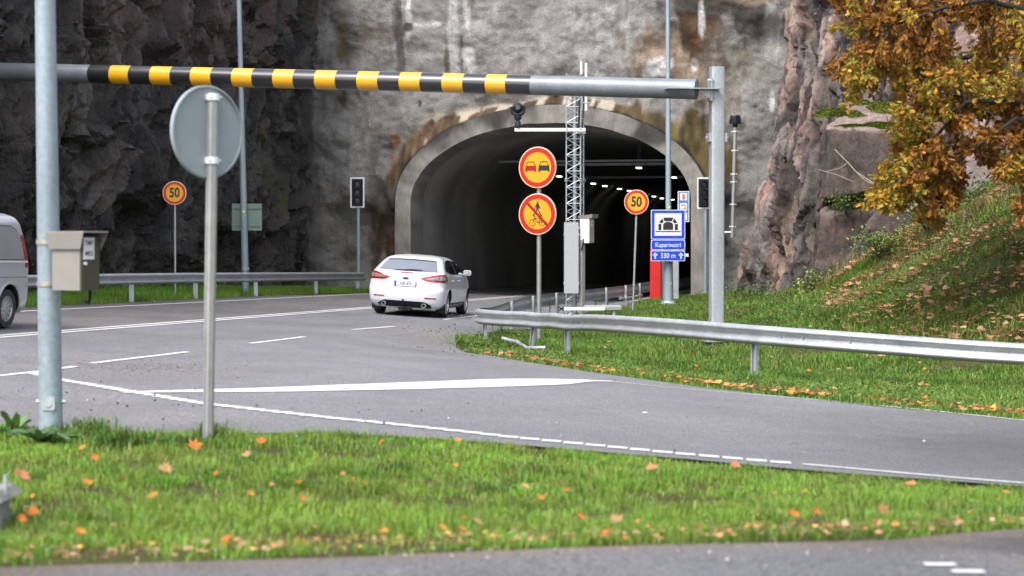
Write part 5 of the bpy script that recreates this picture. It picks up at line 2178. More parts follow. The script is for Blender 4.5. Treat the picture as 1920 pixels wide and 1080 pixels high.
# the rear window narrows upwards: map to the slice width
V, f = [], []
nu, nvv = 26, 8
for i in range(nu + 1):
    for j in range(nvv + 1):
        k = i / nu * 2 - 1
        xm = .735 - .13 * j / nvv
        x = k * xm
        z = gz_bot(x) + (gz_top(x) - gz_bot(x)) * j / nvv
        V.append((x, B.yrear(x, z) - .007, z + .005))
f = [(i * (nvv + 1) + j, (i + 1) * (nvv + 1) + j, (i + 1) * (nvv + 1) + j + 1, i * (nvv + 1) + j + 1) for i in range(nu) for j in range(nvv)]
raw('rear_window', V, f, M['glass_film'], car, True, None, None, 0)
V, f = B.rear(lambda x: 1.418, lambda x: gz_top(x) + .004, -.60, .60, .010, 20, 2)
raw('spoiler_lip', V, f, M['car_white'], car, True, None, None, 0)
V, f = B.rear(lambda x: gz_top(x) + .003, lambda x: gz_top(x) - .022, -.60, .60, .0095, 20, 2)
raw('window_shade_band', V, f, M['black_plastic'], car, True, None, None, 0)


def dlo_top(y):
    return float(np.interp(y, [.85, 1.0, 1.25, 1.6, 2.1, 2.55, 2.9, 3.25, 3.52], [1.17, 1.255, 1.345, 1.395, 1.405, 1.375, 1.305, 1.20, 1.11]))


def dlo_bot(y):
    return float(np.interp(y, [.85, 1.0, 1.3, 2.2, 3.52], [1.155, 1.115, 1.085, 1.06, 1.035]))


for sg in (-1, 1):
    for y0, y1, nm in ((.86, 1.18, 'quarter_window'), (1.24, 2.10, 'rear_door_window'), (2.20, 3.46, 'front_door_window')):
        V, f = B.side(dlo_top, dlo_bot, y0, y1, .006, sg, 22, 7)
        raw(nm, V, f, M['glass'], car, True, None, None, 0)
    V, f = B.side(dlo_top, lambda y: dlo_bot(y) - .018, .87, 3.46, .0035, sg, 30, 8)
    raw('window_trim', V, f, M['seam'], car, True, None, None, 0)
    # door gaps and crease
    for y, z0, z1 in ((1.30, .60, 1.08), (2.15, .33, 1.06), (3.30, .33, 1.04)):
        V, f = B.side(lambda yy: z1, lambda yy: z0, y - .006, y + .006, .003, sg, 1, 10)
        raw('door_gap', V, f, M['seam'], car, True, None, None, 0)
    V, f = B.side(lambda yy: .345, lambda yy: .300, 1.50, 3.5, .006, sg, 20, 2)
    raw('sill_strip', V, f, M['seam'], car, True, None, None, 0)
    for y in (1.48, 2.38):
        g = G()
        zz = .905
        g.rbox((sg * (B.x(y, zz) + .018), y, zz), (.035, .22, .035), .015, 0, None, 'y')
        g.build('door_handle', M['car_white'], car)
    # tail lamp
    top = lambda t: float(np.interp(t, [.19, .26, .42, .62, .85, 1.0, 1.10, 1.18], [.955, .985, 1.025, 1.058, 1.066, 1.055, 1.02, .96]))
    bot = lambda t: float(np.interp(t, [.19, .25, .32, .62, 1.0, 1.10, 1.18], [.935, .895, .872, .866, .862, .866, .90]))
    V, f = B.wrap(top, bot, .19, 1.18, .007, sg, 26, 5)
    tl = raw('tail_lamp', V, f, M['lamp_red'], car, True, None, None, 0)
    top2 = lambda t: float(np.interp(t, [.28, .36, .55, .8, 1.0, 1.1], [.940, .968, 1.005, 1.022, 1.010, .968]))
    bot2 = lambda t: float(np.interp(t, [.28, .38, .55, .8, 1.0, 1.1], [.930, .922, .918, .922, .928, .945]))
    for a, b in ((.28, .60), (.63, 1.09)):
        V, f = B.wrap(top2, bot2, a, b, .0105, sg, 14, 4)
        raw('clear_lens', V, f, M['lamp_clear'], tl, True, None, None, 0)
    V, f = B.rear(lambda x: .482, lambda x: .452, sg * .50, sg * .78, .006, 10, 2)
    raw('reflector', V, f if sg > 0 else [q[::-1] for q in f], M['lamp_red'], car, True, None, None, 0)
    # mirror
    g = G()
    xm = B.x(3.2, 1.06)
    g.rbox((sg * (xm + .11), 3.22, 1.10), (.19, .10, .135), .045, 0, None, 'y', 4)
    g.box((sg * (xm + .03), 3.24, 1.06), (.10, .05, .03))
    mo = g.build('door_mirror', M['car_white'], car)
    g = G()
    g.rbox((sg * (xm + .11), 3.166, 1.103), (.165, .006, .108), .035, 0, None, 'y', 4)
    g.build('mirror_glass', M['glass_film'], mo)
    g = G()
    g.rbox((sg * .80, .68, .215), (.24, .012, .20), .02, 0, None, 'y')
    g.build('mud_flap', M['black_plastic'], car)
    g = G()
    g.lathe([(.045, 0), (.052, 0), (.052, .16), (.045, .16)], 18, Matrix.Translation((sg * .50, -.015, .285)) @ Matrix.Rotation(R(-90), 4, 'X'), 0, True)
    g.cyl((sg * .5, .12, .285), (sg * .5, .15, .285), .046, None, 14)
    g.build('exhaust_tip', M['rail_post'], car)
V, f = B.rear(lambda x: .372 - .05 * max(0, abs(x) - .5) / .1, lambda x: .215, -.66, .66, .010, 24, 4)
raw('rear_diffuser', V, f, M['black_plastic'], car, True, None, None, 0)
V, f = B.rear(lambda x: 1.075, lambda x: 1.052, -.155, .155, .008, 8, 2)
raw('high_brake_lamp', V, f, M['lamp_red'], car, True, None, None, 0)
V, f = B.rear(lambda x: .868, lambda x: .853, -.30, .30, .014, 12, 2)
raw('tailgate_trim', V, f, M['chrome'], car, True, None, None, 0)
for a, b, c, d in ((-.60, .60, .668, .660),):
    V, f = B.rear(lambda x: c, lambda x: d, a, b, .004, 20, 1)
    raw('tailgate_gap', V, f, M['seam'], car, True, None, None, 0)
for sg in (-1, 1):
    V, f = B.rear(lambda x: .86, lambda x: .665, sg * .605 - .004, sg * .605 + .004, .004, 1, 6)
    raw('tailgate_gap', V, f, M['seam'], car, True, None, None, 0)
g = G()
zp = .79
yp = B.yrear(0, .725) - .012
g.rbox((0, yp + .002, zp), (.545, .012, .14), .012, 0, None, 'y')
g.build('plate_frame', M['seam'], car, False)
g = G()
g.rbox((0, yp - .002, zp), (.52, .012, .115), .012, 0, None, 'y')
pl_ = g.build('number_plate', M['sign_white'], car, False)
g = G()
g.box((-.236, yp - .0092, zp), (.042, .003, .105))
g.build('blue_band', M['sign_blue'], pl_, False)
text('NIF-472', .098, M['black'], pl_, (.022, yp - .0100, zp), .88, 'lettering', .001, None, .001)
g = G()
ye = B.yrear(0, .925) - .008
n_ = 24
g.add([(.085 * math.cos(2 * math.pi * k / n_), ye, .925 + .034 * math.sin(2 * math.pi * k / n_)) for k in range(n_)], [tuple(range(n_))])
em = g.build('emblem', M['chrome'], car, False)
g = G()
g.add([(.074 * math.cos(2 * math.pi * k / n_), ye - .003, .925 + .026 * math.sin(2 * math.pi * k / n_)) for k in range(n_)], [tuple(range(n_))])
g.build('emblem_field', M['emblem_blue'], em, False)
g = G()
pts = [(.0 + .66 * k / 8 - .30, B.yrear(-.30 + .66 * k / 8, 1.11 + .004 * k) - .03, 1.11 + .0035 * k + .004) for k in range(9)]
g.tube(pts, [.010, .012, .014, .018, .024, .024, .02, .016, .012], 6)
g.build('wiper', M['black_plastic'], car)
g = G()
g.tube([(0, .12, .27), (0, -.06, .27), (0, -.09, .31), (0, -.09, .37)], .022, 8)
g.lathe([(.001, -.03), (.024, -.015), (.028, .005), (.02, .024), (.001, .03)], 12, Matrix.Translation((0, -.09, .395)))
g.box((.02, .2, .20), (.30, .25, .10))
g.build('tow_ball', M['black_plastic'], car)
g = G()
g.tube([(.18, 2.9, 1.47), (.18, 2.86, 1.50), (.18, 2.80, 1.52)], .006, 5)
g.build('aerial', M['black_plastic'], car)

# ---- silver van leaving the picture on the left
VR = R(180 - 11.5)
wpos = at(2, 612, 32.4)
c, s = math.cos(VR), math.sin(VR)
ly = .88
VX = wpos.x - (c * -.84 - s * ly)
VY = 32.4 - (s * -.84 + c * ly)
van = thing('silver_van', 'silver grey panel van on the left edge, leaving the picture towards the left', 'van')
seat_on_ground(van, [(-.82, ly), (.82, ly), (-.82, ly + 3.2), (.82, ly + 3.2)], VR, VX, VY)
rows = [(.24, .10, 4.62, .86, .26, .6), (.34, .03, 4.72, .92, .26, .6), (.45, .0, 4.75, .94, .25, .7), (.66, .0, 4.74, .945, .24, .8), (.72, .03, 4.72, .945, .22, .8), (.95, .04, 4.55, .95, .22, .7), (1.08, .05, 4.25, .94, .22, .6), (1.2, .07, 3.95, .925, .22, .5),
        (1.5, .13, 3.5, .875, .22, .4), (1.7, .19, 3.15, .83, .22, .4), (1.80, .26, 2.95, .78, .22, .4), (1.86, .36, 2.8, .68, .22, .4), (1.89, .55, 2.6, .5, .2, .3)]
VB = Loft(rows, 3.2)
zs = np.concatenate([np.arange(.24, 1.2, .022), np.arange(1.2, 1.88, .035), [1.89]])
Vv, Fv = VB.shell(zs, [(ly, .33), (ly + 3.2, .33)], .40)
raw('body', Vv, Fv, M['van_silver'], van, True, None, None, .55)
g = G()
g.box((0, 2.4, .6), (1.40, 4.2, .7))
g.build('underbody', M['black_plastic'], van, False)
for x in (-.83, .83):
    for y in (ly, ly + 3.2):
        w_ = wheel(van, x, y, .325, .21, 12, .64)
        w_.name = 'wheel'
for sg in (-1, 1):
    tp_ = lambda y: float(np.interp(y, [.36, .5, .7, 3.0], [1.38, 1.58, 1.66, 1.66]))
    V, f = VB.side(tp_, lambda y: 1.13, .36, 1.55, .005, sg, 20, 6)
    raw('side_panel', V, f, M['van_panel'], van, True, None, None, 0)
    V, f = VB.side(lambda y: tp_(y) + .018, lambda y: 1.115, .345, 1.565, .0025, sg, 20, 6)
    raw('panel_gap', V, f, M['seam'], van, True, None, None, 0)
    V, f = VB.side(lambda y: 1.66, lambda y: 1.13, 1.72, 2.7, .005, sg, 12, 6)
    raw('side_window', V, f, M['glass'], van, True, None, None, 0)
    V, f = VB.side(lambda y: 1.60, lambda y: 1.12, 2.8, 3.5, .005, sg, 12, 6)
    raw('cab_window', V, f, M['glass'], van, True, None, None, 0)
    V, f = VB.side(lambda y: 1.105, lambda y: 1.075, .24, 3.6, .012, sg, 30, 2)
    raw('slide_rail', V, f, M['alu_bright'], van, True, None, None, 0)
    V, f = VB.side(lambda y: .845, lambda y: .835, .25, 4.0, .003, sg, 30, 1)
    raw('body_crease', V, f, M['seam'], van, True, None, None, 0)
    V, f = VB.wrap(lambda t: 1.53, lambda t: 1.0, .78, 1.05, .008, sg, 12, 8)
    raw('tail_lamp', V, f, M['lamp_red'], van, True, None, None, 0)
    g = G()
    n_ = 22
    o, i = [], []
    for k in range(n_ + 1):
        a = R(-12 + 204 * k / n_)
        for lst, r_ in ((o, .455), (i, .40)):
            y, z = ly + r_ * math.cos(a), .33 + r_ * math.sin(a)
            lst.append((sg * (VB.x(max(.02, y), z) + (.022 if lst is i else .003)), y, z))
    g.add(o + i, [(k, k + 1, n_ + 2 + k, n_ + 1 + k) for k in range(n_)])
    g.build('wheel_arch_lip', M['van_silver'], van)
V, f = VB.rear(lambda x: 1.68, lambda x: 1.15, -.70, .70, .006, 16, 6)
raw('rear_window', V, f, M['glass'], van, True, None, None, 0)
# ------------------------------------------------------------------ grass and plants
def in_view(x, y, m=2.6):
    return (np.abs(x) < y * .2572 * 1.02 + m)


def scatter(poly, dens, x0, x1, y0, y1, seed, far_thin=None):
    r = np.random.default_rng(seed)
    n = int((x1 - x0) * (y1 - y0) * dens)
    x = r.uniform(x0, x1, n)
    y = r.uniform(y0, y1, n)
    k = in_view(x, y)
    if poly is not None:
        k &= pip(poly, x, y)
    return x[k], y[k], r


def blades(name, x, y, z, length, width, lean, col, r, seg=2, droop=.5, tdir=None):
    n = len(x)
    a = r.uniform(0, 2 * np.pi, n)
    la = r.uniform(0, 2 * np.pi, n) if tdir is None else tdir
    lx, ly_ = np.cos(la) * lean * length, np.sin(la) * lean * length
    wx, wy = np.cos(a) * width / 2, np.sin(a) * width / 2
    b0 = np.stack([x - wx, y - wy, z - .015], 1)
    b1 = np.stack([x + wx, y + wy, z - .015], 1)
    if seg == 1:
        tp = np.stack([x + lx, y + ly_, z + length * np.sqrt(np.clip(1 - lean ** 2, .1, 1))], 1)
        V = np.stack([b0, b1, tp], 1).reshape(-1, 3)
        T = np.arange(n * 3).reshape(-1, 3)
        C = np.repeat(col, 3, 0)
    else:
        hz = length * np.sqrt(np.clip(1 - lean ** 2, .1, 1))
        mx, my, mz = x + lx * .38, y + ly_ * .38, z + hz * .62
        m0 = np.stack([mx - wx * .8, my - wy * .8, mz], 1)
        m1 = np.stack([mx + wx * .8, my + wy * .8, mz], 1)
        tp = np.stack([x + lx * (1 + droop * .4), y + ly_ * (1 + droop * .4), z + hz * (1 - droop * .35)], 1)
        V = np.stack([b0, b1, m0, m1, tp], 1).reshape(-1, 3)
        o = np.arange(n)[:, None] * 5
        T = np.concatenate([o + [0, 1, 2], o + [1, 3, 2], o + [2, 3, 4]], 0)
        C = np.repeat(col, 5, 0)
    ob = fastmesh(name, V, T, M['grass'], None, np.clip(C, 0, 1))
    return tag(ob, kind='stuff')


def gcol(x, y, r, base=(.10, .185, .022), var=.28, yell=.16):
    n = len(x)
    p = np.c_[x, y, np.zeros(n)]
    f1 = fbm(p * .9, 501, 3)
    f2 = fbm(p * 3.2, 502, 2)
    c = np.array(base)[None] * (1 + var * f1 + .18 * f2 + r.uniform(-.28, .28, n))[:, None]
    yl = np.clip(yell * 1.2 + .35 * f2 + r.uniform(-.3, .3, n), 0, 1) * .7
    c = c * (1 - yl[:, None]) + yl[:, None] * np.array([.21, .225, .035])
    st = r.uniform(0, 1, n) < .035
    c[st] = np.array([.32, .25, .12]) * r.uniform(.6, 1.1, st.sum())[:, None]
    return c


# foreground verge between the side road and the path
near_edge = [(9.5, 11.1), (6, 13.4), (3.9, 14.72), (2.6, 15.30), (1.37, 15.80), (-.1, 16.42), (-1.45, 16.53), (-2.45, 16.35), (-3.4, 16.5), (-4.5, 17.0), (-6.2, 16.8), (-8, 14.6)]
path_edge = [(-8, 8.2), (-6, 8.4), (-2.26, 8.85), (-1, 9.12), (0, 9.32), (1, 9.58), (1.9, 9.8), (2.8, 10.42), (4.5, 11.2), (6.5, 10.9)]
VERGE = near_edge + path_edge
x, y, r = scatter(VERGE, 2000, -8, 8, 8.3, 17.2, 11)
p0 = np.c_[x, y, np.zeros(len(x))]
tuft = fbm(p0 * [2.0, 2.0, 1], 510, 4, .6)
bare = np.zeros(len(x))
for px, py, d, rx, ry in ((1140, 962, 11.4, .28, .22), (1575, 945, 11.8, .45, .2), (700, 895, 13.0, .3, .14), (1330, 905, 13.2, .22, .15), (800, 905, 12.8, .3, .15), (40, 950, 11.2, .25, .5)):
    q = at(px, py, d)
    q = gp(px, py, d)
    bare = np.maximum(bare, sstep(1.3, .6, np.hypot((x - q.x) / rx, (y - q.y) / ry) + .5 * tuft))
pe = np.interp(x, [q[0] for q in path_edge], [q[1] for q in path_edge])
edge_th = sstep(0, .42, y - pe + .12 * fbm(p0 * 3, 516, 2))
keep = (r.uniform(0, 1, len(x)) < np.clip(.60 + .85 * tuft, .08, 1)) & (r.uniform(0, 1, len(x)) > bare * .96) & (r.uniform(0, 1, len(x)) < .12 + .88 * edge_th)
x, y, tuft = x[keep], y[keep], tuft[keep]
n = len(x)
ln_ = (.03 + .05 * np.clip(tuft + .35, 0, 1.3)) * r.uniform(.5, 1.4, n)
blades('lawn_grass', x, y, hgt(x, y) - .02, ln_, r.uniform(.0035, .007, n), r.uniform(.15, .92, n), gcol(x, y, r, (.135, .270, .025), .30, .26) * (1.12 - .25 * np.clip(tuft, -.6, .8))[:, None], r)


def tufts(name, cx, cy, per, L, rad, base, r, width, droop=.8, straw=.2):
    n = len(cx)
    L_ = L * np.exp(r.normal(0, .35, n))
    tc = np.array(base)[None] * np.exp(r.normal(0, .22, (n, 1))) * (1 + r.normal(0, .07, (n, 3)))
    st = np.clip(r.normal(straw, .28, n), 0, 1)[:, None]
    tc = tc * (1 - st) + st * np.array([.21, .20, .05])
    i = np.repeat(np.arange(n), per)
    m = len(i)
    a, q = r.uniform(0, 2 * np.pi, m), np.sqrt(r.uniform(0, 1, m))
    x, y = cx[i] + np.cos(a) * q * rad * L_[i] / L, cy[i] + np.sin(a) * q * rad * L_[i] / L
    lean = np.clip(.15 + .75 * q * r.uniform(.5, 1.2, m), .05, .95)
    dead = r.uniform(0, 1, m) < .05
    c = tc[i] * r.uniform(.75, 1.25, m)[:, None]
    c[dead] = np.array([.26, .20, .10]) * r.uniform(.6, 1.1, (dead.sum(), 1))
    return blades(name, x, y, hgt(x, y) - .025, L_[i] * r.uniform(.55, 1.15, m), r.uniform(*width, m), lean, c, r, 2, droop, a + r.normal(0, .5, m))


x, y, r = scatter(VERGE, 30, -8, 8, 8.3, 17.2, 12)
p0 = np.c_[x, y, np.zeros(len(x))]
f_ = fbm(p0 * [1.2, 1.2, 1], 515, 3)
pe = np.interp(x, [q[0] for q in path_edge], [q[1] for q in path_edge])
bare2 = np.zeros(len(x))
for px, py, d, rx, ry in ((1140, 962, 11.4, .30, .22), (1575, 945, 11.8, .5, .22), (700, 895, 13.0, .3, .14), (1330, 905, 13.2, .22, .15), (800, 905, 12.8, .3, .15)):
    q = gp(px, py, d)
    bare2 = np.maximum(bare2, np.hypot((x - q.x) / rx, (y - q.y) / ry) < 1.1)
k_ = (r.uniform(0, 1, len(x)) < np.clip(.7 + .8 * f_, .15, 1)) & (y - pe > .12 + .2 * r.uniform(0, 1, len(x))) & (bare2 < .5)
tufts('grass_tufts', x[k_], y[k_], 64, .082, .075, (.125, .262, .025), r, (.0028, .006), .9, .20)
# taller tufts along the road edge and round the poles
xs, ys, zs2, ls = [], [], [], []
r = np.random.default_rng(21)
for (px, py, d, k, rad, L) in ((165, 825, 15.7, 420, .22, .30), (215, 835, 15.6, 420, .26, .24), (120, 830, 15.6, 200, .2, .24), (270, 832, 15.7, 320, .3, .15), (30, 815, 15.9, 220, .25, .17), (395, 825, 15.2, 160, .10, .26), (440, 828, 15.5, 260, .3, .13), (330, 830, 15.6, 200, .25, .14), (40, 960, 11.0, 300, .25, .10), (640, 838, 15.9, 200, .5, .09), (900, 915, 12.6, 200, .2, .11), (740, 880, 14, 260, .22, .12), (1640, 905, 14.0, 160, .2, .10), (1860, 960, 11.8, 260, .3, .09), (1000, 880, 14.0, 160, .2, .11)):
    q = gp(px, py, d)
    xs.append(q.x + r.normal(0, rad * .5, k))
    ys.append(q.y + r.normal(0, rad * .35, k))
    ls.append(L * r.uniform(.5, 1.15, k))
x, y, ln_ = np.concatenate(xs), np.concatenate(ys), np.concatenate(ls)
blades('tall_grass', x, y, hgt(x, y) - .02, ln_, r.uniform(.006, .011, len(x)), r.uniform(.15, .85, len(x)), gcol(x, y, r, (.075, .16, .028), .2, .10), r, 2, 1.0)

# island inside the guardrail, up to the tunnel jamb
ISL = [(-1.15, 39.4), (-.7, 37.1), (.1, 34.9), (.85, 33.0), (1.6, 30.9), (2.6, 28.5), (4.25, 25.3), (5.9, 22.8), (9, 19.9), (16, 15.4), (20, 22), (18, 30), (9, 34), (8.2, 40), (8.6, 52), (8.6, 62), (7.4, 65.5), (5.9, 64.6), (4.9, 63.3), (3.75, 58.8), (1.5, 49.6), (.25, 45.3), (-.75, 42.8), (-1.15, 41)]
x, y, r = scatter(ISL, 1000, -2, 16, 15, 66, 31)
p0 = np.c_[x, y, np.zeros(len(x))]
tuft = fbm(p0 * [1.1, 1.1, 1], 520, 4)
thin = sstep(30, 45, y) * .25
keep = (r.uniform(0, 1, len(x)) < np.clip(.72 + .5 * tuft - thin, .15, 1))
x, y, tuft = x[keep], y[keep], tuft[keep]
n = len(x)
ln_ = (.09 + .08 * np.clip(tuft + .3, 0, 1.2)) * r.uniform(.6, 1.4, n)
blades('island_grass', x, y, hgt(x, y) - .03, ln_, r.uniform(.009, .016, n), r.uniform(.1, .7, n), gcol(x, y, r, (.085, .19, .024), .22, .14), r, 2, .6)

# leafy low weeds at the rail nose and along the edges
def weeds(name, px_list, n_each, seed, size, colr, spread=.35, hmax=.22):
    r = np.random.default_rng(seed)
    V, T, C = [], [], []
    for (px, py, d) in px_list:
        q = gp(px, py, d)
        for k in range(n_each):
            x, y = q.x + r.normal(0, spread), q.y + r.normal(0, spread * .8)
            z = h1(x, y) + r.uniform(.0, hmax)
            a, e = r.uniform(0, 6.28), r.uniform(-.2, .9)
            L = size * r.uniform(.6, 1.4)
            dx = np.array([math.cos(a) * math.cos(e), math.sin(a) * math.cos(e), math.sin(e)])
            sd = np.array([-math.sin(a), math.cos(a), 0]) * L * .28
            p = np.array([x, y, z])
            o = len(V) * 5
            V.append(np.stack([p, p + dx * L * .45 + sd, p + dx * L * .45 - sd, p + dx * L * .85 + np.array([0, 0, -.1 * L]), p + dx * L * .45 + np.array([0, 0, .06 * L])]))
            T += [(o, o + 1, o + 4), (o, o + 4, o + 2), (o + 1, o + 3, o + 4), (o + 4, o + 3, o + 2)]
            C.append(np.repeat((np.array(colr) * r.uniform(.6, 1.45))[None] * (1 + r.uniform(-.15, .15, 3)), 5, 0))
    V, C = np.concatenate(V), np.concatenate(C)
    return tag(fastmesh(name, V, np.array(T), M['plant'], None, np.clip(C, 0, 1)), kind='stuff')


weeds('ground_weeds', [(880, 645, 39.4), (905, 648, 39.3), (930, 640, 39.6), (960, 630, 40.5), (950, 655, 38.8), (985, 668, 37.6), (1010, 675, 36.9), (1035, 683, 35.8), (890, 655, 38.6), (1130, 690, 34), (1180, 700, 33), (1250, 712, 31), (1500, 735, 27.5), (1600, 742, 26.6), (1740, 755, 25), (1690, 740, 25.6), (1850, 770, 24), (1350, 722, 29.5), (1560, 738, 27)], 240, 41, .05, (.10, .17, .026), .40, .16)
weeds('verge_weeds', [(200, 548, 49), (240, 545, 49), (300, 545, 50), (370, 542, 51.5), (420, 542, 52.5), (500, 540, 55.5), (540, 540, 56.5), (590, 536, 59), (640, 540, 62), (680, 546, 65), (170, 552, 47), (120, 560, 45)], 260, 42, .085, (.09, .21, .03), .8, .42)

# far verge beside the left guardrail
LV = [(xc(18) - 4.3, 18), (xc(40) - 4.3, 40), (xc(62) - 4.3, 62), (-4.2, 66.3), (lr(66) + .4, 66), (lr(52) + .4, 52), (lr(40) + .3, 40), (lr(18), 18)]
x, y, r = scatter(LV, 560, -16, -3, 30, 67, 51)
n = len(x)
blades('far_verge_grass', x, y, hgt(x, y) - .03, r.uniform(.08, .24, n), r.uniform(.012, .022, n), r.uniform(.1, .7, n), gcol(x, y, r, (.12, .27, .025), .25, .12), r, 1)

# grassy bank on the right
BANK = [(4.2, 60), (6.6, 62), (7.4, 52), (7.2, 47), (6.3, 40), (6.2, 34.5), (9, 31), (16, 24), (24, 30), (20, 52), (9, 53)]
x, y, r = scatter(BANK, 11, 4, 18, 26, 60, 62)
f_ = fbm(np.c_[x, y, x * 0] * [.8, .8, 1], 531, 3)
k_ = r.uniform(0, 1, len(x)) < np.clip(.5 + .9 * f_ + .15 * hgt(x, y), .25, 1)
tufts('bank_tufts', x[k_], y[k_], 80, .27, .17, (.125, .21, .030), r, (.007, .012), 1.2, .32)
x, y, r = scatter(BANK, 700, 4, 18, 26, 60, 61)
p0 = np.c_[x, y, np.zeros(len(x))]
tuft = fbm(p0 * [.9, .9, 1], 530, 4)
zb_ = hgt(x, y)
keep = r.uniform(0, 1, len(x)) < np.clip(.42 + .9 * tuft + .12 * zb_, .22, 1)
x, y, tuft = x[keep], y[keep], tuft[keep]
n = len(x)
ln_ = (.10 + .13 * np.clip(tuft + .3, 0, 1.2)) * r.uniform(.5, 1.4, n)
td = np.full(n, -2.1) + r.normal(0, 1.3, n)
cb_ = gcol(x, y, r, (.115, .19, .028), .30, .30)
blades('bank_grass', x, y, hgt(x, y) - .04, ln_, r.uniform(.008, .014, n), r.uniform(.3, .9, n), cb_, r, 2, 1.1, td)
# pale tall grasses along the crest by the slab
xs, ys, ls = [], [], []
for (px, py, d, k, rad, L) in ((1580, 505, 49, 90, .35, .8), (1560, 520, 49, 60, .3, .6), (1620, 480, 48, 60, .5, .55), (1680, 450, 47.5, 60, .5, .5), (1740, 420, 46.5, 70, .5, .5), (1520, 560, 50, 60, .4, .4), (1800, 420, 44, 80, .6, .5), (1700, 480, 45, 80, .6, .45), (1860, 380, 43, 90, .5, .5)):
    q = gp(px, py, d)
    xs.append(q.x + r.normal(0, rad, k))
    ys.append(q.y + r.normal(0, rad * .6, k))
    ls.append(L * r.uniform(.5, 1.2, k))
x, y, ln_ = np.concatenate(xs), np.concatenate(ys), np.concatenate(ls)
cc = np.array([.20, .19, .07])[None] * r.uniform(.6, 1.3, len(x))[:, None]
blades('crest_grass', x, y, hgt(x, y) - .05, ln_, r.uniform(.008, .013, len(x)), r.uniform(.1, .6, len(x)), cc, r, 2, .8)

xs, ys, ls = [], [], []
for (px, py, d, k, rad, L) in ((1790, 445, 42, 130, .7, .75), (1850, 420, 41, 130, .8, .7), (1720, 470, 43, 90, .6, .55), (1900, 450, 38.5, 110, .7, .6), (1640, 520, 43.5, 60, .5, .45), (1880, 520, 36.5, 60, .6, .4)):
    q = gp(px, py, d)
    xs.append(q.x + r.normal(0, rad, k))
    ys.append(q.y + r.normal(0, rad * .7, k))
    ls.append(L * r.uniform(.4, 1.2, k))
x, y, ln_ = np.concatenate(xs), np.concatenate(ys), np.concatenate(ls)
cc = np.array([.15, .105, .055])[None] * r.uniform(.5, 1.4, len(x))[:, None]
blades('dry_stalks', x, y, hgt(x, y) - .05, ln_, r.uniform(.007, .011, len(x)), r.uniform(.1, .7, len(x)), cc, r, 2, .5)
weeds('bank_weeds', [(1540, 585, 47), (1580, 575, 46), (1620, 590, 43), (1660, 570, 42), (1480, 590, 48), (1440, 580, 53), (1700, 610, 38), (1760, 560, 38.5), (1820, 500, 39), (1870, 560, 36), (1760, 640, 35), (1900, 620, 34)], 230, 43, .085, (.095, .17, .03), .7, .25)
weeds('bramble', [(1800, 470, 40), (1860, 480, 38.5), (1900, 420, 40), (1740, 500, 41), (1830, 400, 43)], 260, 44, .08, (.085, .10, .035), .6, .45)


# ------------------------------------------------------------------ fallen leaves
def maple(curl=.25, seed=0):
    r = random.Random(seed)
    tips = [(-90, .25), (-60, .5), (-30, .85), (-10, .62), (12, .9), (36, .55), (58, 1.0), (74, .66), (90, 1.1), (106, .66), (122, 1.0), (144, .55), (168, .9), (190, .62), (210, .85), (240, .5)]
    v = [(0, 0, 0)]
    for a, q in tips:
        q *= r.uniform(.78, 1.12)
        x, y = q * math.cos(R(a)), q * math.sin(R(a))
        v.append((x, y, curl * (x * x * .6 + y * y * .25) + r.uniform(-.05, .05)))
    n = len(tips)
    f = [(0, 1 + k, 1 + (k + 1) % n) for k in range(n)]
    v += [(-.03, -.2, .0), (.03, -.2, .0), (.08, -1.0, .12)]
    f.append((n + 1, n + 2, n + 3))
    return v, f


LC = {'yellow orange': (.42, .20, .035), 'orange': (.40, .14, .03), 'pale tan': (.36, .22, .11), 'russet brown': (.20, .08, .03), 'salmon pink': (.42, .18, .09)}
LM = {}
for cn, cv in LC.items():
    for k in range(3):
        v, f = maple([.2, .6, .95][k], k * 7 + len(cn))
        me = bpy.data.meshes.new('fallen_leaf')
        me.from_pydata(v, [], f)
        me.materials.append(M['leaf'])
        cvar = np.array(cv)[None] * (1 + .2 * np.random.default_rng(k).uniform(-1, 1, (len(v), 1)))
        setcol(me, cvar)
        LM[(cn, k)] = me
spots = [(365, 845, 14.6, .095, 'orange'), (490, 840, 14.9, .08, 'orange'), (462, 862, 14.2, .06, 'pale tan'), (310, 892, 13.1, .08, 'pale tan'), (40, 905, 12.7, .10, 'salmon pink'), (155, 850, 14.4, .055, 'yellow orange'), (165, 915, 12.4, .06, 'yellow orange'), (178, 870, 13.7, .05, 'orange'),
         (288, 942, 11.6, .055, 'yellow orange'), (62, 975, 11.0, .06, 'orange'), (40, 985, 10.8, .05, 'orange'), (150, 1012, 10.1, .055, 'yellow orange'), (425, 1026, 9.8, .06, 'orange'), (716, 834, 15.4, .06, 'orange'), (858, 836, 15.4, .055, 'yellow orange'), (560, 915, 12.4, .04, 'yellow orange'), (470, 940, 11.6, .04, 'yellow orange'),
         (1222, 886, 13.8, .085, 'salmon pink'), (1378, 884, 13.9, .075, 'salmon pink'), (1707, 916, 12.9, .085, 'salmon pink'), (985, 922, 12.4, .055, 'pale tan'), (1015, 948, 11.5, .045, 'yellow orange'), (1062, 930, 12, .045, 'orange'), (895, 990, 10.6, .055, 'pale tan'), (1090, 985, 10.7, .045, 'orange'), (1155, 990, 10.6, .06, 'pale tan'), (1135, 1013, 10.1, .06, 'orange'), (830, 1000, 10.4, .05, 'yellow orange'), (865, 1003, 10.4, .045, 'yellow orange'), (720, 1008, 10.2, .045, 'yellow orange'), (1490, 975, 10.9, .06, 'orange'), (1530, 970, 11, .05, 'orange'), (1655, 970, 11, .075, 'salmon pink'), (1415, 998, 10.5, .05, 'yellow orange'), (1450, 932, 12.2, .05, 'pale tan'), (1890, 912, 12.9, .05, 'orange'), (1885, 935, 12.4, .05, 'salmon pink')]
r = random.Random(5)
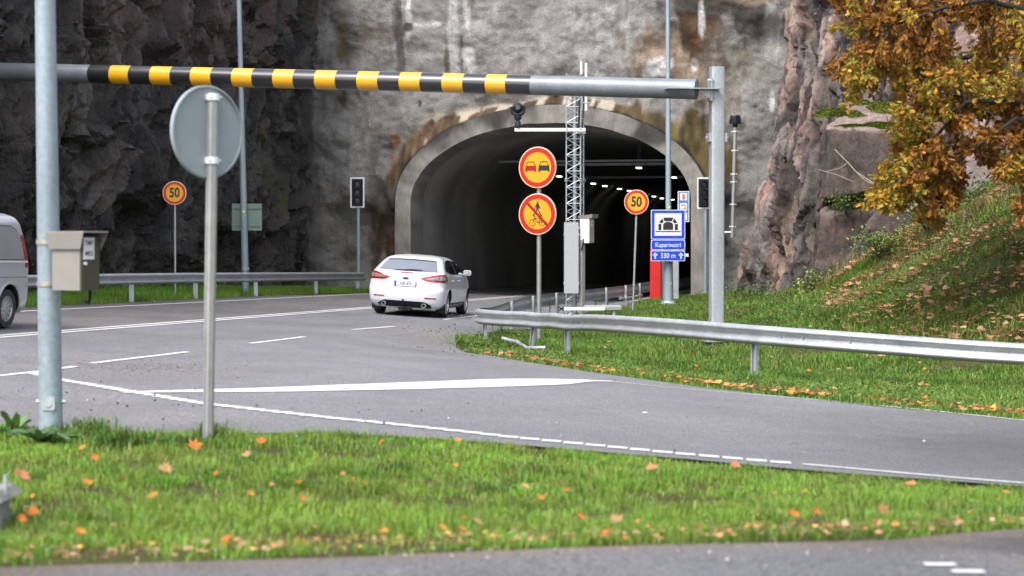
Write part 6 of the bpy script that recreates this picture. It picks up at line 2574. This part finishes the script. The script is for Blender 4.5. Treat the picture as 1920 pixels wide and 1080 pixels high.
for k in range(34):
    px, py = r.uniform(5, 1915), 845 + 185 * r.random() ** .8
    d = 5300.0 / (py - 470) + .2
    spots.append((px, py, d, r.uniform(.014, .034), r.choice(list(LC))))
for px, py, d, sz, cn in spots:
    q = gp(px, py, d)
    if not pip(VERGE, np.array([q.x]), np.array([q.y]))[0]:
        continue
    o = bpy.data.objects.new('fallen_leaf', LM[(cn, r.randrange(3))])
    COL.objects.link(o)
    sz *= .78
    o.location = (q.x, q.y, q.z + r.uniform(.02, .045))
    o.rotation_euler = (R(r.uniform(10, 55)), R(r.uniform(-30, 30)), r.uniform(-.7, .7))
    o.scale = (sz, sz * r.uniform(.6, 1), sz)
    wh = 'beside the thick galvanised pole' if px < 300 and py < 890 else 'beside the concrete block' if px < 200 and py < 1005 else 'near the foot of the round grey sign' if px < 640 and py < 900 else 'by the path at the left' if px < 640 and py > 985 else 'by the path in the middle' if px < 1280 and py > 985 else 'by the path at the right' if py > 985 else 'near the dashed road edge in the middle' if px < 1280 and py < 900 else 'near the road edge at the right' if py < 930 and px >= 1280 else 'in the left half of the lawn' if px < 640 else 'in the middle of the lawn' if px < 1280 else 'in the right half of the lawn'
    tag(o, cn + ' fallen leaf on the foreground grass ' + wh, 'fallen leaf', 'leaves fallen on the foreground lawn')


def litter(name, n, gen, seed, cols, s0, s1, lift=.0):
    r = np.random.default_rng(seed)
    base = [maple(c, k) for k, c in enumerate((.1, .4, .7))]
    P = gen(r, n)
    V, T, C = [], [], []
    o = 0
    z = hgt(P[:, 0], P[:, 1])
    for k in range(len(P)):
        v, f = base[k % 3]
        s = r.uniform(s0, s1)
        m = Matrix.Translation((P[k, 0], P[k, 1], z[k] + .03 + lift + r.uniform(0, .05))) @ Matrix.Rotation(r.uniform(0, 6.3), 4, 'Z') @ Matrix.Rotation(r.normal(0, .45), 4, 'X') @ Matrix.Diagonal((s, s * r.uniform(.5, 1), s, 1))
        mm = np.array(m)
        vv = np.c_[np.array(v), np.ones(len(v))] @ mm.T
        V.append(vv[:, :3])
        T.append(np.array(f) + o)
        o += len(v)
        c = np.array(cols[r.integers(len(cols))]) * r.uniform(.6, 1.3)
        C.append(np.repeat(c[None], len(v), 0))
    return tag(fastmesh(name, np.concatenate(V), np.concatenate(T), M['leaf'], None, np.clip(np.concatenate(C), 0, 1)), kind='stuff')


browns = [(.36, .18, .09), (.42, .24, .14), (.27, .135, .07), (.48, .26, .12), (.33, .22, .14)]
oranges = [(.62, .26, .06), (.55, .20, .05), (.45, .24, .10), (.66, .34, .08), (.40, .20, .10)]


def g_bank(r, n):
    x, y = r.uniform(5.5, 14, n * 6), r.uniform(28, 47, n * 6)
    z = hgt(x, y)
    f = fbm(np.c_[x * .9, y * .9, x * 0], 540, 3)
    k = pip(BANK, x, y) & in_view(x, y) & (r.uniform(0, 1, n * 6) < np.clip(.45 + 1.1 * f - .12 * (z - 1.0), 0, 1))
    return np.c_[x, y][k][:n]


litter('bank_leaf_litter', 3600, g_bank, 71, browns, .05, .11, .09)


def g_edge(r, n):
    pts, t = resample([(-.9, 38.2), (-.3, 36.2), (.5, 34.2), (1.7, 31.1), (2.7, 28.75), (4.35, 25.55), (6.0, 23.1), (9, 20.2)], .05)
    i = (r.uniform(0, 1, n) ** .8 * (len(pts) - 1)).astype(int)
    return pts[i] + np.c_[np.abs(r.normal(0, .22, n)) * .75, np.abs(r.normal(0, .25, n)) - .04]


litter('kerb_leaf_litter', 620, g_edge, 72, oranges + browns[:3], .035, .085)


def g_path(r, n):
    x = r.uniform(-3, 4, n)
    return np.c_[x, np.interp(x, [q[0] for q in path_edge], [q[1] for q in path_edge]) + np.abs(r.normal(0, .13, n)) - .04]


litter('path_edge_litter', 900, g_path, 73, browns + [(.6, .33, .1), (.4, .3, .2)], .010, .028)
litter('island_leaves', 160, lambda r, n: (lambda x, y: np.c_[x, y][pip(ISL, x, y)])(r.uniform(0, 9, n * 3), r.uniform(24, 45, n * 3))[:n], 74, browns + oranges[:2], .04, .075)

# grit and small stones on the asphalt
r = np.random.default_rng(81)
V, T, C = [], [], []
oc = np.array([(1, 0, 0), (-1, 0, 0), (0, 1, 0), (0, -1, 0), (0, 0, 1), (0, 0, -.6)], float)
of = np.array([(0, 2, 4), (2, 1, 4), (1, 3, 4), (3, 0, 4), (2, 0, 5), (1, 2, 5), (3, 1, 5), (0, 3, 5)])
o = 0
for (px, py, d, sx, sy, n, s0, s1, cc) in ((280, 692, 25.5, .75, .9, 420, .003, .010, (.075, .066, .056)), (850, 628, 41, .6, 1.6, 260, .005, .018, (.16, .145, .13)), (905, 598, 45, .3, .7, 30, .015, .035, (.45, .43, .41)), (700, 730, 23.5, 2.4, 1.6, 30, .004, .011, (.05, .045, .04)), (150, 760, 19.5, 1.4, 1.2, 60, .006, .018, (.06, .055, .05)), (1000, 770, 21, 2.5, 2.5, 30, .006, .02, (.3, .3, .29)), (930, 665, 37, .7, 1.4, 80, .01, .03, (.15, .13, .11)), (960, 1045, 9.2, 2.5, .16, 130, .003, .012, (.28, .25, .22))):
    q = gp(px, py, d)
    x, y = q.x + r.normal(0, sx, n), q.y + r.normal(0, sy, n)
    z = hgt(x, y)
    for k in range(n):
        s = r.uniform(s0, s1)
        vv = oc * s * r.uniform(.6, 1.2, (1, 3)) + np.array([x[k], y[k], z[k] + .02])
        V.append(vv)
        T.append(of + o)
        o += 6
        C.append(np.repeat((np.array(cc) * r.uniform(.5, 1.6))[None], 6, 0))
tag(fastmesh('road_grit', np.concatenate(V), np.concatenate(T), M['debris'], None, np.clip(np.concatenate(C), 0, 1)), kind='stuff')
q = gp(1209, 777, 21.2)
g = G()
g.add([(-.035, -.03, .012), (.015, -.04, .014), (.04, .015, .016), (-.01, .03, .02)], [(0, 1, 2, 3)])
lt_ = g.build('paper_scrap', M['sign_white'], None, False)
lt_.location = q + Vector((0, 0, .006))
tag(lt_, 'small scrap of white paper lying on the grey side road', 'litter')


# ------------------------------------------------------------------ single plants
def leafy(name, label, px, py, d, n, L, wd_, colr, seed, spread=.9, up=.6, cat='plant', arch_=.9):
    q = gp(px, py, d)
    t = thing(name, label, cat, tuple(q))
    r = random.Random(seed)
    for k in range(n):
        a = 2 * math.pi * k / n + r.uniform(-.3, .3)
        ll, e = L * r.uniform(.7, 1.2), up * r.uniform(.5, 1.3)
        g = G()
        V, Fv = [], []
        m = 7
        for i in range(m + 1):
            s = i / m
            el = e * (1.3 - arch_ * s * 1.6)
            rr_ = ll * s * math.cos(min(1.2, abs(e)) * .7)
            zz = ll * (math.sin(e) * s - arch_ * .55 * s * s)
            w2 = wd_ * math.sin(math.pi * min(.98, s * .9 + .08)) * .5
            wave = .012 * math.sin(s * 9 + k)
            for sd, dz in ((-1, .012 + wave), (0, 0), (1, .012 - wave)):
                V.append((math.cos(a) * rr_ - math.sin(a) * w2 * sd, math.sin(a) * rr_ + math.cos(a) * w2 * sd, max(.01, zz) + dz))
        for i in range(m):
            for j in range(2):
                Fv.append((i * 3 + j, (i + 1) * 3 + j, (i + 1) * 3 + j + 1, i * 3 + j + 1))
        c = np.array(colr) * r.uniform(.75, 1.25)
        raw('leaf', V, Fv, M['plant'], t, True, None, np.repeat(c[None], len(V), 0), 0)
    return t


leafy('dock_plant', 'broad-leaved dark green dock plant at the foot of the thick galvanised pole', 75, 833, 15.2, 9, .40, .11, (.055, .115, .035), 3, .9, .75)
leafy('dock_plant', 'upright broad-leaved weed in the grass left of the thick galvanised pole', 26, 815, 15.9, 6, .26, .075, (.10, .19, .045), 4, .5, 1.2, 'plant', .5)


def stems(name, label, spots_, seed, hmax, ls, lc, fc_=None, cat='wild plant'):
    t = None
    r = random.Random(seed)
    for (px, py, d, hh_) in spots_[:1]:
        q = gp(px, py, d)
        t = thing(name, label, cat, tuple(q))
    V, Tt, C = [], [], []
    ms_ = simple('green_stem', (.09, .12, .03), .7)
    for (px, py, d, hh_) in spots_:
        q2 = gp(px, py, d) - q
        lean_ = (r.uniform(-.15, .15), r.uniform(-.1, .1))
        for b in range(3):
            l2 = (lean_[0] + r.uniform(-.2, .2), lean_[1] + r.uniform(-.15, .15))
            h2 = hh_ * r.uniform(.7, 1.05)
            pts = [q2 + Vector((l2[0] * h2 * s * s, l2[1] * h2 * s * s, h2 * s)) for s in (0, .35, .7, 1)]
            g = G()
            g.tube(pts, [.007, .006, .005, .003], 5)
            g.build('stem', ms_, t)
            for k in range(9):
                s = r.uniform(.2, 1)
                p = q2 + Vector((l2[0] * h2 * s * s, l2[1] * h2 * s * s, h2 * s))
                a = r.uniform(0, 6.28)
                L_ = ls * r.uniform(.6, 1.2) * (1.2 - .7 * s)
                dv = Vector((math.cos(a), math.sin(a), r.uniform(-.1, .6))) * L_
                sd = Vector((-math.sin(a), math.cos(a), 0)) * L_ * .25
                o = len(V)
                V += [p, p + dv * .5 + sd, p + dv, p + dv * .5 - sd]
                Tt.append((o, o + 1, o + 2, o + 3))
                C += [np.array(lc if not fc_ or s < .8 else fc_) * r.uniform(.7, 1.3)] * 4
    raw('foliage', V, Tt, M['plant'], t, False, None, np.array(C), 0)
    return t


stems('flowering_weed', 'thin weed with small yellow flowers growing at the guardrail nose', [(925, 630, 40.6, .75), (940, 632, 40.8, .5)], 9, .8, .09, (.12, .17, .04), (.62, .50, .03))
stems('flowering_weed', 'clump of thin yellow flowered weeds behind the guardrail right of the lattice mast', [(1128, 580, 54, .6), (1118, 582, 53.5, .5), (1140, 578, 54.5, .55)], 10, .8, .10, (.11, .16, .04), (.55, .46, .05))
stems('wild_plant', 'tall thin green weed against the damp wall right of the tunnel', [(1372, 566, 63.5, 1.1), (1380, 567, 63.3, .8), (1395, 567, 63.0, .6)], 11, 1, .16, (.09, .15, .04))
stems('wild_plant', 'greyish thin weeds between the guardrail and the two yellow signs', [(975, 590, 46.5, .6), (985, 592, 46, .5), (1030, 592, 46.5, .5)], 12, .6, .07, (.16, .17, .11))


def shrub(name, label, px, py, d, rx, rz_, n, ls, colr, seed, needle=False, cat='shrub'):
    q = at(px, py, d)
    t = thing(name, label, cat, tuple(q))
    r = np.random.default_rng(seed)
    g = G()
    tips = []
    for k in range(14):
        a = r.uniform(0, 6.28)
        e = Vector((math.cos(a) * rx * r.uniform(.3, 1), math.sin(a) * rx * .5, r.uniform(.1, 1) * rz_))
        g.tube([(0, 0, -.2), tuple(e * .5 + Vector((0, 0, .05))), tuple(e)], [.012, .008, .004], 5)
        tips.append(e)
    g.build('branches', M['bark'], t)
    V, Tt, C = [], [], []
    for k in range(n):
        e = tips[r.integers(len(tips))]
        c = e * r.uniform(.35, 1.05) + Vector(tuple(r.normal(0, rx * .13, 3)))
        a, el = r.uniform(0, 6.28), r.uniform(-.5, 1.0)
        L_ = ls * r.uniform(.6, 1.3)
        dv = Vector((math.cos(a) * math.cos(el), math.sin(a) * math.cos(el), math.sin(el))) * L_
        sd = Vector((-math.sin(a), math.cos(a), 0)) * L_ * (.06 if needle else .27)
        o = len(V)
        V += [c, c + dv * .5 + sd, c + dv, c + dv * .5 - sd]
        Tt.append((o, o + 1, o + 2, o + 3))
        C += [np.array(colr) * r.uniform(.55, 1.5)] * 4
    raw('foliage', V, Tt, M['plant'], t, False, None, np.clip(np.array(C), 0, 1), 0)
    return t


shrub('shrub', 'low scrubby green shrub on the ledge below the mossy granite block', 1590, 392, 50.4, 1.0, .35, 900, .075, (.09, .13, .03), 91)
shrub('pine_sapling', 'small dark green pine sapling on the ledge at the foot of the red rock', 1568, 470, 51.2, .75, .5, 1200, .16, (.035, .075, .02), 92, True, 'sapling')
shrub('shrub', 'light green bush at the grass line between the barrier post and the red rock', 1400, 565, 60, 1.0, .5, 700, .10, (.08, .16, .03), 93)
shrub('shrub', 'green bush on the crest of the bank under the hanging autumn leaves', 1840, 372, 45, 1.2, .5, 1100, .10, (.075, .14, .03), 94)
shrub('shrub', 'leafy weeds on the bank crest below the slanting purplish slab', 1655, 468, 44.5, .9, .45, 700, .10, (.12, .19, .035), 95)
shrub('shrub', 'ragged yellow green weeds on the bank just below the hanging oak leaves', 1745, 425, 43.8, .9, .5, 650, .10, (.16, .20, .045), 96)
shrub('shrub', 'tall pale weeds where the bank meets the foot of the red rock', 1535, 545, 49, .8, .6, 600, .12, (.15, .20, .05), 97)
# dry fallen branch on the block
t = thing('dry_branch', 'pale bare fallen branch leaning across the face of the mossy granite block', 'branch', tuple(at(1640, 345, 49.7)))
b0 = t.location
for pts, rad in (([(1565, 280), (1585, 300), (1605, 322), (1640, 345)], .014), ([(1548, 322), (1575, 315), (1592, 303)], .006), ([(1535, 318), (1570, 328), (1600, 341)], .008), ([(1600, 318), (1622, 338), (1650, 352)], .010)):
    g = G()
    g.tube([at(a, b, 49.7) - b0 for a, b in pts], rad, 6)
    g.build('twig', M['twig'], t)

# moss cushions
for k, (px, py, d, rx, ry, rz_) in enumerate(((1603, 240, 51.0, .40, .25, .07), (1660, 237, 51.0, .55, .3, .08), (1672, 206, 54.5, .75, 1.0, .16), (1570, 213, 53.5, .62, .5, .10), (1640, 194, 55.6, .6, .6, .14))):
    q = at(px, py, d)
    r = np.random.default_rng(k)
    n = 2600
    a, rr_ = r.uniform(0, 6.28, n), np.sqrt(r.uniform(0, 1, n))
    wob = 1 + .3 * np.sin(a * 3 + k) + .2 * np.sin(a * 7)
    x, y = np.cos(a) * rr_ * rx * wob, np.sin(a) * rr_ * ry * wob
    z = rz_ * (1 - rr_ ** 2) + y * .28
    s = r.uniform(.02, .05, n)
    o = np.arange(n)[:, None] * 3
    aa = r.uniform(0, 6.28, n)
    V = np.stack([np.stack([x, y, z], 1), np.stack([x + np.cos(aa) * s, y + np.sin(aa) * s, z + s * .5], 1), np.stack([x - np.sin(aa) * s, y + np.cos(aa) * s, z + s * r.uniform(.2, 1, n)], 1)], 1).reshape(-1, 3)
    C = np.repeat(np.array([.10, .125, .012])[None] * r.uniform(.4, 1.5, n)[:, None], 3, 0)
    T = o + [0, 1, 2]
    hv, hf = [], []
    m = 16
    for j in range(5):
        for i in range(m):
            a_ = 2 * math.pi * i / m
            w_ = 1 + .3 * math.sin(a_ * 3 + k) + .2 * math.sin(a_ * 7)
            q_ = 1 - j / 5.0
            yy = math.sin(a_) * q_ * ry * w_
            hv.append((math.cos(a_) * q_ * rx * w_, yy, rz_ * (1 - q_ ** 2) - .01 + yy * .28))
    hv = np.array(hv)
    off = len(V)
    hq = np.array([(j * m + i, j * m + (i + 1) % m, (j + 1) * m + (i + 1) % m) for j in range(4) for i in range(m)] + [(j * m + i, (j + 1) * m + (i + 1) % m, (j + 1) * m + i) for j in range(4) for i in range(m)]) + off
    V = np.concatenate([V, hv])
    C = np.concatenate([C, np.repeat(np.array([[.07, .085, .010]]), len(hv), 0)])
    ob = fastmesh('moss', V, np.concatenate([T, hq]), M['plant'], None, np.clip(C, 0, 1))
    ob.location = q
    tag(ob, kind='stuff')

# ------------------------------------------------------------------ the autumn oak
TX, TY = 11.6, 35.5
tz_ = h1(TX, TY)
oak = thing('oak_tree', 'autumn oak with golden and rust brown leaves hanging in from the right edge', 'tree', (TX, TY, tz_))
b0 = Vector((TX, TY, tz_))
r = random.Random(17)
g = G()
g.tube([(0, 0, -.4), (.05, .05, 1.0), (-.05, .1, 3.0), (.1, .1, 6), (.3, .2, 10)], [.36, .27, .23, .18, .08], 12)
g.build('trunk', M['bark'], oak)


def limb(pts, rad, nm='limb'):
    g = G()
    n = len(pts)
    g.tube(pts, [rad * (1 - .75 * k / (n - 1)) for k in range(n)], 8)
    return g.build(nm, M['bark'], oak)


# limbs aimed through the foliage, in pixels of the photograph and metres of distance
LIMBS = [([(2080, 330, 35.5), (1980, 215, 34.5), (1890, 186, 34.0), (1810, 192, 33.9), (1760, 250, 34.2), (1700, 300, 34.5)], .065),
         ([(2080, 330, 35.5), (1985, 250, 34.5), (1905, 222, 34.0), (1850, 262, 33.9), (1800, 300, 34.2), (1690, 350, 34.8)], .06),
         ([(2080, 100, 35.5), (1960, 30, 34.5), (1850, 0, 34.0), (1770, 14, 33.9), (1700, 40, 34.0), (1610, 60, 34.3)], .06),
         ([(2080, 250, 35.5), (1990, 120, 36.5), (1900, 90, 36.8), (1800, 110, 36.4), (1700, 100, 36), (1620, 110, 35.8)], .08),
         ([(2080, 380, 35.5), (2000, 330, 34.5), (1930, 300, 34), (1880, 310, 33.6)], .07),
         ([(2080, 60, 35.5), (1950, -80, 34.8), (1800, -90, 34.5), (1660, -50, 34.2), (1580, -20, 34)], .10),
         ([(2080, -100, 35.5), (2250, -200, 35), (2400, -180, 35.5)], .12),
         ([(2080, -200, 35.5), (2200, -380, 37), (2300, -420, 38)], .12)]
SEG = []
for pts, rad in LIMBS:
    w3 = [at(*q) for q in pts]
    limb([q - b0 for q in w3], rad)
    for a, b in zip(w3[:-1], w3[1:]):
        for k in range(8):
            SEG.append(a.lerp(b, k / 8))
SEGA = np.array([tuple(q) for q in SEG])
# leaf sprays: px, py, radius, yellow share
CL = [(1590, 40, 26, .2), (1620, 15, 40, .3), (1600, 90, 36, .45), (1575, 128, 22, .8), (1605, 135, 26, .7), (1640, 60, 45, .25), (1650, 110, 40, .3), (1690, 20, 45, .2), (1700, 75, 45, .3), (1690, 110, 34, .2), (1745, 15, 40, .2), (1760, 60, 40, .15), (1755, 100, 30, .2), (1800, 30, 45, .2), (1840, 20, 45, .5), (1890, 15, 45, .4), (1850, 80, 40, .3),
      (1605, 165, 18, .8), (1625, 160, 18, .5), (1600, 190, 12, .9), (1618, 150, 24, .5), (1700, 130, 26, .5), (1730, 120, 30, .3), (1760, 130, 38, .8), (1720, 165, 36, .7), (1690, 150, 22, .8), (1790, 150, 45, .75), (1840, 130, 45, .6), (1890, 70, 45, .45), (1900, 130, 45, .4), (1880, 170, 40, .7), (1830, 180, 40, .6), (1770, 185, 40, .5), (1720, 200, 40, .8), (1700, 230, 38, .8), (1740, 230, 45, .6), (1790, 220, 45, .35), (1850, 225, 40, .2), (1905, 215, 40, .25),
      (1700, 270, 38, .6), (1735, 285, 42, .5), (1780, 270, 45, .2), (1830, 270, 38, .12), (1690, 310, 36, .9), (1665, 320, 24, .9), (1720, 325, 40, .5), (1765, 320, 42, .15), (1800, 310, 32, .1), (1650, 355, 24, .85), (1680, 350, 34, .8), (1715, 360, 32, .4), (1630, 368, 18, .9), (1660, 382, 22, .95), (1690, 385, 20, .8), (1750, 365, 32, .3), (1780, 350, 28, .1), (1745, 395, 20, .35), (1760, 415, 10, .3), (1790, 385, 14, .1), (1800, 360, 16, .1),
      (1900, 290, 26, .6), (1915, 320, 26, .6), (1880, 310, 24, .3), (1905, 265, 24, .2), (1930, 300, 30, .4), (1860, 300, 20, .2), (1890, 335, 16, .8), (1918, 400, 16, .4), (1925, 370, 18, .4), (1870, 255, 30, .1), (1850, 165, 40, .6), (1920, 180, 40, .4), (1930, 60, 40, .4), (1650, 20, 40, .2), (1570, 5, 24, .2), (1600, -20, 40, .3), (1700, -30, 50, .3), (1800, -30, 50, .3), (1900, -30, 50, .3), (1980, 60, 60, .3), (1990, 180, 60, .3), (2060, 100, 70, .3), (2100, 250, 70, .3), (2100, -60, 80, .3), (2250, -120, 90, .3), (2000, -120, 80, .3), (1990, 290, 40, .3)]


def oakleaf():
    """lobed oak leaf, stem at the origin, length one along x"""
    e = [(0, .015), (.16, .05), (.24, .20), (.34, .06), (.44, .34), (.54, .08), (.66, .34), (.76, .08), (.88, .20), (1.0, .0)]
    v = [(x, 0, .06 * math.sin(x * 3)) for x, _ in e]
    v += [(x + .05, yy, -.10 * yy - .05 * x) for x, yy in e]
    v += [(x + .05, -yy, -.10 * yy - .05 * x) for x, yy in e]
    n = len(e)
    f = []
    for k in range(n - 1):
        f += [(k, k + 1, n + k + 1, n + k), (k + 1, k, 2 * n + k, 2 * n + k + 1)]
    return np.array(v), f


ov, of_ = oakleaf()
rr = np.random.default_rng(19)
twg = G()
LEAV = []
for px, py, rad, yl in CL:
    nl = int(13 + rad * 2.3)
    for sp in range(max(3, int(rad / 5.2))):
        # a twig grows from the nearest limb to a point in the spray
        a, q = rr.uniform(0, 6.28), math.sqrt(rr.uniform(0, 1))
        tip = at(px + math.cos(a) * q * rad, py + math.sin(a) * q * rad * .8, rr.uniform(33.5, 36.8))
        ta = np.array(tuple(tip))
        base = SEGA[np.argmin(((SEGA - ta) ** 2 * [1, .4, 1]).sum(1))]
        dv = tip - Vector(base)
        Ld = dv.length
        st = tip - dv.normalized() * min(Ld, .55)
        midp = (st + tip) / 2 + Vector((0, 0, .06))
        if Ld > .55:
            twg.tube([Vector(base) - b0, (Vector(base) + st) / 2 + Vector((0, 0, .05)) - b0, st - b0], [.014, .010, .006], 4)
        twg.tube([st - b0, midp - b0, tip - b0], [.006, .004, .003], 4)
        yellow = rr.uniform() < yl
        for k in range(int(nl / max(3, int(rad / 5.2)) * 3.1) + 5):
            s = rr.uniform(.25, 1.05)
            c = st.lerp(tip, s) + Vector(tuple(rr.normal(0, .045, 3)))
            out = (tip - st).normalized() * .6 + Vector(tuple(rr.normal(0, .65, 3))) + Vector((0, 0, -.28))
            out.normalize()
            sz = rr.uniform(.085, .155)
            u = rr.uniform()
            if yellow:
                cc = (.36, .25, .035) if u < .40 else (.38, .19, .028) if u < .75 else (.24, .24, .05)
            else:
                cc = (.25, .108, .022) if u < .5 else (.33, .155, .028) if u < .82 else (.16, .072, .028)
            LEAV.append((c, out, sz, np.array(cc) * rr.uniform(.7, 1.25), rr.uniform(0, 6.28)))
twg.build('twigs', M['bark'], oak)['kind'] = 'stuff'
LEAV.sort(key=lambda q: q[0].y / q[2])
# the 300 that show largest are leaves of their own; the rest are one mass of foliage
vis = [q for q in LEAV if q[0].x / q[0].y < .262][:300]
vid = set(id(q) for q in vis)
pal = []
for cc in ((.36, .25, .035), (.38, .19, .028), (.24, .24, .05), (.25, .108, .022), (.33, .155, .028), (.16, .072, .028)):
    me = bpy.data.meshes.new('leaf')
    me.from_pydata(ov.tolist(), [], of_)
    me.materials.append(M['leaf'])
    me.shade_smooth()
    setcol(me, np.array(cc)[None] * (1 + .15 * np.random.default_rng(3).uniform(-1, 1, (len(ov), 1))))
    pal.append((np.array(cc), me))


def leafmat(c, out, sz, roll):
    x = out
    side = x.orthogonal().normalized()
    side = Matrix.Rotation(roll, 3, x) @ side
    z = x.cross(side)
    m = Matrix((x, side, z)).transposed() * sz
    m = m.to_4x4()
    m.translation = c - b0
    return m


for c, out, sz, cc, roll in vis:
    k = int(np.argmin([((q[0] - cc) ** 2).sum() for q in pal]))
    o = bpy.data.objects.new('leaf', pal[k][1])
    COL.objects.link(o)
    o.parent = oak
    o.matrix_local = leafmat(c, out, sz, roll)
V, T, C = [], [], []
tri = []
for f in of_:
    tri += [(f[0], f[1], f[2]), (f[0], f[2], f[3])]
tri = np.array(tri)
o = 0
for q in LEAV:
    if id(q) in vid:
        continue
    c, out, sz, cc, roll = q
    m = np.array(leafmat(c, out, sz, roll))
    V.append(ov @ m[:3, :3].T + m[:3, 3])
    T.append(tri + o)
    o += len(ov)
    C.append(np.repeat(cc[None], len(ov), 0))
fo = fastmesh('foliage', np.concatenate(V), np.concatenate(T), M['leaf'], oak, np.clip(np.concatenate(C), 0, 1))
fo['kind'] = 'stuff'
print('leaves', len(LEAV))
